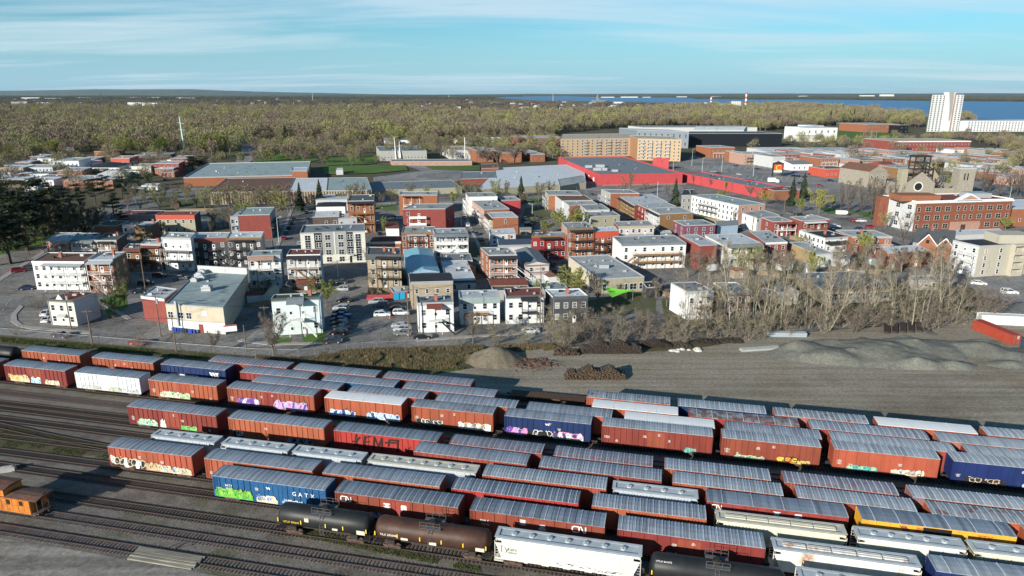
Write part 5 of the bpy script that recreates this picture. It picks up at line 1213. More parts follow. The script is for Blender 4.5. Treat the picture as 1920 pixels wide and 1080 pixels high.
building('brick row house with galleries on its long left side',(908,394),(955,391.7),bl=(882,374),by=424,n=3,wall='orange',left='pink',roof='grey',cols=0,leftw=7,leftgal={'c':'white','s':(0,1),'d':1.8,'deck':'pink'},vents=6)
building('white-edged row house at the far end of the brick row',(879,370),(932.5,369),bl=(873,362),by=404,n=3,wall='white',left='palepink',roof='grey',cols=0,leftw=2,cornice=(.7,WALL['white']),leftgal={'c':'white','s':(0,1),'d':1.6})
building('coral red plain house with pale roof beyond the lane',(941.7,376.5),(976,375),bl=(931,369.5),by=403,n=2,wall='mallred',left='redbrick',roof='grey',cols=0)
building('brick house with grey roof near the spruce',(1029,366),(1091.7,366.5),bl=(1022,357.5),by=395,n=3,wall='orange',left='tan',roof='grey',cols=0,leftw=2,leftgal={'c':'grey','s':(0,1),'d':1.5},vents=4)
building('house with brown-edged flat roof in the middle row',(1054,377),(1111.7,376),bl=(1041,367),h=8,n=2,wall='white',left='ltgrey',roof='brown',cols=3,door=False)
building('orange sided house with long grey roof in the middle row',(1068,385.5),(1121,383),bl=(1055,377),h=7.8,n=2,wall='orange',left='ltgrey',roof='grey',cols=2,door=False)
building('house with wide grey roof behind the beige brick house',(1100,394.5),(1143,393),bl=(1087,384),h=7.6,n=2,wall='ltgrey',left='ltgrey',roof='grey',cols=0,leftw=2)
building('brick row end house with grey side galleries',(1145,362.5),(1199,363),bl=(1127,355.5),by=392,n=3,wall='brick',left='grey',roof='grey',cols=0,leftw=3,leftgal={'c':'grey','s':(0,1),'d':1.8})
building('yellow brick row house with tan galleries',(1190,385),(1251.7,379),bl=(1163,369),by=411,n=3,wall='orange',left='yellow',roof='pale',cols=0,leftw=5,leftgal={'c':'wood','s':(0,1),'d':1.8,'roof':'dark','rh':.3},vents=4)
building('red brick row house with red galleries',(1214,391.5),(1268,387),bl=(1196,383.5),by=422,n=3,wall='redbrick',left='redbrick',roof='grey',cols=0,leftw=3,leftgal={'c':'red','s':(0,1),'d':1.6})
building('long white apartment house with brick end wall',(1385,385.5),(1435,383),bl=(1297,366.5),by=420,n=3,wall='pink',left='white',roof='green',cols=3,skip=((0,0),(0,1),(0,2),(1,0),(1,1),(1,2)),leftw=12,leftgal={'c':'iron','s':(.2,.6),'d':1.3},vents=5,door=False,name='apartment_house')
building('dark-roofed house at the end of the long white apartment house',(1278,366.5),(1297,366),bl=(1283,356),h=8.5,n=2,wall='grey',left='grey',roof='black',cols=2,door=False)
building('small white house with grey flat roof in the lane',(1421,409),(1463,404),bl=(1392,399.5),h=6.4,n=2,wall='ltgrey',left='white',roof='grey',cols=2,leftw=2,door=False)
building('blue-grey shed beside the purple house',(1345,424),(1384,421),bl=(1341,416),h=4.2,n=1,wall='bluew',left='slate',roof='slate',cols=0,rk='gablex',rh=1.2,name='shed',cat='shed')
building('red brick house with white two-level gallery',(1450,416),(1486,415),bl=(1427.5,408),by=443,n=2,wall='redbrick',left='redbrick',roof='grey',cols=3,gal={'c':'white','s':(.15,1.1),'d':2.0,'roof':'brown','rh':.4},leftw=1)
building('red brick house with wooden balcony by the school parking',(1504,414.5),(1556,412),bl=(1481.7,407),by=445,n=2,wall='redbrick',left='redbrick',roof='grey',cols=4,gal={'c':'wood','s':(.1,.82),'d':1.8,'roof':'white','rh':.4})
building('white house with black roof and chimney',(1547.5,447),(1593,444),bl=(1508,435),by=474,n=2,wall='white',left='white',roof='black',cols=3,leftw=5,chim=1,awn=(.02,.98,3.6,2.0,'dark'),door=False)
building('brick house with broad pale roof and chimney',(1598,444),(1673,444.5),bl=(1567,431.7),by=474,n=2,wall='orange',left='orange',roof='pale',cols=4,chim=1,gal={'c':'white','s':(.35,1),'d':1.8,'lv':(1,)},door=False)
building('low brick house with white flat roof among the bare trees',(1664,473),(1740,469),bl=(1650,464),by=503,n=2,wall='orange',left='orange',roof='white',cols=2)
r,g=building('brick house with steep dark gabled roof',(1712,456),(1785,462),bl=(1722,438),h=6.0,n=2,wall='orange',left='tan',roof='char',cols=3,rk='gablex',rh=4.2,chim=1)
A,B,C,D,h=g;e=B-A;rz=math.atan2(e.y,e.x);W=e.length
for x,ww,ht in((.12,3.0,4.0),(.62,2.4,3.0)):
 m=MB();m.extrude_y([(W*x,h),(W*x+2*ww,h),(W*x+ww,h+ht)],-1.2,4.0,0);m.box(W*x,W*x+2*ww,-1.2,.3,.2,h);c=put('gable_bay',m,WALL['orange'],r,(0,0,0),rz)
 m=MB();k=1.06
 for s in(-1,1):m.face([(W*x+ww,-1.5,h+ht+.15),(W*x+ww+s*(ww+.5),-1.5,h-.35),(W*x+ww+s*(ww+.5),4.1,h-.35),(W*x+ww,4.1,h+ht+.15)])
 put('gable_roof',m,RF['char'],c);
 m=MB()
 for s in(-1,1):m.bar((W*x+ww,-1.52,h+ht),(W*x+ww+s*(ww+.45),-1.52,h-.4),.1,.3)
 put('bargeboard',m,m_door,c)
 m=MB();m.box(W*x+ww-.5,W*x+ww+.5,-1.26,-1.2,h+.6,h+1.9);put('gable_window',m,m_glass,c)
r,g=building('beige four-storey condominium with black flat roof',(1837,462),(2080,450),bl=(1787,451),by=520,n=4,wall='greige',left='ltgrey',roof='black',cols=0,leftw=3,leftgal={'c':'white','s':(.35,.95),'d':1.6},vents=5,name='condominium',cat='building')
A,B,C,D,h=g
facade(r,A,B,h,4,9,fine=True,door=False,w=.9,hh=1.6,gal=None)
e=B-A;rz=math.atan2(e.y,e.x);W=e.length;sh=(h-1)/4
m=MB()
for i in range(4):z=.3+sh*i;m.box(W*.245,W*.325,-1.6,0,z-.2,z);m.box(W*.245,W*.325,-1.62,-1.55,z,z+1.0);m.box(W*.25,W*.32,-.06,-.02,z,z+2.3)
m.box(W*.245-.2,W*.245,-1.6,0,0,h-.2);m.box(W*.325,W*.325+.2,-1.6,0,0,h-.2);m.box(W*.24,W*.33,-1.7,0,h-.3,h+.3)
put('balcony_tower',m,WALL['greige'],r,(0,0,0),rz)
m=MB();q=(D-A)*.5+e*.32;m.box(q.x-6,q.x+6,q.y-4,q.y+4,h,h+3.0);put('penthouse',m,WALL['greige'],r)
building('low building with pale roof behind the beige condominium',(1790,441),(1885,437),bl=(1782,433),h=5,n=1,wall='ltgrey',roof='white',cols=0)
#  houses behind the tree belt
building('white house with bare gallery behind the tall trunks',(1290,548),(1338,546),bl=(1258,531),by=600,n=2,wall='white',left='white',roof='slate',cols=3,gal={'c':'wood','s':(.3,.9),'d':1.8,'roof':'white','rh':.3})
building('black house with white window frames behind the trunks',(1365,548),(1410,547),bl=(1337,531),by=593,n=2,wall='dkbrown',left='char',roof='green',cols=3,trim=WALL['white'])
building('small white sided shed behind the bare trees',(1468,548),(1498,546),bl=(1452,536),h=4.0,n=1,wall='ltgrey',left='white',roof='slate',cols=0,rk='gabley',rh=1.5,name='shed',cat='shed')
building('long low garage row with white doors behind the tree belt',(1545,545),(1672,540),bl=(1492,513),h=4.2,n=1,wall='cream',left='tan',roof='slate',cols=9,w=1.6,hh=1.9,door=False,name='garage_row',cat='garage')
building('white bungalow with pale roof at the end of the tree belt',(1715,527),(1760,525),bl=(1706,518),by=545,n=1,wall='cream',roof='pale',cols=3)
building('dark garage behind the wooden fence',(1213,540),(1240,538),bl=(1205,530),h=3.0,n=1,wall='char',roof='black',cols=0,name='garage',cat='garage')
building('low tan wall and sheds behind the black house',(1440,553),(1485,560),bl=(1425,540),h=2.2,n=1,wall='tan',roof='tan',cols=0,name='shed',cat='shed')
#  MIDDLE DISTANCE
VPX=630.0
def back_of(p,dy):
 """roof corner that lies dy pixel rows further back along the street grid"""
 k=dy/(p[1]-PX_H);return(p[0]+(VPX-p[0])*k,p[1]-dy)
def fb(label,x0,x1,yt,yb,dy,wall='brick',roof='grey',n=2,cols=4,tilt=.5,**kw):
 kw.setdefault('left',wall);kw.setdefault('vents',2)
 return building(label,(x0,yt),(x1,yt-tilt),bl=back_of((x0,yt),dy),by=yb,n=n,wall=wall,roof=roof,cols=cols,fine=False,door=kw.pop('door',False),**kw)
building('wide brick factory with grey gravel roof',(344,334),(576,329),bl=(390,307),by=350,n=1,wall='orange',roof='green',cols=0,vents=9,par=.6,trim=m_trim,name='factory',cat='factory',fine=False)
building('brick penthouse box on the factory roof',(547,321),(576,321),bl=(549,314),h=9.5,n=1,wall='orange',roof='pale',cols=0,vents=0,name='roof_house',cat='building',fine=False)
for lab,x0,x1,yt0,yt1,dy,rf in(('striped-wall warehouse with brown and blue roof',391,541,361,358.5,26,'brown'),('striped-wall warehouse with white roof',541.5,612,358.5,357.8,24,'white'),('striped-wall warehouse with grey-green roof',612.5,697,357.8,357,24,'green')):
 r,g=building(lab,(x0,yt0),(x1,yt1),bl=back_of((x0,yt0),dy),by=384 if x0<500 else 381,n=1,wall='tan',roof=rf,cols=0,vents=3,name='warehouse',cat='warehouse',fine=False)
 A,B,C,D,h=g;e=B-A;W=e.length;m=MB();k=0
 while k<W-.3:m.box(k,k+.55,-.14,0,.3,h-.4);k+=1.5
 put('wall_ribs',m,WALL['dkbrown'],r,(0,0,0),math.atan2(e.y,e.x),kind='stuff')
building('long low storage hall with grey roof',(697,357.5),(866,352),bl=back_of((697,357.5),15),by=368,n=1,wall='olive',roof='slate',cols=0,vents=5,name='storage_hall',cat='warehouse',fine=False)
building('warehouse with wide white and pale blue roof',(893,356),(1099,343),bl=(934,315),by=368,n=1,wall='olive',roof='white',cols=0,vents=6,name='warehouse',cat='warehouse',fine=False)
building('low brick plant with dark flat roof beside the white warehouse',(863,336),(930,334),bl=(866,323),by=347,n=1,wall='redbrick',roof='slate',cols=0,vents=3,name='factory',cat='factory',fine=False)
building('brick boiler house beside the white warehouse',(903,316),(935,315),bl=(902,308),by=330,n=1,wall='orange',roof='brown',cols=2,vents=2,name='boiler_house',cat='factory',fine=False)
building('beige loading bay at the end of the white warehouse',(1050,350),(1099,341),bl=(1046,337),by=362,n=2,wall='olive',roof='grey',cols=4,vents=0,name='loading_bay',cat='building',fine=False)
fb('white box trailer parked on the factory lawn',630,643,318.5,328,3,'white','white',1,0,vents=0,name='trailer',cat='trailer')
fb('grey roofed school wing with striped fins by the park',712,800,283.5,302,9,'grey','slate',1,14,name='school_building',cat='building')
fb('low school wing with red brick base',735,885,303,311,4,'pink','slate',1,10,name='school_building',cat='building')
fb('school gymnasium with pale stone front',845,890,282,300,8,'ltgrey','tan',1,5,name='school_building',cat='building')
fb('brick school block at the end of the gymnasium',893,925,283,305,7,'orange','grey',2,3,name='school_building',cat='building')
fb('low brick pavilion with dark roof',940,978,287,305,9,'orange','green',1,3)
fb('low brick pavilion with pale roof',998,1022,290,304,9,'orange','pale',1,2)
fb('long four-storey brick building beyond the pavilions',972,1050,258,276,3,'redbrick','pale',3,14,name='brick_block',cat='building',hh=2)
r,g=building('large red store with dark flat roof',(1125,329.5),(1280,327),bl=(1047,296.5),by=347,n=1,wall='mallred',left='mallred',roof='slate',cols=0,vents=10,par=1.0,trim=WALL['mallred'],name='store',cat='store',fine=False)
A,B,C,D,h=g;vv=D-A;e=B-A
for s,t,k in((.12,.25,2.2),(.2,.25,2),(.1,.4,2),(.25,.4,2.5),(.3,.18,1.6)):
 q=e*s+vv*t;m=MB();m.box(q.x-k*1.3,q.x+k*1.3,q.y-k,q.y+k,h,h+k*.9);put('rooftop_unit',m,m_vent,r)
for t in(.12,.22,.34,.46):
 q=vv*t;en=vv.normalized();m=MB();m.box(-1.6,1.6,-.2,0,.3,3.4);put('loading_door',m,m_door,r,(q.x,q.y,0),math.atan2(-en.y,-en.x))
m=MB();k=0;W=e.length
while k<W:m.box(k,k+.12,-8,-7.9,0,1.1);k+=2.4
m.box(0,W,-8,-7.9,.9,1.1);m.box(0,W,-8,-7.9,.4,.55);put('guard_rail',m,WALL['tan'],r,(0,0,0),math.atan2(e.y,e.x))
building('red rear wing of the store with roof units along it',(1430,355),(1468,351),bl=(1280,326),by=372,n=1,wall='mallred',left='mallred',roof='slate',cols=0,vents=16,par=.6,trim=WALL['mallred'],name='store_wing',cat='store',fine=False)
building('brick end of the store wing',(1452,358),(1500,356),bl=(1432,352),by=375,n=1,wall='orange',roof='brown',cols=0,name='store_wing',cat='store',fine=False)
m=MB();m.box(-.4,.4,-6.5,6.5,0,9.5);p=G(1238,318)
o=put('entrance_wall',m,WALL['mallred']);o.location=(p.x,p.y,0);o.rotation_euler=(0,0,R(75));tag(o,'freestanding red entrance wall behind the store','wall')
def apt(lab,fl,fr,dy,by,wall,cols,balc,**kw):
 r,g=building(lab,fl,fr,bl=kw.pop('bl',None)or back_of(fl,dy),by=by,n=6,wall=wall,left='tanapt2',side='tanapt2',roof='tan',cols=cols,fine=False,door=False,w=1.3,hh=1.5,name='apartment_block',cat='building',vents=4,**kw)
 A,B,C,D,h=g;e=B-A;W=e.length;rz=math.atan2(e.y,e.x);sh=(h-1)/6
 for c in balc:
  m=MB()
  for i in range(1,6):z=.3+sh*i;m.box(W*c-2.2,W*c+2.2,-1.5,0,z-.2,z);m.box(W*c-2.2,W*c+2.2,-1.55,-1.45,z,z+1.0)
  put('balcony_stack',m,m_trim,r,(0,0,0),rz,kind='stuff')
 return r,g
apt('six-storey tan apartment block with stacked balconies',(1051,261),(1196,259),5,295,'tanapt',16,(.32,.48,.62,.72,.82,.95),bl=(1054,252))
apt('six-storey tan apartment wing with brown end wall',(1196,260),(1278,262),5,300,'tanapt',10,(.12,.3,.5,.7),bl=(1180,254))
fb('black arena hall with white roof trim',1290,1467,250.5,275,4,'black','char',1,0,name='arena',cat='arena',vents=5,tilt=0)
fb('grey glass front hall of the arena',1194,1292,244,274,4,'slate','pale',2,9,name='arena_hall',cat='arena',hh=4,w=2.2,tilt=-3)
fb('white upper roof block behind the arena',1205,1420,239,256,3,'ltgrey','grey',1,0,name='arena_roof',cat='arena',tilt=0)
r,g=building('wide white pitched roof hall beyond the arena',(1300,243),(1395,243),bl=(1310,240.5),h=16,n=1,wall='ltgrey',roof='pale',cols=0,fine=False,rk='gablex',rh=3,name='hall',cat='building')
fb('white sculpted museum building with dark glass',1513,1571,240,264,3,'white','white',2,5,name='museum',cat='museum',w=2,hh=3)
fb('round white drum of the museum',1526,1545,236,258,2,'white','white',1,0,name='museum_drum',cat='museum',vents=0)
fb('low white wing in front of the museum',1506,1545,255,266,2,'cream','white',1,3,name='museum_wing',cat='museum')
fb('orange office building with black window bands',1626,1688,233.5,249,3,'orange','pale',2,9,name='office_building',cat='building',w=2.2,hh=2.2)
fb('black end wing of the orange office building',1688,1704,235,250,3,'black','char',2,2,name='office_wing',cat='building')
fb('grey rear wing of the orange office building',1620,1628,233.5,247,3,'char','char',1,0,name='office_wing',cat='building')
r,g=building('tall white residential tower with dark curved stripe',None,None,pts=[G(1737,247),G(1796,246.5),G(1796,246.5)+Vector((11,22,0)),G(1737,247)+Vector((11,22,0))],h=58.5,n=17,wall='white',left='char',side='ltgrey',roof='pale',cols=9,fine=False,door=False,w=3.0,hh=2.4,name='residential_tower',cat='tower',vents=2,leftw=2)
A,B,C,D,h=g;e=B-A;W=e.length;rz=math.atan2(e.y,e.x)
m=MB();m.box(W*.44,W*.72,-1.2,6,0,h+4.0);put('core',m,WALL['white'],r,(0,0,0),rz)
m=MB();P=[(W*.50,h+4),(W*.66,h+4),(W*.68,h*.55),(W*.66,h*.3),(W*.62,h*.3),(W*.6,h*.55),(W*.56,h*.8)]
m.extrude_y(P,-1.5,-1.21);put('curved_panel',m,WALL['grey'],r,(0,0,0),rz)
m=MB();m.box(W*.69,W*.73,-1.45,0,0,h+3);put('brick_strip',m,WALL['pink'],r,(0,0,0),rz)
fb('white riverside condominiums with grey and orange panels',1815,1990,227,247,2,'white','white',6,30,name='condominiums',cat='building',w=2.4,hh=1.8)
fb('long low brick school with pale roof edge',1678,1821,265,284,5,'redbrick','tan',2,22,name='school',cat='school',cornice=(.9,WALL['white']))
rows=[('brick row house with balconies at the parking edge',1380,1394,286,305,3,'orange','grey',3,3),('pink row houses facing the parking lot',1395,1447,289,309,4,'pink','pale',3,8),('white-grey blank end wall behind the pylon sign',1449,1473,294,315,5,'ltgrey','grey',3,0),('red brick row houses behind the blank wall',1459,1520,289.5,305,4,'redbrick','grey',2,8),('brick apartments with dark balconies near the pylon sign',1537,1574,297,319,5,'orange','grey',3,5),('pinkish row beside the balcony apartments',1575,1613,300,318,5,'pink','pale',2,6),('low red shop in front of the balcony apartments',1549,1596,317,333,5,'coral','brown',1,6),('long pale-roofed row far behind the parking lot',1431,1525,281,289,4,'ltgrey','white',1,10),('long grey-roofed row beyond the red row',1528,1613,281.5,290,4,'brown','pale',1,9),('brick houses with pale roofs past the pinkish row',1584,1661,289,299,4,'brick','grey',2,9),('small brick house with flat roof above the church',1670,1698,297,308,4,'orange','grey',2,4),('grey clad apartments above the church',1699,1729,296,309,4,'grey','slate',2,4),('red gabled house left of the church ruin',1659,1683,310,324,4,'redbrick','redbrown',2,3),('brown brick hall with green roof beside the church',1682,1726,315,334,5,'brown','green',2,6),('long red flat building right of the church tower',1781,1836,297,307,4,'redbrick','pale',1,7),('brick house with pale roof near the right edge',1844,1877,293,305,4,'brick','pale',2,4),('small brick block above the red flat building',1824,1848,280,289,3,'orange','grey',1,3),('white shop with grey roof at the school end',1789,1812,281,288,3,'white','white',1,3),('brick store with pale roof at the far right',1864,1893,281,290,3,'brick','pale',1,4),('grey and white row with porches right of the tower ruin',1816,1850,310,326,5,'ltgrey','grey',2,5),('stone-coloured row partly behind the church tree',1852,1890,312,327,5,'stone','grey',2,5),('row of houses with white porches behind the church',1735,1800,303,313,4,'brown','grey',2,8),('white flat-roofed garage by the church',1600,1622,307,316,3,'white','white',1,2),('brown house row with grey roof behind the red shop',1614,1656,301,316,4,'brown','slate',2,5),('small brick shop with grey roof near the lot corner',1333,1378,277,297,4,'orange','grey',2,5),('white cottage with gable by the pylon sign',1485,1524,308,320,5,'white','slate',1,4)]
for i,a in enumerate(rows):
 kw={'rk':'gablex','rh':2}if 'gable' in a[0]else{}
 g_={'c':'dark' if i%2 else 'white','s':(.1,.9),'d':1.4}if a[8]>=2 and a[9]>=4 else None
 fb(*a,gal=g_,**kw)
q=random.Random(21);wl_=['orange','redbrick','brick','pink','ltgrey','brown','stone'];k=0
for x,y in[(1640,283),(1700,287),(1745,289),(1640,329),(1760,297),(1890,300),(1850,283),(1905,316),(1560,287),(1500,284)]:
 w_=q.uniform(26,46);fb('small flat-roofed row house of the far block',x,x+w_,y,y+q.uniform(9,13),q.uniform(3,5),q.choice(wl_),q.choice(['grey','pale','slate','white']),2,int(w_/8),group='flat-roofed houses of the far block')
for i in range(46):
 for _ in range(30):
  x,y=q.uniform(1440,1900),q.uniform(281,334)
  if not(1685<x<1815 and y>303)and not(x<1560 and y>300)and not(1605<x<1690 and y>318):break
 w_=q.uniform(18,40);a_,b_=q.choice(wl_),q.choice(['grey','pale','slate','white','grey']);fb('%s row house with %s flat roof in the dense far block'%({'ltgrey':'grey','redbrick':'red'}.get(a_,a_),b_),x,x+w_,y,y+q.uniform(8,12)*(y-176)/120,q.uniform(2.5,4.5),a_,b_,2,int(w_/7),group='flat-roofed houses of the far block')
for i in range(26):
 x,y=q.uniform(-20,330),q.uniform(291,352)
 if x>240 and y>330:continue
 w_=q.uniform(24,44);a_,b_=q.choice(wl_+['white','white']),q.choice(['grey','pale','slate','white','char']);fb('%s house with %s flat roof in the left cluster'%({'ltgrey':'grey','redbrick':'red'}.get(a_,a_),b_),x,x+w_,y,y+q.uniform(8,12)*(y-176)/120,q.uniform(2.5,5),a_,b_,2,int(w_/7),tilt=0,group='flat-roofed houses of the left cluster')
 #  left house cluster
rowsL=[('tan brick house at the left edge with pale roof',0,43,315,332,5,'yellow','pale',2,5),('white house below the tan brick house',0,25,323,337,4,'white','pale',2,3),('grey-white gallery row beside the tan brick house',44,98,314,330,5,'ltgrey','grey',2,8),('pale blue-white row with flat roof',99,147,302,322,6,'white','pale',2,6),('dark house with grey roof behind the pale row',143,178,299,312,5,'char','grey',2,4),('long white house with black hipped roof in the far cluster',160,223,314,326,8,'white','black',2,8),('orange and white house with flat roof',106,153,320,337,6,'orange','pale',2,4),('low orange brick house with grey-blue roof',117,178,338,353,9,'orange','pale',2,6),('plain orange brick wall house beside the conifer',207,243,297,315,5,'coral','tan',2,0),('cream barn with curved pale roof',246,282,312,327,5,'cream','tan',1,0),('brick row with dark galleries by the factory street',286,335,307,326,5,'redbrick','pale',2,6),('red brick house with flat roof near the monopole',320,352,297,312,5,'redbrick','grey',2,4),('brick bungalow with brown roof in front of the woods',176,219,284,294,4,'orange','redbrown',1,4),('dark brown row below the bare trees',252,318,291,302,4,'dkbrown','slate',2,9),('grey house with flat roof in the cluster',181,210,334,347,5,'ltgrey','pale',2,4),('brown house with pale roof behind the pines',0,46,337,352,6,'brown','pale',2,5),('brick house with white porch behind the pine trunks',12,52,376,400,8,'brick','grey',2,3),('white house edge behind the pine trunks',-30,10,374,402,8,'white','pale',2,3),('pale roofed house between pines and factory',48,100,338,352,7,'white','pale',2,5),('small slate roofed house in the far cluster',225,246,322,333,4,'grey','slate',1,2),('white house with hip roof left of the barn',182,232,327,338,5,'ltgrey','white',1,5),('dark roofed chalet at the edge of the woods',148,190,263,274,3,'dkbrown','slate',1,3)]
for i,a in enumerate(rowsL):
 kw={'rk':'hip','rh':2}if 'hip' in a[0]else{}
 g_={'c':'dark' if i%2 else 'white','s':(.1,.9),'d':1.4}if a[8]>=2 and a[9]>=4 and i%3 else None
 fb(*a,gal=g_,tilt=0,**kw)
for i,(x,y)in enumerate(((240,362),(265,356))):
 fb(['long dark and white semi trailer parked by the factory','white semi trailer parked by the factory'][i],x,x+30,y-8,y+1,3,['char','white'][i],'white',1,0,vents=0,name='trailer',cat='trailer')
 #  brick school with pediment
r,g=building('three-storey red brick school with white cornice and pediment',(1719,379),(1900,374),bl=(1655,367.5),by=434,n=3,wall='brick',left='ltgrey',side='brick',roof='redbrown',cols=0,par=.5,trim=WALL['white'],vents=3,name='school',cat='school')
A,B,C,D,h=g;e=B-A;W=e.length;rz=math.atan2(e.y,e.x);en=e.normalized()
sh=(h-1.6)/3
for i in range(3):
 for x,ww in((.035,1.3),(.13,2.5),(.23,2.5),(.33,2.5),(.44,1.2),(.51,1.2),(.58,1.2),(.67,2.2),(.77,2.6),(.87,2.6),(.96,1.2)):
  if i==0 and x==.51:
   m=MB();m.box(W*.48,W*.54,-.5,0,0,3.2);m.box(W*.485,W*.535,-.55,-.5,.1,2.6,1);put('entrance',m,[WALL['stone'],m_glass],r,(0,0,0),rz);continue
  L0=en*(W*x)
  wo=link('window',cached(('wm',ww,2.0),lambda:window_mesh(ww,2.0).mesh('window')),WALL['cream'],r,(L0.x,L0.y,1.1+sh*i),rz);link('pane',cached(('pm',ww,2.0),lambda:pane_mesh(ww,2.0).mesh('pane')),m_glass,wo)
m=MB();m.box(-.3,W+.3,-.5,0,h-.7,h-.05);put('cornice',m,WALL['white'],r,(0,0,0),rz)
m=MB();m.extrude_y([(W*.40,h+.3),(W*.66,h+.3),(W*.53,h+3.4)],-.9,1.5,0);pd=put('pediment',m,WALL['white'],r,(0,0,0),rz)
m=MB();m.extrude_y([(W*.44,h+.7),(W*.62,h+.7),(W*.53,h+2.6)],-.93,-.9,0);put('tympanum',m,WALL['pink'],pd)
m=MB();m.box(W*.38,W*.68,-.55,-.02,.0,3.4);m.box(W*.38,W*.68,-.7,-.02,3.4,3.9);put('stone_base',m,WALL['pink'],r,(0,0,0),rz)
vv=D-A
for s,t,ax,ay,k,mm_ in((.10,.35,9,5,2.6,WALL['orange']),(.80,.5,5,4,2.2,m_vent)):
 q_=e*s+vv*t;m=MB();m.box(q_.x-ax,q_.x+ax,q_.y-ay,q_.y+ay,h,h+k);put('rooftop_block',m,mm_,r)
facade(r,D,A,h,3,3,fine=False,door=False,w=2.2,hh=2.0)
m=MB();q_=vv*.93;m.box(q_.x-3.5,q_.x+.5,q_.y-3,q_.y+1,0,h+.3);put('stair_tower',m,WALL['brick'],r)
m=MB()
for i in range(3):
 z=1+sh*i;m.box(-3.2,.2,-2.0,0,z-.15,z)
 for x in(-3.2,-1.5,.2):m.bar((x,-2,0),(x,-2,z+1),.1)
 m.bar((-3.2,-2,z+1),(.2,-2,z+1),.08);m.bar((-3,-1.2,z-sh+.1),(0,-1.2,z),.1,.3)
qq=vv*.80;put('fire_escape',m,m_truck,r,(qq.x,qq.y,0),math.atan2(-vv.y,-vv.x))
building('brick gymnasium with white roof beside the brick school',(1897,392),(2010,390),bl=(1893,375),by=425,n=1,wall='orange',roof='white',cols=3,name='gymnasium',cat='building')
#  burnt stone church
P=G(1745,372)
r=thing('church_ruin','burnt-out stone church with roofless gables and charred tower','church',P,0)
def gable_wall(x0,x1,zs,zp,y,th,m_,name='gable_wall',hole=True):
 m=MB();m.extrude_y([(x0,0),(x1,0),(x1,zs),((x0+x1)/2,zp),(x0,zs)],y,y+th);o=put(name,m,m_,r);return o
s1=WALL['stone']
sc=P.length/PX_F
def cx_(x):return(x-1745)*sc
ga=gable_wall(cx_(1703),cx_(1748),9,15.5,0,.8,s1)
m=MB();m.prism([(cx_(1722)+2.4*math.cos(t*.5236),0)for t in range(2)]+[(cx_(1722)-2.4,0)],0,.1)
m=MB();m.extrude_y([(cx_(1722)+2.2*math.cos(t*.3927),7+2.2*math.sin(t*.3927))for t in range(16)],-.15,-.02);put('rose_window',m,m_glass,ga)
m=MB();m.extrude_y([(cx_(1722)+2.9*math.cos(t*.3927),7+2.9*math.sin(t*.3927))for t in range(16)],-.1,-.01);put('rose_window_frame',m,WALL['cream'],ga)
gb=gable_wall(cx_(1750),cx_(1790),10,19,22,.8,WALL['tan'])
m=MB();zt=17.5;m.box(cx_(1781),cx_(1806),-2,5,0,zt);tw=put('stone_tower',m,WALL['stone'],r)
m=MB()
for k in(.35,.55):x=cx_(1781)+(cx_(1806)-cx_(1781))*k;m.box(x-.35,x+.35,-2.05,-2,11,15)
put('belfry_openings',m,m_void,tw,kind='stuff')
m=MB();m.box(cx_(1780.5),cx_(1806.5),-2.2,5.2,zt,zt+.5);put('tower_parapet',m,WALL['ltgrey'],tw)
m=MB()
x0,x1=cx_(1727),cx_(1751)
for x in(x0,x1):
 for y in(10,16):m.bar((x,y,8),(x,y,24),.6)
for z in(12,16,20,23.6):
 for y in(10,16):m.bar((x0,y,z),(x1,y,z),.5)
 for x in(x0,x1):m.bar((x,10,z),(x,16,z),.5)
for z in(12,16):m.bar((x0,10,z),(x1,10,z+4),.4);m.bar((x1,10,z),(x0,10,z+4),.4)
m.box(x0-.8,x1+.8,9,17,23.6,24.2);put('charred_frame',m,m_dark,r)
m=MB();m.box(cx_(1698),cx_(1709),4,8,0,17);put('chimney_stack',m,WALL['olive'],r)
m=MB();q=random.Random(5)
for k in range(26):x=q.uniform(cx_(1745),cx_(1785));y=q.uniform(2,20);m.bar((x,y,q.uniform(4,7)),(x+q.uniform(-5,5),y+q.uniform(-4,4),q.uniform(6,11)),.35)
put('fallen_rafters',m,m_dark,r,kind='stuff')
m=MB();m.box(cx_(1703),cx_(1785),0.9,1.6,0,6);m.box(cx_(1783),cx_(1785),1.7,22,0,8);m.box(cx_(1703),cx_(1704.5),1.7,22,0,8);put('nave_wall',m,s1,r)
m=MB();m.box(cx_(1704.5),cx_(1783),2,21,.1,4.5);put('rubble',m,m_dark,r)
fb('stone church hall with beige gable left of the ruin',1630,1664,322,352,8,'stone','brown',2,3,rk='gabley',rh=4,name='church_hall',cat='church',h=None)
m=MB();p=G(1583,405)
#  pylon sign with the big C
p,hh_=base_height(1457,331,302);r=thing('pylon_sign','tall black pylon sign with yellow letter C on red panel','sign',p,0)
m=MB()
for x in(-3.6,3.6):m.box(x-.5,x+.5,-.5,.5,0,hh_*.8)
m.extrude_y([(-4.1,hh_*.78),(4.1,hh_*.78),(4.1,hh_*.86),(0,hh_),(-4.1,hh_*.86)],-.6,.6);put('frame',m,m_dark,r)
m=MB();m.box(-3.1,3.1,-.55,.3,hh_*.40,hh_*.78);put('panel',m,flat('sign_orange_red',(.55,.10,.03),.5),r)
m=MB();m.box(-3.1,3.1,-.55,.3,hh_*.28,hh_*.39);put('panel',m,m_white_paint,r)
o=link('lettering',text_mesh('C',6.0),m_yellow_paint,r,(0,-.6,hh_*.56));o.rotation_euler=(R(90),0,0)
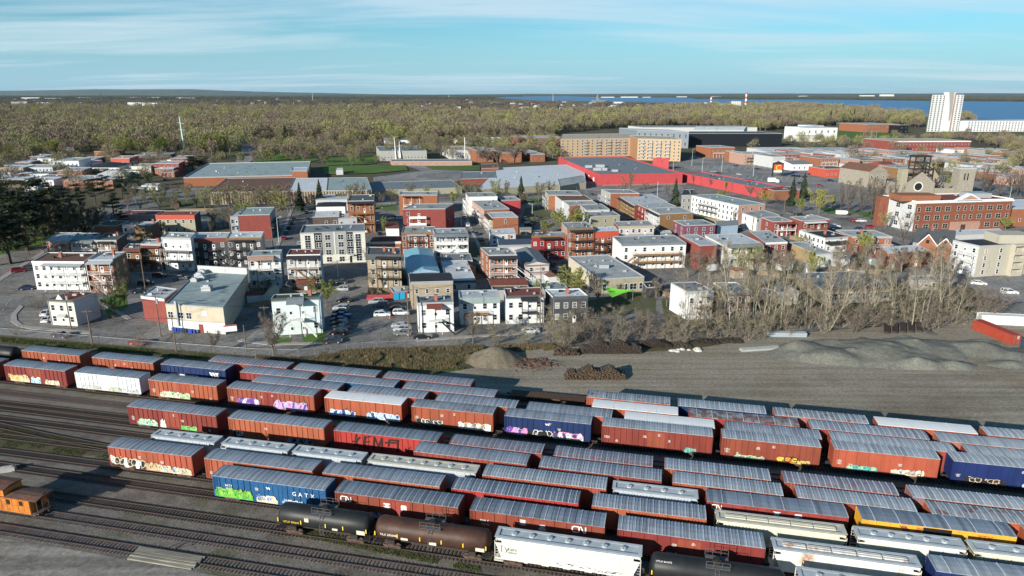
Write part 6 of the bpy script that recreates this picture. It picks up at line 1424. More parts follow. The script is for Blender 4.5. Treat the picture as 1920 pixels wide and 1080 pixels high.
#  tall monopole, white spires, stacks, masts
m_steel=flat('pale_steel',(.46,.60,.56),.5,.1)
p,hh_=base_height(347,286,218);r=thing('power_monopole','tall pale green-white tapered steel power pole by the woods','power pole',p,0)
m=MB();m.tube((0,0,0),(-1.2,0,hh_),1.3,.5,10,cap=True);put('shaft',m,m_steel,r)
for z in(.62,.8):
 m=MB();m.bar((-3.5,0,hh_*z+1),(3,0,hh_*z),.25);put('crossarm',m,m_steel,r)
p,hh_=base_height(748,302,256);r=thing('park_sculpture','three slender white spires standing in front of the school','sculpture',p,0)
for x,k,le in((-2.4,1.0,1.2),(.6,.82,-.4),(2.0,.7,1.2)):
 m=MB();m.tube((x,0,0),(x-le,.5,hh_*k),.75,.18,6,cap=True);put('spire',m,m_white_paint,r)
p,hh_=base_height(872,302,258);m=MB();m.tube((0,0,0),(0,0,hh_),.35,.3,6,cap=True);o=put('flagpole',m,m_white_paint);o.location=p;tag(o,'thin white flagpole near the school gymnasium','flagpole')
m_stk_r=flat('stack_red',(.45,.10,.07),.6)
for i,(x,yb,yt,lab)in enumerate(((1332,205,180,'red and white striped factory chimney, the shorter one'),(1397,207,172,'red and white striped factory chimney, the taller one'))):
 p,hh_=base_height(x,yb,yt);r=thing('factory_chimney',lab,'chimney',p,0)
 n_=8
 for k in range(n_):m=MB();m.tube((0,0,hh_*k/n_),(0,0,hh_*(k+1)/n_),4.6-2.0*k/n_,4.6-2.0*(k+1)/n_,10,cap=True);put('band',m,[m_white_paint,m_stk_r][k%2],r)
for x0,x1,yt,yb,wl2,lab in((1352,1374,195,208,'pink','pale mill building with vents left of the taller chimney'),(1376,1388,190,208,'cream','cream mill silo between the mill buildings'),(1392,1412,200,209,'white','white mill shed right of the taller chimney'),(1230,1246,199,206,'white','white end block of the blue riverside factory'),(1246,1288,199,207,'bluew','blue riverside factory with long roof'),(1292,1330,199,205,'bluew','second blue factory hall by the striped chimney'),(241,266,192,206,'white','white mid-rise apartment block at the wood edge'),(268,296,193,206,'white','second white mid-rise apartment block, stepped balconies'),(311,329,196,205,'white','small white apartment block right of the mid-rises'),(177,240,198,204,'grey','row of grey townhouses beside the white mid-rises'),(22,52,191,200,'grey','grey residence with ribbed front in the far woods'),(70,92,192,196,'white','small white hall in the far woods'),(40,75,183,187,'white','large white mall roofs beyond the far woods'),(84,116,184,187,'ltgrey','grey mall wing beyond the far woods'),(141,176,183,185,'white','long white warehouse beyond the woods'),(236,300,182.3,184.5,'mint','very long pale green warehouse on the far edge'),(330,365,183,185,'ltgrey','grey-white sheds on the far edge'),(697,722,197.5,202,'white','white school far in the woods'),(725,752,197,201.5,'pink','pink-brown hall far in the woods'),(864,909,210,220,'white','white four-storey block in the wooded suburb'),(1150,1168,191,194,'white','white hall near the cathedral'),(960,990,213,219,'cream','cream terraces in the wooded suburb'),(1614,1640,178.6,180.5,'white','white plant on the far shore'),(1652,1676,177,180.5,'white','tall white plant hall on the far shore'),(1500,1515,179.8,181,'white','low white sheds on the far shore'),(1128,1152,181.6,183,'white','white harbour shed across the river'),(1165,1196,181.3,183,'white','long white harbour hall across the river'),(1206,1220,181.6,183,'ltgrey','grey harbour shed across the river'),(1270,1288,181,182.2,'white','white depot across the river'),(1335,1352,180.4,181.8,'white','white warehouse across the river')):
 p0,hh_=base_height(x0,yb,yt);p1=G(x1,yb);dp=Vector((0,40 if yb>186 else 90,0))
 building(lab,None,None,pts=[p0,p1,p1+dp,p0+dp],h=hh_,n=max(1,int(hh_/4)),wall=wl2,roof='white',cols=0 if yb<188 else max(2,int((x1-x0)/4)),fine=False,door=False,vents=0,name='far_building',cat='building',w=2.5,hh=2)
p,hh_=base_height(1120,193,175.5);r=thing('cathedral','dark green-grey cathedral with spire on the far skyline','cathedral',p,0)
m=MB();m.box(-42,60,-15,15,0,hh_*.3);put('nave',m,WALL['slate'],r);m=MB();m.box(-9,9,-9,9,0,hh_*.55);put('tower',m,WALL['slate'],r);m=MB();m.tube((0,0,hh_*.55),(0,0,hh_),10,.3,8);put('spire',m,WALL['slate'],r)
for x,yb,yt,lab,w_ in((189,176,152,'thin lattice radio mast on the far horizon',2.2),(587,192,173,'red and white radio mast in the woods',1.6),(842,184,178,'small mast on the horizon',2),(1037,190,176,'thin dark mast by the river',2)):
 p,hh_=base_height(x,max(yb,178.6),yt);m=MB();m.tube((0,0,0),(0,0,hh_),w_*p.length/3000,w_*.5*p.length/3000,5,cap=True);o=put('radio_mast',m,m_trim if x!=189 else m_dark);o.location=p;tag(o,lab,'mast')
 #  RIVER AND FAR LAND
m_water,nt,N,L,bs=new_mat('river_water')
bs.inputs['Base Color'].default_value=(.02,.12,.28,1);bs.inputs['Roughness'].default_value=.35;bs.inputs['Specular IOR Level'].default_value=.25
def sheet_px(name,pts,z,m,label,cat):return sheet(name,[G(x,y,0)for x,y in pts],z,m,label,cat)
sheet_px('river',[(925,183.5),(960,181),(1060,180.2),(1130,182.5),(1250,183),(1330,186),(1420,187),(1500,186.5),(1740,189.5),(1920,191),(2600,195),(2600,228),(1920,226),(1790,222),(1500,202),(1330,197),(1200,192),(1000,189)],.8,m_water,'deep blue river behind the riverside woods','river')
m_far=ground_mat('far_wood',[(.045,.06,.035),(.075,.085,.05),(.10,.11,.07)],(.0016,.012))
def ridge(pts,z,y0,depth,label,name='hills'):
 """long low landform: profile of (pixel x, height) standing at the distance of pixel row y0"""
 m=MB()
 for(xa,za),(xb,zb)in zip(pts[:-1],pts[1:]):
  a,b=G(xa,y0),G(xb,y0);da,db=a.normalized()*depth,b.normalized()*depth
  m.face([(a.x,a.y,z),(b.x,b.y,z),(b.x+db.x*.5,b.y+db.y*.5,zb),(a.x+da.x*.5,a.y+da.y*.5,za)]);m.face([(a.x+da.x*.5,a.y+da.y*.5,za),(b.x+db.x*.5,b.y+db.y*.5,zb),(b.x+db.x,b.y+db.y,z),(a.x+da.x,a.y+da.y,z)])
 tag(put(name,m,m_far),label,'hills',kind='structure')
q=random.Random(4)
ridge([(x,18+14*q.random())for x in range(-700,1000,40)],0,181.5,2500,'dark wooded plain edge on the left horizon')
ridge([(x,min(1,(900-x)/500)*(190+80*math.sin(x*.006)+40*q.random()))for x in range(-900,901,60)],0,178.4,6000,'faint blue hills on the left horizon')
ridge([(x,min(1,(x-700)/300)*(50+16*q.random())+max(0,x-1000)*.035)for x in range(700,2700,60)],0,178.6,5000,'blue wooded far shore along the right horizon')
ridge([(x,6+10*q.random())for x in range(1300,2600,25)],0,186.0,700,'wooded strip of far shore across the river')
#  TREES
BARK=mat('bark',(.17,.15,.12),.95,.25,2.0,rand=.15)
BARKP=mat('bark_pale',(.30,.265,.20),.95,.2,2.0,rand=.12)
BARKD=mat('bark_dark',(.07,.055,.045),.95,.25,2.0)
TW_TAN=twig_mat('twigs_tan',[(.22,.185,.14),(.25,.215,.15),(.21,.18,.14),(.25,.25,.115)])
TW_BRN=twig_mat('twigs_brown',[(.135,.11,.09),(.18,.148,.115),(.155,.128,.105)])
TW_BUD=twig_mat('twigs_budding',[(.22,.22,.07),(.26,.25,.09),(.18,.21,.05),(.29,.28,.075)])
TW_FAR=twig_mat('crowns_far',[(.18,.145,.115),(.215,.18,.125),(.17,.135,.11),(.225,.195,.115),(.20,.155,.125),(.215,.21,.095),(.19,.165,.115),(.25,.255,.09),(.21,.18,.12),(.235,.265,.08)])
TW_MID=twig_mat('crowns_middle',[(.12,.10,.085),(.15,.125,.10),(.10,.095,.07),(.17,.145,.12),(.085,.09,.06)])
TW_DIM=twig_mat('crowns_distant',[(.06,.065,.05),(.085,.08,.06),(.07,.08,.055),(.11,.10,.075)])
TW_EVG=twig_mat('needles',[(.034,.052,.028),(.046,.064,.034),(.03,.046,.03)])
TW_DOG=twig_mat('shrub_olive',[(.10,.10,.06),(.12,.115,.07),(.09,.095,.055)])
def rand_dir(q,base,ang):
 u=base.orthogonal().normalized();w=base.cross(u);t=q.uniform(0,6.2832)
 return(base*math.cos(ang)+(u*math.cos(t)+w*math.sin(t))*math.sin(ang)).normalized()
def twig(m,p,d,l,w,q):
 s=d.cross(Vector((q.uniform(-1,1),q.uniform(-1,1),q.uniform(-.3,.3)))).normalized()*(w/2)
 e=p+d*l;m.face([p-s,p+s,e])
def bare_tree(seed,H,form='round',spread=.8,twigs=1500,tl=1.1,tw=.05,stems=1,limbs=5,fork=.25,cw=.42,trunkr=.011):
 """leaders with side branches and sub-branches as tapered tubes, fine twigs as slivers"""
 q=random.Random(seed);trunk,crown=MB(),MB();fine=[]
 def side(p,d,l,r,k):
  segs=3 if k==0 else 2
  for s in range(segs):
   e=p+d*(l/segs);trunk.tube(p,e,r,r*.72,4 if k==0 else 3);fine.append((p,e,k+1));p,r=e,r*.72
   d=(d+Vector((q.uniform(-.22,.22),q.uniform(-.22,.22),q.uniform(0,.16)))).normalized()
   if k<2:
    for _ in range(2 if k==0 else 1):side(p,(rand_dir(q,d,q.uniform(.45,.95))+Vector((0,0,.2))).normalized(),l*q.uniform(.38,.6),r*.6,k+1)
 def leader(p,d,l,r,f0):
  n=7;
  for s in range(n):
   f=(s+1)/n;e=p+d*(l/n);r2=r*.84;trunk.tube(p,e,r,r2,6 if r>.12 else 4);p,r=e,r2
   d=(d+Vector((q.uniform(-.12,.12),q.uniform(-.12,.12),.06))).normalized()
   if f>f0:
    prof=math.sin(math.pi*min(1,(f-f0)/(1-f0)*.85+.12))if form=='round' else(1.05-f)
    for _ in range(2 if f<.9 else 3):side(e,(rand_dir(q,d,q.uniform(.45,spread))+Vector((0,0,.15))).normalized(),H*cw*(.35+.65*prof)*q.uniform(.6,1.05)*(.62 if limbs>1 else 1),r*.55,0 if limbs==1 else 1)
 if form=='round':
  base=Vector((0,0,-.1));top=Vector((q.uniform(-.3,.3),q.uniform(-.3,.3),H*fork));R0=H*trunkr+.04
  if stems==1:trunk.tube(base,top,R0*1.15,R0,7)
  for k in range(limbs):
   a=6.283*k/limbs+q.uniform(-.4,.4);t=q.uniform(.25,spread)if k else.1;d=Vector((math.cos(a)*math.sin(t),math.sin(a)*math.sin(t),math.cos(t)))
   st=top if stems==1 else Vector((q.uniform(-.5,.5),q.uniform(-.5,.5),-.1));leader(st,d,H*(1-fork)*q.uniform(.75,1.0),R0*.62,.12)
 else:
  leader(Vector((0,0,-.1)),Vector((q.uniform(-.1,.1),q.uniform(-.1,.1),1)).normalized(),H,H*trunkr+.04,fork)
 wts=[f for f in fine if f[2]>=1]
 for i in range(twigs):
  a,b,k=q.choice(wts);p=a+(b-a)*q.uniform(.1,1.0);d=(b-a).normalized()
  dd=(rand_dir(q,d,q.uniform(.2,1.0))+Vector((0,0,.2))).normalized()
  l=tl*q.uniform(.5,1.2);twig(crown,p,dd,l,tw*q.uniform(.7,1.3),q)
  if q.random()<.5:twig(crown,p+dd*l*.4,(dd+rand_dir(q,dd,.8)).normalized(),l*.6,tw*.7,q)
 zt=max(v[2]for v in crown.v);k=H/zt
 for mm_ in(trunk,crown):mm_.v=[(a*k,b*k,c*k)for a,b,c in mm_.v]
 return trunk,crown
def spruce(seed,H,R_,n=900,droop=.35):
 q=random.Random(seed);trunk,crown=MB(),MB();trunk.tube((0,0,0),(0,0,H*.97),H*.016+.05,.03,6)
 for i in range(n):
  f=q.random()**.8;z=H*(.08+.9*f);a=q.uniform(0,6.2832);r=R_*(1-f)**.8*q.uniform(.45,1.2)*(.8+.3*math.sin(a*2+z*1.3))+.12
  d=Vector((math.cos(a),math.sin(a),0));s=Vector((-d.y,d.x,0))*(r*.22+.15);i0=r*q.uniform(.0,.5)
  crown.face([d*i0+Vector((0,0,z))-s*.4,d*(r*.7)-s+Vector((0,0,z-r*droop*.6)),d*r+Vector((0,0,z-r*droop)),d*(r*.7)+s+Vector((0,0,z-r*droop*.5))])
 return trunk,crown
def pine(seed,H,n=1500):
 q=random.Random(seed);trunk,crown=MB(),MB();trunk.tube((0,0,0),(q.uniform(-.5,.5),0,H*.95),H*.018+.08,.06,6)
 for k in range(16):
  z=H*q.uniform(.28,.97);a=q.uniform(0,6.2832);r=H*.28*(1.15-z/H)**.6*q.uniform(.6,1.2);c=Vector((math.cos(a)*r,math.sin(a)*r,z+r*.12))
  trunk.tube((0,0,z-r*.2),c,.09,.03,3)
  for i in range(n//16):
   t=q.random();p=Vector((0,0,z-r*.2)).lerp(c,.35+.75*t)+Vector((q.gauss(0,.09)*H*.5,q.gauss(0,.09)*H*.5,q.gauss(0,.025)*H*.6))
   s=q.uniform(.25,.6);b=q.uniform(0,6.28);x,y=math.cos(b)*s,math.sin(b)*s
   crown.face([p+Vector((-x,-y,-.1)),p+Vector((y*.5,-x*.5,.1)),p+Vector((x,y,q.uniform(0,.35))),p+Vector((-y*.5,x*.5,.05))])
 return trunk,crown
def blob_tree(seed,H,R_,n,size,base=.3,lobes=7,trunkr=.25):
 """far tree: slivers spread through several crown lobes"""
 q=random.Random(seed);m=MB();m.tube((0,0,0),(0,0,H*.6),trunkr,trunkr*.5,4,1)
 L_=[(Vector((q.gauss(0,.42)*R_,q.gauss(0,.42)*R_,H*q.uniform(base+.12,.86))),R_*q.uniform(.38,.6))for _ in range(lobes)]
 for c,r in L_:m.tube((0,0,H*.3),c,trunkr*.5,trunkr*.2,3,1)
 for i in range(n):
  c,r=q.choice(L_);d=Vector((q.gauss(0,1),q.gauss(0,1),q.gauss(0,1))).normalized()
  p=c+Vector((d.x,d.y,d.z*1.15))*r*q.uniform(.45,1.0)
  dd=(d+Vector((0,0,.7))+Vector((q.uniform(-.5,.5),q.uniform(-.5,.5),0))).normalized();l=size*q.uniform(.6,1.3)
  s=dd.cross(Vector((q.uniform(-1,1),q.uniform(-1,1),q.uniform(-1,1)))).normalized()*(size*.2)
  m.face([p-s,p+s,p+dd*l+s*.4,p+dd*l-s*.4])
 return m
def proto(key,tr,mats):
 return(tr[0].mesh(key+'_trunk'),tr[1].mesh(key+'_crown'),mats)
PRO={'belt':[proto('belt',bare_tree(10+i,20,'tall',.8,700,1.5,.055,limbs=1,fork=.24,cw=.32,trunkr=.0085),(BARKP,TW_TAN))for i in range(5)],'lean':[proto('lean',bare_tree(30+i,15,'round',.6,700,1.2,.055,stems=3,limbs=3,fork=.0,cw=.3,trunkr=.011),(BARKP,TW_TAN))for i in range(3)],'street':[proto('street',bare_tree(40+i,9,'round',.95,2600,.75,.042,limbs=6,fork=.22,cw=.30,trunkr=.014),(BARK,TW_BRN))for i in range(3)],'bush':[proto('bush',bare_tree(50+i,6,'round',.9,850,.9,.036,stems=6,limbs=6,fork=0,cw=.28,trunkr=.010),(BARK,TW_TAN if i%2 else TW_BRN))for i in range(4)],'bud':[proto('bud',bare_tree(60+i,10,'round',.85,3000,.7,.13,limbs=5,fork=.22,cw=.30),(BARK,TW_BUD))for i in range(3)],'park':[proto('park',bare_tree(70+i,14,'round',.9,2200,1.1,.10,limbs=6,fork=.24,cw=.30),(BARK,TW_FAR))for i in range(4)],'grove':[proto('grove',bare_tree(80+i,15,'round',.6,1900,.9,.06,limbs=5,fork=.25,cw=.26,trunkr=.013),(BARKD,TW_BRN))for i in range(3)],'spruce':[proto('spruce',spruce(90+i,14,3.6),(BARKD,TW_EVG))for i in range(2)],'pine':[proto('pine',pine(100+i,18,2600),(BARKD,TW_EVG))for i in range(3)],'dense':[proto('dense',bare_tree(110+i,12,'round',1.0,6500,.8,.13,stems=4,limbs=7,fork=0,cw=.32),(BARKD,TW_DOG))for i in range(2)]}
BASEH={'belt':20,'lean':15,'street':9,'bush':6,'bud':10,'park':14,'grove':15,'spruce':14,'pine':18,'dense':12}
tq=random.Random(99)
def tree(kind,x,yb,yt,label,group,wid=1.0,name='tree',cat='tree',rot=None):
 p,H_=base_height(x,yb,yt)
 tr,cr,(mb_,mc)=tq.choice(PRO[kind]);s=H_/BASEH[kind]
 o=thing(name,label,cat,(p.x,p.y,0),tq.uniform(0,6.28)if rot is None else rot,group);o.scale=(s*wid,s*wid,s)
 link('trunk',tr,mb_,o);link('crown',cr,mc,o)
 return o
GB='bare trees of the belt along the gravel lot'
for i in range(50):
 x=1285+(1800-1285)*(i+tq.uniform(-.45,.45))/50;f=(x-1285)/515
 yb=634-26*f-tq.uniform(0,26);yt=tq.uniform(446,520)if x>1320 else tq.uniform(500,560)
 if tq.random()<.18:tree('lean',x,yb,yt+40,'leaning bare tree in the belt along the gravel lot','leaning bare trees of the belt',1.1,'leaning_tree')
 else:tree('belt',x,yb,yt-8,'tall bare pale-trunked tree in the belt along the gravel lot',GB,tq.uniform(.75,1.1))
for i in range(60):
 x=1050+(1880-1050)*(i+tq.uniform(-.5,.5))/60;f=max(0,(x-1250)/600)
 yb=645-34*f-tq.uniform(-2,26);tree('bush',x,yb,yb-tq.uniform(32,68),'bare brushy shrub in the undergrowth along the gravel lot','shrubs along the gravel lot',tq.uniform(.9,1.5),'shrub','shrub')
for x,yb,yt in((1600,560,490),(1660,552,480),(1560,548,470),(1720,560,500),(1770,566,505),(1640,530,460),(1500,560,480),(1440,540,465),(1390,560,480),(1330,520,455),(1815,585,540),(1850,592,555)):
 tree('belt',x,yb,yt,'tall bare tree standing behind the belt near the back yards','bare trees behind the belt',.9)
for x,yb,yt in((515,671,582),(887,645,580),(403,661,618),(1092,632,566),(1200,625,575)):
 tree('street',x,yb,yt,{515:'wide bare street tree before the mint house',887:'bare spreading tree beside the white porch house',403:'small bare tree by the fence before the beige building',1092:'bare tree in front of the charcoal house',1200:'bare tree in front of the brown back yards'}[x],None,1.1,'street_tree')
for x,yb,yt,lab in((262,652,622,'pale bare shrub by the fence beside the red car'),(128,640,622,'dark shrub by the fence before the corner house'),(36,630,606,'little bare sapling by the fence'),(70,578,548,'bare shrub beside the white corner shed'),(200,560,518,'dark bare tree beside the brick gallery house'),(228,548,500,'dark bare tree next to the parked black cars'),(930,645,598,'brown shrub before the red-roofed white house'),(985,645,600,'pale budding shrub by the parked white car'),(1035,640,575,'brown bush left of the charcoal house'),(1060,650,600,'tangled brown shrub by the fence corner'),(860,652,625,'low weedy shrub by the chain-link fence'),(610,655,640,'low dry shrub near the parked dark sedan')):
 tree('bush',x,yb,yt,lab,None,1.2,'shrub','shrub')
for x,yb,yt,lab,w_ in((612,575,522,'olive budding bush beside the row of parked cars',1.3),(1078,558,500,'bright budding tree beside the olive commercial building',1.4),(1535,402,352,'yellow-green budding tree by the school parking',1.2),(1885,432,405,'yellow budding shrub before the brick school',1.7),(1055,440,395,'green-yellow budding tree behind the red house',1.4),(1085,432,392,'brown budding tree behind the red house',1.2),(1020,440,412,'dark budding shrub in the back yard lane',1.4),(1352,380,355,'small budding tree at the red store wall',1.3),(1432,385,355,'olive budding tree by the long white apartments',1.3),(720,440,405,'bare budding tree by the white garage',.9),(455,430,378,'yellow-green budding tree before the corner apartments',1.1),(1620,482,432,'olive budding tree behind the belt by the broad pale roof',1.2),(1690,300,282,'budding tree near the long brick school',1.4),(1780,352,330,'olive tree at the church tower',1.5),(1800,360,325,'brown tree right of the church tower',1.5)):
 tree('bud',x,yb,yt,lab,None,w_,'budding_tree')
for x,yb,yt in((1590,405,335),(1612,410,330),(1632,412,328),(1652,412,332),(1575,400,338),(1676,385,335),(1640,395,330)):
 tree('grove',x,yb,yt,'tall dark bare tree in the grove beside the stone church','bare trees of the church grove',.95)
for x,yb,yt in((228,292,262),(245,290,258),(262,292,260),(300,290,255),(312,288,252),(385,296,248),(398,294,246),(412,296,250),(60,298,270),(45,300,272),(20,300,268),(100,292,262),(110,290,258),(425,295,252),(505,308,280)):tree('bud',x,yb,yt,'large fresh yellow-green tree at the near edge of the woods','yellow-green trees at the wood edge',1.2,'budding_tree')
tree('grove',1690,472,392,'single bare tree in front of the brick school',None,.7,'tree')
for x in range(1838,1990,17):tree('grove',x+tq.uniform(-5,5),368+tq.uniform(-8,8),312+tq.uniform(-8,10),'bare dark tree behind the brick school gymnasium','bare trees behind the gymnasium',1.3)
for x,yb,yt,lab in((977,382,328,'dark spruce before the white warehouse'),(1265,388,333,'dark spruce beside the long white apartments'),(1484,385,330,'dense dark cedar at the parking corner'),(1505,372,322,'taller dark spruce at the parking corner'),(564,395,340,'dark spruce before the striped warehouse, left one'),(601,392,334,'dark spruce before the striped warehouse, right one'),(246,315,296,'small conifer beside the plain orange wall house'),(1022,300,280,'small conifer by the low pavilions'),(938,302,285,'dark conifer before the low brick pavilion')):
 tree('spruce',x,yb,yt,lab,None,.85,'spruce_tree')
for x,yb,yt,w_ in((8,470,330,1.1),(28,455,335,1.0),(52,470,345,1.1),(85,445,322,1.0),(70,430,335,1.1),(-20,500,350,1.2),(20,495,395,1.3),(118,420,345,1.0),(230,372,325,1.0),(196,368,322,1.0),(215,410,350,.9),(258,352,318,1.3),(150,395,340,1.0),(380,318,290,1.6),(362,320,288,1.6),(232,430,385,.8),(180,385,330,1.0),(40,430,330,1.1),(0,430,325,1.1),(100,400,332,1.0)):
 tree('pine',x,yb,yt,'dark green pine tree on the wooded slope left of the houses','dark pines left of the houses',w_*1.2,'pine_tree')
for x,yb,yt,w_ in((120,440,366,1.3),(160,438,372,1.2),(95,450,380,1.2),(140,450,390,1.2),(62,452,398,1.1),(185,428,385,1.0),(30,470,410,1.2)):
 tree('dense',x,yb,yt,'dense dull olive tree below the dark pines','olive trees below the pines',w_,'dense_tree')
for x,yb,yt in((385,395,345),(410,398,350),(430,392,340),(300,400,348),(275,392,352),(330,398,358),(450,398,345),(520,400,350),(540,398,342),(508,392,345),(660,388,345),(672,385,340),(735,385,348),(770,372,342),(800,372,346),(860,372,340),(880,376,338),(895,372,342),(925,376,335),(948,374,336),(1010,378,340),(1030,372,338),(1180,360,318),(470,420,370),(432,430,385),(480,400,352),(1660,430,395)):
 tree('park',x,yb,yt,'bare street tree near the factory buildings','bare trees round the factories',1.0)
for i in range(70):
 x=tq.uniform(440,1000);yb=tq.uniform(283,312)
 if 700<x<900 and yb>300:continue
 if tq.random()<.85:tree('park',x,yb,yb-tq.uniform(22,36),'bare tree on the park lawn','bare park trees',tq.uniform(.95,1.4))
 else:tree('bud',x,yb,yb-tq.uniform(16,28),'yellow-green budding tree on the park lawn','budding park trees',1.4)
 #  woods: far trees as one mass per kind
def inside(x,y,poly):
 c=False;n=len(poly);j=n-1
 for i in range(n):
  xi,yi=poly[i];xj,yj=poly[j]
  if(yi>y)!=(yj>y)and x<(xj-xi)*(y-yi)/(yj-yi)+xi:c=not c
  j=i
 return c
FAR_PRO={}
def far_proto(key,me,mats,x,yb,label):
 o=link('far_tree',me,mats);p=G(x,yb);o.location=p;tag(o,label,'tree',kind='stuff' if key[0]=='k' else None);FAR_PRO[key]=o
blobs=[blob_tree(200+i,13,6.2,720,.95,lobes=11)for i in range(3)]
far_proto('w0',blobs[0].mesh('far_tree'),[TW_FAR,BARK],356,300,'round bare tree by the tall steel power pole')
far_proto('w1',blobs[1].mesh('far_tree'),[TW_FAR,BARK],470,274,'round bare tree beside the avenue past the park')
far_proto('w2',blobs[2].mesh('far_tree'),[TW_FAR,BARK],1008,268,'round bare tree left of the tan apartments')
mc=MB();st,sc_=spruce(210,14,3.8,320);merge(mc,sc_,0,0,0,0);merge(mc,st,0,0,0,1)
far_proto('c0',mc.mesh('far_conifer'),[TW_EVG,BARKD],404,299,'dark conifer at the edge of the park')
mc=MB();q=random.Random(8)
for k in range(9):merge(mc,blob_tree(300+k,13,6,90,2.6,lobes=5),q.uniform(-26,26),q.uniform(-26,26),q.uniform(-2,1.5))
far_proto('k0',mc.mesh('far_clump'),[TW_MID,BARKD],20,262,'clump of bare trees in the left woods')
mc=MB()
for k in range(12):merge(mc,blob_tree(330+k,12,7,60,3.6,lobes=4),q.uniform(-45,45),q.uniform(-45,45),q.uniform(-3,1))
far_proto('k1',mc.mesh('far_clump'),[TW_DIM,BARKD],640,214,'clump of bare trees in the far suburb woods')
def scatter(name,pts,src,label,cat='woods'):
 """one mass of trees: points with own turn and size, each showing the given tree"""
 me=bpy.data.meshes.new(name);me.from_pydata([p[:3]for p in pts],[],[])
 a=me.attributes.new('turn','FLOAT_VECTOR','POINT');b=me.attributes.new('size','FLOAT_VECTOR','POINT')
 for i,p in enumerate(pts):a.data[i].vector=(0,0,p[3]);b.data[i].vector=(p[4],p[4],p[5])
 o=bpy.data.objects.new(name,me);col.objects.link(o);tag(o,label,cat,kind='stuff')
 g=bpy.data.node_groups.new(name,'GeometryNodeTree')
 g.interface.new_socket('Geometry',in_out='INPUT',socket_type='NodeSocketGeometry');g.interface.new_socket('Geometry',in_out='OUTPUT',socket_type='NodeSocketGeometry')
 N,L=g.nodes,g.links
 i_,o_=N.new('NodeGroupInput'),N.new('NodeGroupOutput');ip=N.new('GeometryNodeInstanceOnPoints');oi=N.new('GeometryNodeObjectInfo')
 oi.inputs['Object'].default_value=src;oi.inputs['As Instance'].default_value=True;oi.transform_space='ORIGINAL'
 na=N.new('GeometryNodeInputNamedAttribute');na.data_type='FLOAT_VECTOR';na.inputs['Name'].default_value='turn'
 nb=N.new('GeometryNodeInputNamedAttribute');nb.data_type='FLOAT_VECTOR';nb.inputs['Name'].default_value='size'
 er=N.new('FunctionNodeEulerToRotation')
 L.new(i_.outputs[0],ip.inputs['Points']);L.new(oi.outputs['Geometry'],ip.inputs['Instance']);L.new(na.outputs['Attribute'],er.inputs[0]);L.new(er.outputs[0],ip.inputs['Rotation']);L.new(nb.outputs['Attribute'],ip.inputs['Scale']);L.new(ip.outputs[0],o_.inputs[0])
 md=o.modifiers.new('scatter','NODES');md.node_group=g
 return o
bx=[(min(p[0]for p in b)-3,max(p[0]for p in b)+3,min(p[1]for p in b)-3,max(p[1]for p in b)+3)for b in BUILT if b[0][1]>400]
def free(x,y):
 for a,b,c,d in bx:
  if a<x<b and c<y<d:return False
 return True
hm=MB();hm.box(-6,6,-4.5,4.5,0,4.2);hm.extrude_x([(-5,4.2),(5,4.2),(0,7.2)],-6.4,6.4,1);HOUSE=hm.mesh('far_house')
fw=[WALL['white'],WALL['cream'],WALL['ltgrey'],WALL['pink'],WALL['orange']];fr_=[RF['slate'],RF['char'],RF['redbrown'],RF['pale'],RF['white']]
CLEAR=[];q=random.Random(71)
for i in range(260):
 x=q.uniform(0,1330);y=q.uniform(186,214)if x>320 else q.uniform(184,208)
 if x>930 and y<194:y=q.uniform(195,212)
 p=G(x,y);CLEAR.append((p.x,p.y))
 s=q.uniform(1.2,2.0);o=link('far_house',HOUSE,[q.choice(fw),q.choice(fr_)]);o.location=(p.x,p.y,0);o.rotation_euler=(0,0,q.choice((.25,1.8))+q.uniform(-.2,.2));o.scale=(s,s,s*1.1)
 tag(o,'small suburban house among the far trees','house','houses of the far wooded suburb')
for x,y in((128,282),(300,268),(470,258),(575,262),(715,240),(860,268),(880,269),(905,268),(930,268),(760,268),(730,270),(1000,268)):
 p=G(x,y);o=link('far_house',HOUSE,[q.choice(fw[:3]),q.choice(fr_)]);o.location=(p.x,p.y,0);o.rotation_euler=(0,0,q.uniform(0,1));tag(o,'small house among the trees past the park','house','houses past the park')
GRID={}
for a,b in CLEAR:
 GRID.setdefault(int(a//60),[]).append((a,b))
def cleared(x,y,w_=13):
 for g_ in(int(x//60)-1,int(x//60),int(x//60)+1):
  for a,b in GRID.get(g_,()):
   if abs(x-a)<w_ and-160<y-b<14:return True
 return False
WOODS=[([(-160,206),(300,206),(760,210),(945,216),(945,263),(830,268),(700,270),(560,266),(480,262),(455,268),(440,290),(330,286),(250,287),(150,284),(60,296),(-160,306)],13),([(945,214),(1210,214),(1200,236),(1050,250),(1030,262),(945,265)],13),([(1195,212),(1290,205),(1500,203),(1610,212),(1722,226),(1724,240),(1620,231),(1560,236),(1480,240),(1440,246),(1300,237),(1195,237)],9.5),([(1800,226),(1830,229),(1815,240),(1803,243)],10)]
SPARSE=[([(-160,300),(420,292),(420,320),(300,345),(-160,380)],21),([(1660,258),(1920,264),(2100,268),(2100,300),(1900,290),(1830,266),(1700,266)],17),([(1330,280),(1900,284),(2000,350),(1820,345),(1640,330),(1480,290)],27),([(880,264),(1050,262),(1045,300),(920,306)],16),([(470,268),(900,268),(890,300),(700,310),(600,296),(480,310)],19),([(1470,262),(1680,270),(1660,280),(1460,274)],20)]
groups={k:[]for k in FAR_PRO}
q=random.Random(31)
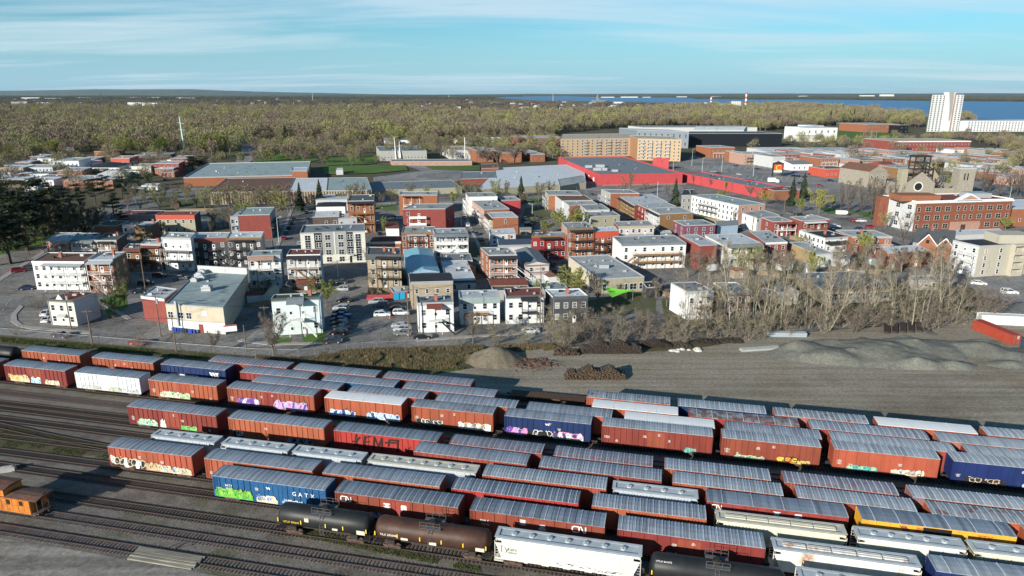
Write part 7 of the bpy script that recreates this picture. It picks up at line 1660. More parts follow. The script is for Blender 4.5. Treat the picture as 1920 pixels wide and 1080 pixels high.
def fill(poly,sp,keys,k_=1.0):
 ws=[G(x,y)for x,y in poly];x0,x1=min(p.x for p in ws),max(p.x for p in ws);y0,y1=min(p.y for p in ws),max(p.y for p in ws)
 y=y0
 while y<y1:
  s=sp*(1+.5*max(0,(y-900)/900));x=x0
  while x<x1:
   a,b=x+q.uniform(-.5,.5)*s,y+q.uniform(-.5,.5)*s
   px=proj((a,b,0))
   if-120<px[0]<2040 and inside(px[0],px[1],poly)and free(a,b)and not cleared(a,b):
    k=q.choice(keys);sz=q.choice((.6,.85,1.0,1.15,1.3,1.6))*k_*q.uniform(.85,1.15)*(1+.15*max(0,(y-900)/900));groups[k].append((a,b,0,q.uniform(0,6.28),sz,sz*q.uniform(.85,1.2)))
   x+=s
  y+=s
for poly,sp in WOODS:fill(poly,sp,['w0','w1','w2']*6+['c0'])
for poly,sp in SPARSE:fill(poly,sp,['w0','w1','w2'],.68)
def fill_far(poly,n,key,zmin=.8,zmax=1.3):
 ws=[G(x,y)for x,y in poly];x0,x1=min(p.x for p in ws),max(p.x for p in ws);y0,y1=min(p.y for p in ws),max(p.y for p in ws);c=0;t=0
 while c<n and t<n*20:
  t+=1;a,b=q.uniform(x0,x1),y0+(y1-y0)*q.random()**1.3;px=proj((a,b,0))
  if inside(px[0],px[1],poly)and free(a,b)and not cleared(a,b,40 if key[0]=='k' else 13):s=q.uniform(zmin,zmax);groups[key].append((a,b,0,q.uniform(0,6.28),s,s*q.uniform(.8,1.1)));c+=1
fill_far([(-160,190),(930,189),(1000,192),(1200,196),(1330,201),(1290,205),(1200,214),(945,216),(760,210),(300,207),(-160,207)],1500,'k0')
fill_far([(-160,180.5),(920,184),(930,189.5),(-160,191)],1700,'k1',.9,1.5)
fill_far([(1330,182.5),(1500,182),(2100,183),(2100,190.5),(1920,190),(1740,188.5),(1500,185.8),(1420,186)],1300,'k1',.8,1.4)
fill_far([(-160,198),(230,198),(330,198),(340,208),(-160,208)],420,'c0',1.1,1.7)
fill_far([(330,190),(900,192),(900,206),(330,204)],260,'c0',1.1,1.8)
fill_far([(270,222),(640,218),(640,232),(270,236)],120,'c0',1.0,1.5)
lab={'w0':'mass of bare olive trees in the far woods','w1':'mass of tan bare trees mixed through the woods','w2':'mass of brown bare trees mixed through the woods','c0':'scattered dark conifers through the far woods','k0':'distant wooded suburb beyond the near woods','k1':'woodland on the plain close to the horizon'}
for k,o in FAR_PRO.items():scatter('woods',groups[k],o,lab[k])
#  VEHICLES
PAINT={'black':(.012,.012,.014),'dark':(.03,.032,.036),'silver':(.36,.37,.38),'white':(.62,.63,.63),'blue':(.02,.04,.20),'navy':(.02,.03,.07),'red':(.24,.015,.015),'grey':(.13,.135,.14),'purple':(.05,.03,.06)}
def car_paint(c):
 m=flat('car_paint_'+c,PAINT[c],.28,.0,.5);m.node_tree.nodes['Principled BSDF'].inputs['Coat Weight'].default_value=.6;return m
m_tyre=flat('tyre',(.014,.014,.014),.85);m_cglass=flat('car_glass',(.012,.016,.02),.08,spec=.6);m_lamp=flat('lamp_glass',(.6,.6,.56),.2);m_tail=flat('tail_lamp',(.30,.01,.01),.3)
CAR={'sedan':(4.7,1.45,[(-2.35,.45),(-2.3,.82),(-1.75,.98),(-.95,1.0),(1.05,.98),(2.15,.86),(2.33,.62),(2.35,.42)],[(-1.75,.96),(-1.05,1.42),(.35,1.45),(1.15,.96)]),'suv':(4.7,1.72,[(-2.35,.5),(-2.32,1.0),(-2.2,1.12),(-.9,1.12),(1.1,1.10),(2.15,1.0),(2.33,.7),(2.35,.48)],[(-2.2,1.1),(-1.95,1.65),(.3,1.70),(1.1,1.08)]),'pickup':(5.6,1.8,[(-2.8,.6),(-2.8,1.1),(-.9,1.12),(1.3,1.12),(2.6,1.02),(2.78,.75),(2.8,.5)],[(-.9,1.1),(-.8,1.72),(.65,1.75),(1.35,1.1)])}
def car_meshes(kind):
 L_,H_,body,cab=CAR[kind];b=MB()
 P=[(x,z)for x,z in body];lo=[(body[-1][0],.28),(body[0][0],.28)]
 full=P+lo
 n=len(full)
 for y,s in((-.88,-1),(.88,1)):
  pass
 rings=[(-.90,.97),(-.80,1.0),(.80,1.0),(.90,.97)]
 i0=len(b.v)
 for y,k in rings:
  for x,z in full:b.v.append((x*k,y,z if k==1.0 else(z-.03 if z>.5 else z)))
 for r_ in range(3):
  for k in range(n):b.f.append((i0+r_*n+k,i0+(r_+1)*n+k,i0+(r_+1)*n+(k+1)%n,i0+r_*n+(k+1)%n));b.m.append(0)
 b.f.append(tuple(i0+k for k in range(n)));b.m.append(0);b.f.append(tuple(i0+3*n+n-1-k for k in range(n)));b.m.append(0)
 g=MB();(x0,z0_),(x1,z1),(x2,z2),(x3,z3)=cab;wy,ty=.84,.66
 A=[(x0,-wy,z0_),(x1,-ty,z1-.05),(x2,-ty,z2-.05),(x3,-wy,z3)];B=[(x,-y,z)for x,y,z in A]
 g.face(A[::-1]);g.face(B)
 for k in range(3):g.face([A[k],A[k+1],B[k+1],B[k]])
 b.face([(x1-.05,-ty-.02,z1-.06),(x2+.03,-ty-.02,z2-.06),(x2+.03,ty+.02,z2-.06),(x1-.05,ty+.02,z1-.06)][::1]);b.face([(x1-.03,-ty,z1),(x2,-ty,z2),(x2,ty,z2),(x1-.03,ty,z1)])
 for s in(-1,1):
  b.bar((x2,s*ty,z2-.03),(x3,s*wy,z3),.07);b.bar((x1,s*ty,z1-.03),(x0,s*wy,z0_),.09);xm=(x1+x2)/2;b.bar((xm,s*(ty+.01),z2-.03),(xm,s*(wy+.005),z0_),.08);b.bar((x1,s*ty,z1-.02),(x2,s*ty,z2-.02),.08)
 w=MB();nn=12
 for y,r in((-.11,.33),(.11,.33)):
  for k in range(nn):t=2*math.pi*k/nn;w.v.append((math.cos(t)*r,y,math.sin(t)*r))
 for k in range(nn):w.f.append((k,(k+1)%nn,nn+(k+1)%nn,nn+k));w.m.append(0)
 w.f.append(tuple(range(nn)));w.m.append(0);w.f.append(tuple(2*nn-1-k for k in range(nn)));w.m.append(0)
 w.box(-.18,.18,-.12,-.1,-.18,.18,1);w.box(-.18,.18,.1,.12,-.18,.18,1)
 fl_=MB();fl_.box(body[-2][0]-.05,body[-2][0]+.03,-.22,.22,-.08,.08)
 return b.mesh('body'),g.mesh('windows'),w.mesh('wheel'),fl_.mesh('headlight'),L_
CM={k:car_meshes(k)for k in CAR}
def car(x,y,ang,c,kind,label,parts=True,group=None):
 p=G(x,y);b,g,w,hl,L_=CM[kind]
 root=thing('parked_car' if kind!='pickup' else 'pickup_truck',label,'car' if kind!='pickup' else 'truck',(p.x,p.y,.03),R(ang),group)
 link('body',b,car_paint(c),root);link('windows',g,m_cglass,root)
 for wx in(-L_*.30,L_*.30):
  for wy in(-.80,.80):link('wheel',w,[m_tyre,m_vent],root,(wx,wy,.34))
 if parts:
  for wy in(-.62,.62):
   link('headlight',hl,m_lamp,root,(0,wy,.72));o=link('tail_light',hl,m_tail,root,(0,wy,.85),math.pi)
 return root
GA=13
cars=[(640,531,178,'dark','sedan','dark car parked farthest up the lane beside the budding bush'),(641,545,178,'silver','suv','silver car with shining roof beside the budding bush'),(646,566,178,'black','sedan','black car below the budding bush'),(640,581,178,'silver','suv','pale silver car heading the row by the mint house'),(638,588,178,'black','sedan','black car between silver car and blue pickup'),(640,596,178,'blue','pickup','bright blue pickup in the row by the mint house'),(636,603,178,'navy','sedan','dark blue sedan next to the blue pickup'),(637,611,178,'dark','suv','dark grey wagon in the row by the mint house'),(639,618,178,'black','sedan','black sedan second from the street end of the row'),(636,627,178,'black','suv','black wagon at the street end of the row'),(624,643,8,'dark','sedan','dark sedan parked on the street before the mint house'),(706,569,185,'silver','suv','silver car by the red picket fence'),(714,575,182,'grey','suv','grey wagon in front of the silver car by the picket fence'),(717,593,6,'white','suv','white SUV standing in the sunny lot by an orange cone'),(752,590,6,'white','suv','white SUV beside the utility pole'),(746,581,6,'black','sedan','black car behind the two white SUVs'),(751,614,176,'silver','sedan','silver sedan below the white SUVs'),(755,621,176,'silver','suv','silver-blue hatchback beside the grey sedan'),(756,628,176,'grey','sedan','grey sedan at the lot corner by the pole'),(793,635,4,'black','sedan','black sedan on the street before the white porch house'),(36,510,40,'red','suv','dark red car driving beside the pine wood'),(54,504,40,'grey','sedan','grey car behind the dark red car'),(52,543,20,'navy','sedan','dark blue car beside the white gallery block'),(88,590,100,'white','sedan','white car behind the cream corner house'),(90,602,100,'white','sedan','second white car, beside the corner house front'),(274,534,8,'black','suv','long black car parked before the dark brick row'),(264,549,8,'black','sedan','black car parked beside the dark bare tree'),(115,632,-14,'purple','sedan','dark purple car behind the fence shrub'),(260,646,-12,'red','sedan','red car behind the pale bare shrub'),(995,624,6,'white','sedan','white car parked before the red-roofed white house'),(551,413,105,'black','sedan','black car highest on the tree-lined street'),(547,421,105,'dark','sedan','dark car second on the tree-lined street'),(542,429,105,'black','suv','black wagon third on the tree-lined street'),(537,438,105,'dark','sedan','dark sedan just above the red car'),(532,449,105,'red','sedan','red car parked at the kerb by the corner apartments'),(562,460,105,'white','suv','white car beside the modern apartment building'),(424,439,8,'red','sedan','red car before the dark yard'),(902,451,105,'black','sedan','black car in the lane by the white house'),(1041,486,4,'red','suv','red car before the bright red house'),(1047,508,100,'white','suv','pale blue-white van beside the olive building'),(1037,499,100,'black','sedan','black car behind the white van'),(992,424,10,'black','suv','black car in the back lane by the bushes'),(737,408,10,'black','suv','black car behind the white garage'),(752,411,10,'white','suv','white car behind the white garage'),(1565,426,-4,'white','sedan','white sedan beside the red brick balcony house'),(1614,416,-4,'white','sedan','white sedan under the church grove'),(1603,415,-4,'red','sedan','dark red car behind the white sedan'),(1612,431,-4,'navy','sedan','dark blue car above the broad pale roof'),(1632,428,-4,'red','suv','red car with pale roof by the school'),(1834,534,-20,'white','sedan','white sedan turning by the beige condominium'),(1892,551,-15,'white','suv','white car on the sunlit street past the belt'),(1555,432,-4,'grey','sedan','grey car near the school parking')]
for c in cars:car(*c)
q=random.Random(77)
for i,(x,y)in enumerate(((1338,323),(1346,326),(1363,322),(1386,328),(1396,339),(1403,340),(1411,341),(1440,294),(1488,331),(1497,332),(1509,333),(1490,324),(1520,328),(1530,320),(1556,340),(1372,303),(1380,312),(1420,318),(1470,300),(1500,345),(1536,349))):
 car(x,y,q.choice((-60,15,20)),q.choice(('black','dark','silver','white','blue','red','grey')),'sedan','car standing in the store parking lot',False,'cars in the store parking lot')
r=thing('box_truck','white box truck standing in the store parking lot','truck',G(1449,343),R(-10))
m=MB();m.box(-3.5,1.6,-1.2,1.2,.9,3.6);put('cargo_box',m,m_white_paint,r);m=MB();m.extrude_y([(1.7,.6),(4.0,.6),(4.0,1.5),(3.2,2.5),(1.7,2.5)],-1.05,1.05);put('cab',m,m_white_paint,r)
for x in(-2,3):
 for y in(-1,1):link('wheel',CM['suv'][2],[m_tyre,m_vent],r,(x,y,.4))
p=G(1579,404);r=thing('trailer_boat','long white covered trailer by the church grove','trailer',(p.x,p.y,0),R(-8))
m=MB();m.extrude_x([(-1.2,.8),(1.2,.8),(1.2,2.6),(-1.2,2.6)],-3,1.6);m.extrude_y([(1.6,.9),(2.9,1.6),(2.9,2.0),(1.6,2.6)],-1.1,1.1);put('body',m,m_white_paint,r)
for x in(-2,-1):link('wheel',CM['suv'][2],[m_tyre,m_vent],r,(x,-1.1,.4))
m=MB();m.bar((-2.5,0,.75),(3.5,0,.75),.2);m.bar((-1.5,-1.1,.4),(-1.5,1.1,.4),.12);put('chassis',m,m_dark,r)
#  POLES, WIRES, FENCES
m_pole=mat('pole_wood',(.16,.12,.085),.95,.2,2);m_wire=flat('wire',(.03,.03,.03),.6)
PT=[]
def pole(x,yb,yt,label,arm=True,metal=False,lamp=0):
 p,h_=base_height(x,yb,yt);r=thing('utility_pole' if not metal else 'street_lamp',label,'pole' if not metal else 'street lamp',p,0,None)
 mm_=m_steel if metal else m_pole
 m=MB();m.tube((0,0,-.2),(0,0,h_),.17 if not metal else.14,.11 if not metal else.07,8,cap=True);put('pole',m,mm_,r)
 if arm and not metal:
  m=MB();m.bar((-1.2,-.1,h_-.6),(1.2,.1,h_-.6),.12,.14);put('crossarm',m,m_pole,r)
  m=MB()
  for k in(-1,-.5,.5,1):m.tube((k,0,h_-.55),(k,0,h_-.35),.05,.04,5)
  put('insulators',m,m_vent,r,kind='stuff')
  if arm==2:m=MB();m.tube((.35,0,h_-2.4),(.35,0,h_-1.3),.28,n=8,cap=True);put('transformer',m,m_vent,r)
 if lamp:
  m=MB();m.tube((0,0,h_-.3),(lamp,0,h_+.4),.06,.05,5);m.box(min(lamp,lamp+.6*(1 if lamp>0 else-1)),max(lamp,lamp+.6*(1 if lamp>0 else-1)),-.15,.15,h_+.3,h_+.45);put('lamp_arm',m,m_steel,r)
 top=p+Vector((0,0,h_-.4));PT.append(top);return top
P1=pole(134,618,546,'wooden utility pole before the cream corner house',2);P2=pole(174,648,580,'wooden utility pole by the fence before the street corner');P3=pole(302,632,552,'wooden utility pole at the red annex',2);P4=pole(331,660,593,'wooden utility pole by the fence before the beige building')
P5=pole(462,660,609,'short pale post by the street',False);P6=pole(498,606,573,'utility pole behind the wide bare street tree');P7=pole(767,633,541,'tall utility pole at the lot corner with cars',2);P8=pole(486,552,506,'utility pole before the white stair house');P9=pole(710,556,502,'utility pole behind the red picket fence');P10=pole(1013,610,500,'tall utility pole between the white house and charcoal house')
pole(56,485,433,'wooden pole on the sidewalk by the pines',False);pole(84,477,437,'utility pole beside the rounded bay house');pole(176,448,408,'utility pole near the green roofed house');pole(138,452,421,'utility pole at the white-roofed bay house')
pole(882,478,428,'utility pole beside the white gallery stairs',2);pole(1136,482,445,'utility pole before the red-banded triplex');pole(1830,516,476,'utility pole before the beige condominium',2);pole(865,425,399,'lamp post on the lane by the orange brick house',False,True,2);pole(1027,440,408,'pale pole behind the red house',False);pole(1034,440,406,'second pale pole behind the red house',False)
pole(634,520,488,'street lamp before the modern apartment building',False,True,1.5);pole(724,412,391,'street lamp on the verge street',False,True,-1.6);pole(513,470,425,'utility pole at the street by the corner apartments');pole(523,455,408,'lamp post at the street by the corner apartments',False,True,1.4);pole(1410,438,402,'utility pole beside the blue-grey shed',2);pole(1470,398,368,'pole by the school parking',False);pole(998,402,382,'lamp post at the spruce lane',False,True,-1.4)
pole(163,597,560,'wooden pole behind the cream corner house')if False else None
pole(273,545,460,'wooden pole before the small brick porch house');pole(1262,319,296,'tall lamp mast at the store roof edge',False,True);pole(1297,311,280,'tall lamp mast near the tan apartments',False,True,1);pole(1316,327,296,'tall lamp mast in the middle of the parking lot',False,True,1);pole(1353,322,293,'tall lamp mast at the far side of the parking lot',False,True,1);pole(1412,331,296,'tall lamp mast near the row houses',False,True,1);pole(1893,372,350,'curved street lamp behind the brick school',False,True,-1.5)
pole(1114,376,352,'utility pole on the warehouse street');pole(1122,378,350,'second utility pole on the warehouse street');pole(1630,278,246,'tall lamp mast at the green field',False,True);pole(1640,278,247,'second lamp mast at the green field',False,True);pole(1232,372,340,'white mast in the empty lot',False,True);pole(312,330,304,'utility pole on the factory street',2)
def wire(a,b,label,sag=.8,n=8,off=0):
 m=MB()
 for o_ in(-.9,0,.9):
  P_=[a.lerp(b,k/n)+Vector((o_,0,-4*sag*(k/n)*(1-k/n)))for k in range(n+1)]
  for u_,w_ in zip(P_[:-1],P_[1:]):m.tube(u_,w_,.018,n=3)
 tag(put('overhead_wires',m,m_wire,kind='stuff'),label,'wires','overhead wires' if 'among' in label else None)
wire(P2,P4,'overhead wires between the poles along the fence');wire(P1,P3,'overhead wires from corner house to red annex');wire(P3,P6,'overhead wires crossing before the beige building');wire(P6,P7,'overhead wires across the parking lane');wire(P7,P10,'overhead wires before the white houses');wire(G(-60,600)+Vector((0,0,9)),P1,'overhead wires leading left from the corner house')
m_link,nt,N,L,bs=new_mat('chain_link')
bs.inputs['Base Color'].default_value=(.34,.35,.35,1);bs.inputs['Metallic'].default_value=.4;bs.inputs['Roughness'].default_value=.5;bs.inputs['Alpha'].default_value=.09
m_galv=flat('galvanised_post',(.27,.28,.28),.5,.4)
def fence(pts,label,h_=1.9,sp=3.0):
 root=thing('chain_link_fence',label,'fence',G(*pts[0]),0);o=G(*pts[0]);pm=MB();pm.tube((0,0,0),(0,0,h_+.05),.045,n=6,cap=True);pm=pm.mesh('post')
 net,rail=MB(),MB()
 for a,b in zip(pts[:-1],pts[1:]):
  A,B=G(*a)-o,G(*b)-o;n=max(1,int((B-A).length/sp))
  for k in range(n):p_=A.lerp(B,k/n);link('post',pm,m_galv,root,(p_.x,p_.y,0))
  net.face([(A.x,A.y,.05),(B.x,B.y,.05),(B.x,B.y,h_),(A.x,A.y,h_)]);rail.tube((A.x,A.y,h_),(B.x,B.y,h_),.035,n=5)
 put('mesh_panel',net,m_link,root);put('top_rail',rail,m_galv,root)
fence([(-60,622),(0,628),(190,645),(330,657),(480,668),(560,670),(680,656),(810,650),(880,648)],'long galvanised chain-link fence between street and rail yard')
fence([(1300,640),(1375,632),(1385,612)],'short chain-link fence among the belt trees')
root=thing('picket_fence','red picket fence beside the parked cars','fence',G(688,563),0);A,B=Vector((0,0,0)),G(738,562)-G(688,563);n=34
pm=MB();pm.box(-.09,.09,-.03,.03,0,1.7);pm=pm.mesh('picket')
for k in range(n):p_=A.lerp(B,k/n);link('picket',pm,WALL['mallred'],root,(p_.x,p_.y,0),.05)
m=MB();m.bar((0,.06,.5),(B.x,B.y+.06,.5),.08);m.bar((0,.06,1.3),(B.x,B.y+.06,1.3),.08);put('rail',m,WALL['mallred'],root)
m_sky=flat('blue_panel',(.02,.35,.62),.5)
r,g=building('small red shed with bright blue doors by the parking',(737,549),(765,546),bl=(731,540),by=564,n=1,wall='redbrick',roof='pale',cols=0,name='shed',cat='shed',vents=0)
A,B,C,D,h=g;e=B-A;W=e.length
for a,b in((.03,.38),(.45,.78)):m=MB();m.box(W*a,W*b,-.1,-.02,.2,min(h-.2,3.0));put('blue_door',m,m_sky,r,(0,0,0),math.atan2(e.y,e.x))
r=thing('shade_sail','bright lime green triangular shade sail behind the shrubs','shade sail',G(1160,572),0);o=G(1160,572)
pa,pb,pc=[G(x,y,z)-Vector((o.x,o.y,0))for x,y,z in((1132,538,4.4),(1187,544,3.2),(1147,558,2.8))]
m=MB();mid=(pa+pb+pc)/3-Vector((0,0,.35));
for u_,v_ in((pa,pc),(pc,pb),(pb,pa)):m.face([u_,(u_+v_)/2+(mid-(u_+v_)/2)*.12,mid]);m.face([(u_+v_)/2+(mid-(u_+v_)/2)*.12,v_,mid])
put('sail',m,flat('lime_cloth',(.20,.62,.05),.7),r)
for p_ in(pa,pb,pc):m=MB();m.tube((p_.x,p_.y,0),p_,.06,n=6);put('post',m,m_galv,r)
bm_=MB();bm_.prism([(-.26,-.3),(.26,-.3),(.3,.34),(-.3,.34)],0,.95);bm_.box(-.32,.32,-.36,.38,.95,1.03);BIN=bm_.mesh('recycling_bin')
for k in range(9):p_=G(325+k*5.0+q.uniform(-1,1),621+k*.55);o=link('recycling_bin',BIN,flat('bin_blue',(.02,.06,.30),.5)if k not in(4,5)else m_dark);o.location=p_;o.rotation_euler=(0,0,q.uniform(-.3,.1));tag(o,'blue wheeled bin lined up at the beige building' if k not in(4,5)else 'black wheeled bin among the blue ones at the beige building','bin','bins at the beige building')
p_=G(731,597);m=MB();m.tube((0,0,.05),(0,0,.95),.2,.05,8,cap=True);m.box(-.28,.28,-.28,.28,0,.06);o=put('traffic_cone',m,flat('cone_orange',(.62,.14,.02),.5));o.location=p_;tag(o,'orange traffic cone beside the white SUV','cone')
r=thing('billboard_trailer','small white sign board leaning at the beige building corner','sign',G(433,627),.3);m=MB();m.box(-1.6,1.6,-.05,.05,.8,2.6);put('board',m,m_white_paint,r);m=MB();m.box(-1.6,1.6,-.07,-.05,2.25,2.6);put('red_band',m,flat('sign_red',(.45,.03,.02),.5),r);m=MB()
for x in(-1.2,1.2):m.bar((x,.05,0),(x,.05,1),.1)
m.bar((-1.2,.05,.7),(1.2,.05,.7),.1);put('legs',m,m_dark,r)
#  GRAVEL LOT
m_gpile=ground_mat('gravel_pile',[(.135,.135,.11),(.185,.185,.155),(.155,.15,.12)],(.12,2.0),bump=.6)
m_bpile=ground_mat('brown_pile',[(.125,.105,.075),(.17,.145,.105),(.14,.12,.085)],(.2,2.0),bump=.5)
from mathutils import noise as mn
def mound(cx,cy,nx,ny,step,fn,mat_,label,name='gravel_pile'):
 m=MB()
 for j in range(ny+1):
  for i in range(nx+1):
   x,y=(i-nx/2)*step,(j-ny/2)*step;m.v.append((x,y,max(-.4,fn(x,y))))
 for j in range(ny):
  for i in range(nx):a=j*(nx+1)+i;m.f.append((a,a+1,a+nx+2,a+nx+1));m.m.append(0)
 o=put(name,m,mat_,smooth=True);o.location=(cx,cy,0);tag(o,label,'gravel pile');return o
pc=G(928,688)
def cone(x,y):r_=math.hypot(x/1.25,y);return 3.7-r_*.62+.25*mn.noise((x*.6,y*.6,1))+.1*mn.noise((x*2,y*2,3))-(4.3*0 if r_>.6 else.25)
mound(pc.x,pc.y+4.5,40,34,.45,cone,m_bpile,'conical brown gravel pile beside the weedy bank')
pm0=G(1700,668);hq=random.Random(12)
cones=[(hq.uniform(-34,36),hq.uniform(-9,10),hq.uniform(1.2,2.9),hq.uniform(.2,.34))for _ in range(26)]
def mounds_fn(x,y):
 z=-.25
 for a,b,h_,s in cones:
  dd=math.hypot((x-a)*.8,y-b)
  if dd<h_/s:z=max(z,h_-dd*s)
 edge=min(1,max(0,1.15-(x/38)**2-(y/10.5)**2)*2.2)
 return z*edge-.25+.4*mn.noise((x*.16,y*.16,7))+.3*abs(mn.noise((x*.35,y*.35,2)))+.12*mn.noise((x*1.4,y*1.4,5))
mound(pm0.x+6,pm0.y+2,150,56,.6,mounds_fn,m_gpile,'broad heaped mounds of grey gravel across the lot')
m_old=mat('old_tie',(.055,.042,.035),.95,.35,1.5,rand=.2);m_old2=mat('old_tie_brown',(.10,.072,.05),.95,.35,1.5)
def tie_heap(x0,x1,yb,yt,label,seed,depth=2.4,jit=.35,along=0.0,mat_=None):
 a,b=G(x0,yb),G(x1,yb);_,h_=base_height((x0+x1)/2,yb,yt);h_=max(.5,h_-.9)
 q_=random.Random(seed);W_=(b-a).length;e_=(b-a).normalized();root=thing('tie_pile',label,'timber pile',a,math.atan2(e_.y,e_.x));m=MB();z=.12;L0=0
 while z<h_:
  x=L0+q_.uniform(0,.3);pr=1-(z/h_)**2*.35
  while x<W_-L0:
   hmax=h_*(1-.5*abs(2*x/W_-1)**3)*(.85+.15*math.sin(x*1.3+seed))
   if z<hmax:s=q_.uniform(-jit,jit)*.6;dy=q_.uniform(-.3,.3);m.bar((x+s,dy,z+q_.uniform(-.03,.03)),(x-s+along,depth+dy,z+q_.uniform(-.05,.06)),.22,.17)
   x+=q_.uniform(.25,.33)
  z+=.19;L0+=.06
 put('stacked_ties',m,mat_ or m_old,root,kind='stuff')
tie_heap(1060,1176,713,683,'long heap of dark old railway ties standing alone in the lot',1,mat_=m_old2)
tie_heap(1092,1205,664,634,'tallest dark tie stack at the edge of the shrubs',2,along=-.8)
tie_heap(1206,1262,652,634,'dark tie stack next to the tallest one',3,along=-.8);tie_heap(1263,1300,652,640,'small tie stack with white sacks before it',4,along=-.8);tie_heap(1306,1350,646,633,'low scattered tie stack by the short fence',5,jit=.8);tie_heap(1352,1394,644,632,'low tie stack nearest to the steel beams',6,jit=.8);tie_heap(1040,1085,668,650,'tangled brown tie heap beside the gravel cone',7,jit=1.2,mat_=m_old2)
for k in range(6):
 p_=G(1668+k*15.5,627-k*.6);root=thing('timber_bundle','bundle of long dark timbers lying in a row at the trees','timber bundle',p_,R(62),'timber bundles at the trees');m=MB()
 for j in range(4):
  for i in range(2):m.box(0,8.5,j*.36,j*.36+.3,.05+i*.3,.05+i*.3+.26)
 put('timbers',m,m_old,root,kind='stuff')
q=random.Random(5);p_=G(1000,690);root=thing('scrap_heap','heap of rusty brown scrap and brush beside the gravel cone','scrap heap',p_,0);m=MB()
for k in range(150):x,y=q.gauss(0,2.6),q.gauss(0,1.6)+2;z=max(.1,1.7-math.hypot(x*.5,y-2)*.5)*q.random();m.bar((x,y,z),(x+q.uniform(-1.2,1.2),y+q.uniform(-1.2,1.2),z+q.uniform(-.1,.5)),.1)
put('scrap',m,mat('scrap_rust',(.15,.07,.045),.9,.3,1.5),root,kind='stuff')
def beams(a,b,label,n,mat_):
 A,B=G(*a),G(*b);e_=B-A;root=thing('beam_bundle',label,'beams',A,math.atan2(e_.y,e_.x));L_=e_.length
 for k in range(n):
  m=MB();y=(k%3)*.6;z=.1+(k//3)*.55;m.box(0,L_,y,y+.5,z,z+.08);m.box(0,L_,y+.2,y+.3,z+.08,z+.42);m.box(0,L_,y,y+.5,z+.42,z+.5);put('beam',m,mat_,root)
beams((1441,632),(1513,633),'stack of bright galvanised steel beams before the trees',6,flat('bright_galv',(.52,.58,.62),.4,.5));beams((1392,661),(1464,656),'grey-green concrete beam lying alone in the lot',3,mat('beam_grey',(.36,.38,.36),.8,.1,1))
q=random.Random(15)
for k in range(9):
 p_=G(1250+q.uniform(0,60),655+q.uniform(0,7));m=MB()
 for j in range(5):
  pass
 s=q.uniform(.5,1.0);m.prism([(math.cos(t*.785)*s*q.uniform(.8,1.2),math.sin(t*.785)*s*.7)for t in range(8)],0,s*.35);m.prism([(math.cos(t*.785)*s*.6,math.sin(t*.785)*s*.4)for t in range(8)],s*.35,s*.55)
 o=put('white_sack',m,mat('sack_cloth',(.55,.54,.50),.9,.15,2));o.location=p_;tag(o,'crumpled white sack lying by the tie stacks','sack','white sacks by the tie stacks')
def container(a,b,label,mat_,w_=2.44,h_=2.6,door=True):
 A,B=G(*a),G(*b);e_=(B-A).normalized();L_=12.2;root=thing('shipping_container',label,'container',A,math.atan2(e_.y,e_.x))
 m=MB();m.box(0,L_,0,w_,.15,h_);k=.2
 while k<L_-.2:m.box(k,k+.14,-.035,0,.3,h_-.15);m.box(k,k+.14,w_,w_+.035,.3,h_-.15);k+=.28
 put('body',m,mat_,root)
 m=MB()
 for x in(0,L_):
  for y in(0,w_):m.box(x-.08,x+.08,y-.08,y+.08,.05,h_+.06)
 for y in(0,w_):m.box(0,L_,y-.05,y+.05,h_-.02,h_+.07);m.box(0,L_,y-.05,y+.05,.1,.25)
 for x in(0,L_):m.box(x-.05,x+.05,0,w_,h_-.02,h_+.07)
 put('frame',m,mat_,root)
 if door:
  for k in range(2):
   m=MB();y=.12+k*(w_-.24)/2;m.box(L_,L_+.05,y+.03,y+(w_-.24)/2-.03,.25,h_-.1);d_=put('door',m,mat_,root)
   m=MB()
   for j in(.3,.7):m.bar((L_+.09,y+j*1.1,.25),(L_+.09,y+j*1.1,h_-.1),.04)
   put('lock_bars',m,m_galv,d_,kind='stuff')
  m=MB()
  for zz_ in(2.2,1.9,1.6):m.box(L_+.05,L_+.06,1.4,2.1,zz_-.06,zz_+.06)
  put('stencil_marks',m,m_white_paint,root,kind='stuff')
m_cred=mat('container_red',(.30,.05,.03),.6,.12,.8,c2=(.25,.05,.03),thr=.62)
container((1822,617),(1880,641),'weathered red shipping container at the lot edge',m_cred)
container((1838,608),(1902,611),'white container with grey roof behind the red one',flat('container_white',(.60,.61,.60),.5),door=False)
container((1912,652),(1960,668),'dark blue container beside the red one',mat('container_blue',(.03,.045,.075),.6,.15,.8))
#  WEEDS AND STONES
def tufts(name,polys,n,label,mats,h0=.25,h1=.8,w_=.09):
 q_=random.Random(len(label));m=MB()
 for poly in polys:
  ws=[G(x,y)for x,y in poly];x0,x1=min(p.x for p in ws),max(p.x for p in ws);y0,y1=min(p.y for p in ws),max(p.y for p in ws);c=0;t=0
  while c<n//len(polys)and t<n*12:
   t+=1;a,b=q_.uniform(x0,x1),q_.uniform(y0,y1);px=proj((a,b,0))
   if not inside(px[0],px[1],poly):continue
   if mn.noise((a*.25,b*.25,0))<-.15:continue
   c+=1;mi=q_.randrange(len(mats))
   for k in range(4):
    d=Vector((q_.uniform(-.5,.5),q_.uniform(-.5,.5),1)).normalized();twig_h=q_.uniform(h0,h1);s=Vector((q_.uniform(-1,1),q_.uniform(-1,1),0)).normalized()*w_;p=Vector((a+q_.uniform(-.2,.2),b+q_.uniform(-.2,.2),.02));m.face([p-s,p+s,p+d*twig_h],mi)
 tag(put(name,m,mats,kind='stuff'),label,'weeds')
gd=mat('dry_grass',(.18,.14,.08),.95,.2,1);gg=mat('green_weeds',(.07,.11,.025),.95,.25,1);go=mat('olive_weeds',(.10,.095,.045),.95,.25,1)
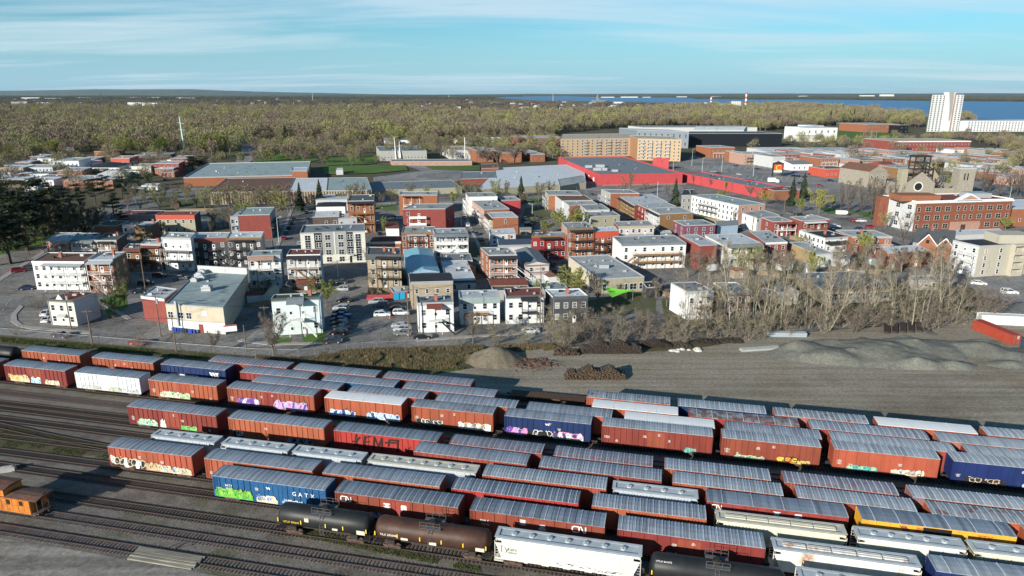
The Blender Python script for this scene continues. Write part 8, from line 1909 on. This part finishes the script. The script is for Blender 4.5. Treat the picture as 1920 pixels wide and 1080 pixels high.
tufts('dry_grass',[[(600,662),(690,655),(880,650),(1060,645),(1060,656),(880,664),(690,672),(600,674)],[(480,669),(560,673),(620,668),(760,668),(880,664),(880,690),(760,700),(620,690),(480,680)]],9000,'tall dry straw grass along the chain-link fence',[gd,go,gd],.3,.95)
tufts('green_weeds',[[(700,672),(880,668),(890,690),(780,704),(700,694)],[(0,633),(180,648),(470,671),(470,680),(180,658),(0,641)]],7000,'green weeds on the bank behind the boxcars',[gg,gg,go],.15,.45)
tufts('yard_weeds',[[(0,800),(80,810),(190,832),(230,850),(200,862),(60,845),(0,838)],[(420,905),(700,960),(900,1010),(900,1022),(700,985),(440,930)],[(560,990),(900,1065),(900,1075),(560,1005)]],7500,'low weeds growing between the yard tracks',[gg,go,go],.08,.25,.07)
q=random.Random(44)
#  AIR
hb=MB();hb.box(-48000,48000,-290,47000,-1.0,345.0)
haze=put('haze',hb,None)
mh=bpy.data.materials.new('haze_air');mh.use_nodes=True;nh=mh.node_tree.nodes;nh.clear()
ho=nh.new('ShaderNodeOutputMaterial');hv=nh.new('ShaderNodeVolumePrincipled');hv.inputs['Color'].default_value=(.62,.85,1.0,1);hv.inputs['Density'].default_value=0.9e-5;hv.inputs['Anisotropy'].default_value=.2
mh.node_tree.links.new(hv.outputs[0],ho.inputs['Volume']);haze.data.materials.append(mh)
tag(haze,'thin blue air haze over the whole plain','haze',kind='stuff')
#  STREET DETAIL
def walk(pts,w_,label):
 """raised sidewalk with kerb along a ground line"""
 m=MB();P_=[G(*p_)for p_ in pts]
 for a,b in zip(P_[:-1],P_[1:]):
  d=(b-a).normalized();n_=Vector((-d.y,d.x,0))*w_;L_=(b-a).length;k=0
  while k<L_:
   u_,v_=a+d*k,a+d*min(L_,k+1.5-.03);m.prism([(q_.x,q_.y)for q_ in(u_,v_,v_+n_,u_+n_)],0,.15);k+=1.5
 tag(put('sidewalk',m,m_walk),label,'sidewalk',kind='structure')
walk([(521,468),(534,438),(545,405),(553,386)],1.5,'sidewalk along the tree-lined street');walk([(563,468),(570,440),(574,415)],-1.4,'sidewalk across the street by the modern apartments');walk([(905,470),(886,428),(868,388)],1.4,'sidewalk along the lane by the brick row');walk([(600,383),(745,381),(870,379),(1000,377)],1.6,'sidewalk along the warehouse street')
walk([(780,641),(870,634),(1000,626),(1090,622)],1.4,'sidewalk before the white houses');walk([(445,640),(505,648),(612,645)],1.4,'sidewalk before the mint house');walk([(100,520),(170,560),(240,600)],1.3,'sidewalk by the shaded hedge');walk([(255,512),(380,520)],1.4,'sidewalk before the charcoal walk-ups');walk([(1165,372),(1215,410)],1.3,'sidewalk before the yellow brick row')
mk=MB()
def dash(a,b,n,w_=.12,fr=.5):
 A,B=G(*a),G(*b);d=(B-A).normalized();n_=Vector((-d.y,d.x,0))*w_/2;L_=(B-A).length/n
 for k in range(n):u_=A+d*L_*k;v_=u_+d*L_*fr;mk.face([(q_.x,q_.y,.135)for q_ in(u_-n_,v_-n_,v_+n_,u_+n_)])
dash((548,470),(562,390),16);dash((20,560),(-20,620),6);dash((1330,300),(1440,296),14,.3,.9)
for x in range(1300,1480,12):dash((x,318),(x+5,311),1,.35,1)
for x in range(1330,1520,12):dash((x,338),(x+6,330),1,.35,1)
for y in range(580,640,7):dash((654,y),(668,y+1),1,.12,1)
tag(put('road_markings',mk,mat('marking_paint',(.48,.47,.42),.8,.2,2),kind='structure'),'worn white lane and stall markings on the asphalt','road markings')
gy=[([(690,505),(755,500),(765,540),(700,548)],m_yardsoil),([(855,455),(910,452),(915,520),(870,530),(850,500)],m_yardsoil),([(400,405),(440,403),(440,440),(380,440)],m_yardsoil),([(250,480),(300,470),(300,500),(255,508)],m_yardsoil),([(190,560),(235,545),(240,575),(205,600)],m_lawn),([(470,545),(510,540),(505,570),(468,575)],m_yardsoil),([(525,540),(605,538),(605,552),(530,556)],m_yardsoil),([(1000,520),(1060,500),(1100,540),(1020,560)],m_yardsoil),([(1170,430),(1230,428),(1260,450),(1180,455)],m_yardsoil),([(1300,380),(1380,395),(1390,420),(1310,410)],m_lawn),([(1480,420),(1500,420),(1530,440),(1500,450)],m_yardsoil),([(1420,490),(1530,505),(1500,520),(1420,512)],m_yardsoil),([(1600,478),(1660,480),(1700,510),(1620,515)],m_yardsoil),([(300,375),(400,372),(400,395),(300,398)],m_yardsoil),([(560,360),(700,360),(700,372),(560,374)],m_lawn)]
for k,(pp,mm_)in enumerate(gy):sheet('back_yard',pxpoly(pp),.052+.001*k,mm_,'patch of yard soil or grass between the houses','yard')
sq=random.Random(61)
for k,(x,y)in enumerate(((705,515),(735,520),(860,505),(880,515),(415,425),(280,495),(480,565),(540,548),(575,545),(1035,530),(1005,545),(1200,440),(1245,445),(1350,405),(1510,445),(1470,505),(1520,512),(1640,495),(1680,505),(330,388),(1600,515),(1420,505),(1385,520),(1180,520),(895,500),(960,505),(985,440),(1020,445),(1120,452),(1330,505),(690,420),(720,470),(860,440))):
 p_=G(x,y);w_,d_,h_=sq.uniform(1.5,3),sq.uniform(1.3,2.4),sq.uniform(2.1,2.8);r=thing('garden_shed','small backyard shed among the houses','shed',p_,R(sq.choice((14,12,-76))+sq.uniform(-5,5)),'backyard sheds')
 m=MB();m.box(-w_,w_,-d_,d_,0,h_);put('wall',m,WALL[sq.choice(('white','ltgrey','tan','dkbrown','beige','bluew','slate'))],r);m=MB();m.extrude_x([(-d_-.2,h_),(d_+.2,h_),(0,h_+.9)],-w_-.2,w_+.2);put('roof',m,RF[sq.choice(('char','slate','brown','redbrown','pale'))],r);m=MB();m.box(-.5,.5,-d_-.05,-d_,.05,1.9);put('door',m,m_door,r)
m_fw=mat('board_fence',(.24,.185,.12),.9,.2,1.2)
for k,(a,b)in enumerate((((690,552),(765,545)),((855,460),(915,525)),((525,556),(606,552)),((1010,560),(1100,545)),((1215,548),(1262,560)),((1300,410),(1392,425)),((1480,448),(1505,455)),((300,398),(402,396)),((250,510),(300,503)),((1420,515),(1500,525)),((1560,508),(1650,515)),((470,578),(508,572)))):
 A,B=G(*a),G(*b);e=B-A;r=thing('board_fence','brown board fence closing off a back yard','fence',A,math.atan2(e.y,e.x),'backyard board fences');m=MB();x=0
 while x<e.length:m.box(x,x+.28,-.02,.02,.05,1.65+sq.uniform(-.05,.05));x+=.31
 m.box(0,e.length,.02,.08,.4,.5);m.box(0,e.length,.02,.08,1.3,1.4);put('boards',m,m_fw,r,kind='stuff')
GT='bare yard trees between the houses'
for x,y,s in[(700,545,40),(695,520,60),(690,500,45),(905,495,36),(870,470,30),(420,430,42),(402,425,40),(440,440,36),(395,440,30),(280,470,30),(300,440,26),(215,590,34),(235,575,40),(190,590,28),(480,560,26),(505,545,22),(560,545,24),(590,540,30),(1010,555,34),(1110,550,40),(1120,570,44),(1230,560,46),(1250,575,40),(1180,450,26),(1245,430,24),(1290,520,50),(1310,525,55),(1365,400,34),(1375,420,30),(1340,395,28),(1390,520,52),(1415,505,44),(1500,470,30),(1585,490,40),(1610,500,48),(1645,515,55),(1690,510,50),(1725,505,46),(1745,520,55),(1780,530,50),(1570,520,60),(1520,525,62),(1470,525,58),(1440,535,60),(545,400,40),(530,408,44),(512,398,36),(556,392,34),(640,388,30),(590,390,28),(690,392,30),(715,388,34),(745,392,30),(850,385,30),(985,390,30),(1005,395,26),(770,395,20),(830,440,22),(960,425,22),(1000,430,28),(1045,425,36),(1075,420,34),(1100,440,20),(1300,385,26),(1455,385,30),(1420,378,26),(1530,390,28),(1560,392,30),(1500,398,26),(1250,370,26),(1210,365,22),(1170,368,24),(330,380,34),(350,385,36),(370,392,40),(310,372,30),(290,375,32),(255,380,36),(240,395,34),(265,400,34),(480,385,34),(500,378,30),(465,380,36),(440,378,38),(355,365,26),(420,372,30),(280,350,24),(240,345,22),(1300,345,20),(1335,352,22),(1360,358,20),(1385,362,22),(1405,368,24)]:
 kd=sq.choice(('street','grove','park','street','bud'));tree(kd,x,y,y-s*sq.uniform(.85,1.15),('budding' if kd=='bud' else 'bare')+{'street':' spreading','grove':' upright','park':' round','bud':' yellow-green'}[kd]+' yard tree among the houses',GT+' '+kd if False else{'street':'spreading','grove':'upright','park':'round','bud':'budding'}[kd]+' yard trees',sq.uniform(.85,1.2),'yard_tree')
for x,y,s in[(120,590,18),(215,605,16),(500,640,10),(548,640,8),(860,612,14),(940,615,12),(1105,612,16),(780,605,10),(480,640,8),(695,560,14),(760,570,10),(1210,560,22),(1240,550,20),(350,508,10),(1000,470,12),(915,470,12),(240,510,16),(225,515,22)]:
 tree('bush',x,y,y-s,'small bare shrub beside a house wall','shrubs beside house walls',1.2,'shrub','shrub')
for x,y,c,k in[(700,400,'dark','sedan'),(708,420,'silver','suv'),(712,440,'black','sedan'),(870,410,'grey','sedan'),(876,424,'white','suv'),(893,440,'navy','sedan'),(575,400,'grey','suv'),(578,412,'black','sedan'),(985,412,'silver','sedan'),(1005,410,'dark','suv'),(1120,400,'grey','sedan'),(1180,415,'black','sedan'),(1195,425,'silver','suv'),(700,392,'red','sedan'),(820,386,'white','sedan'),(650,388,'dark','suv'),(300,520,'dark','suv'),(340,524,'grey','sedan'),(1110,366,'dark','sedan'),(1085,372,'black','suv'),(1385,432,'black','sedan'),(1480,402,'grey','suv'),(1500,405,'black','sedan'),(1520,408,'white','suv'),(310,338,'black','suv'),(325,330,'grey','sedan')]:
 car(x,y,sq.choice((104,284))if x not in(300,340,820,650)else 6,c,k,'%s %s parked in a lane between the houses'%({'dark':'dark grey','navy':'dark blue'}.get(c,c),'wagon' if k=='suv' else 'sedan'),False,'cars parked between the houses')
used=0
for i in range(10,len(PT)):
 for j in range(i):
  d_=(PT[i]-PT[j]).length
  if 14<d_<75 and PT[i].y<330 and used<22:used+=1;wire(PT[i],PT[j],'overhead wires strung between poles among the houses',.9)
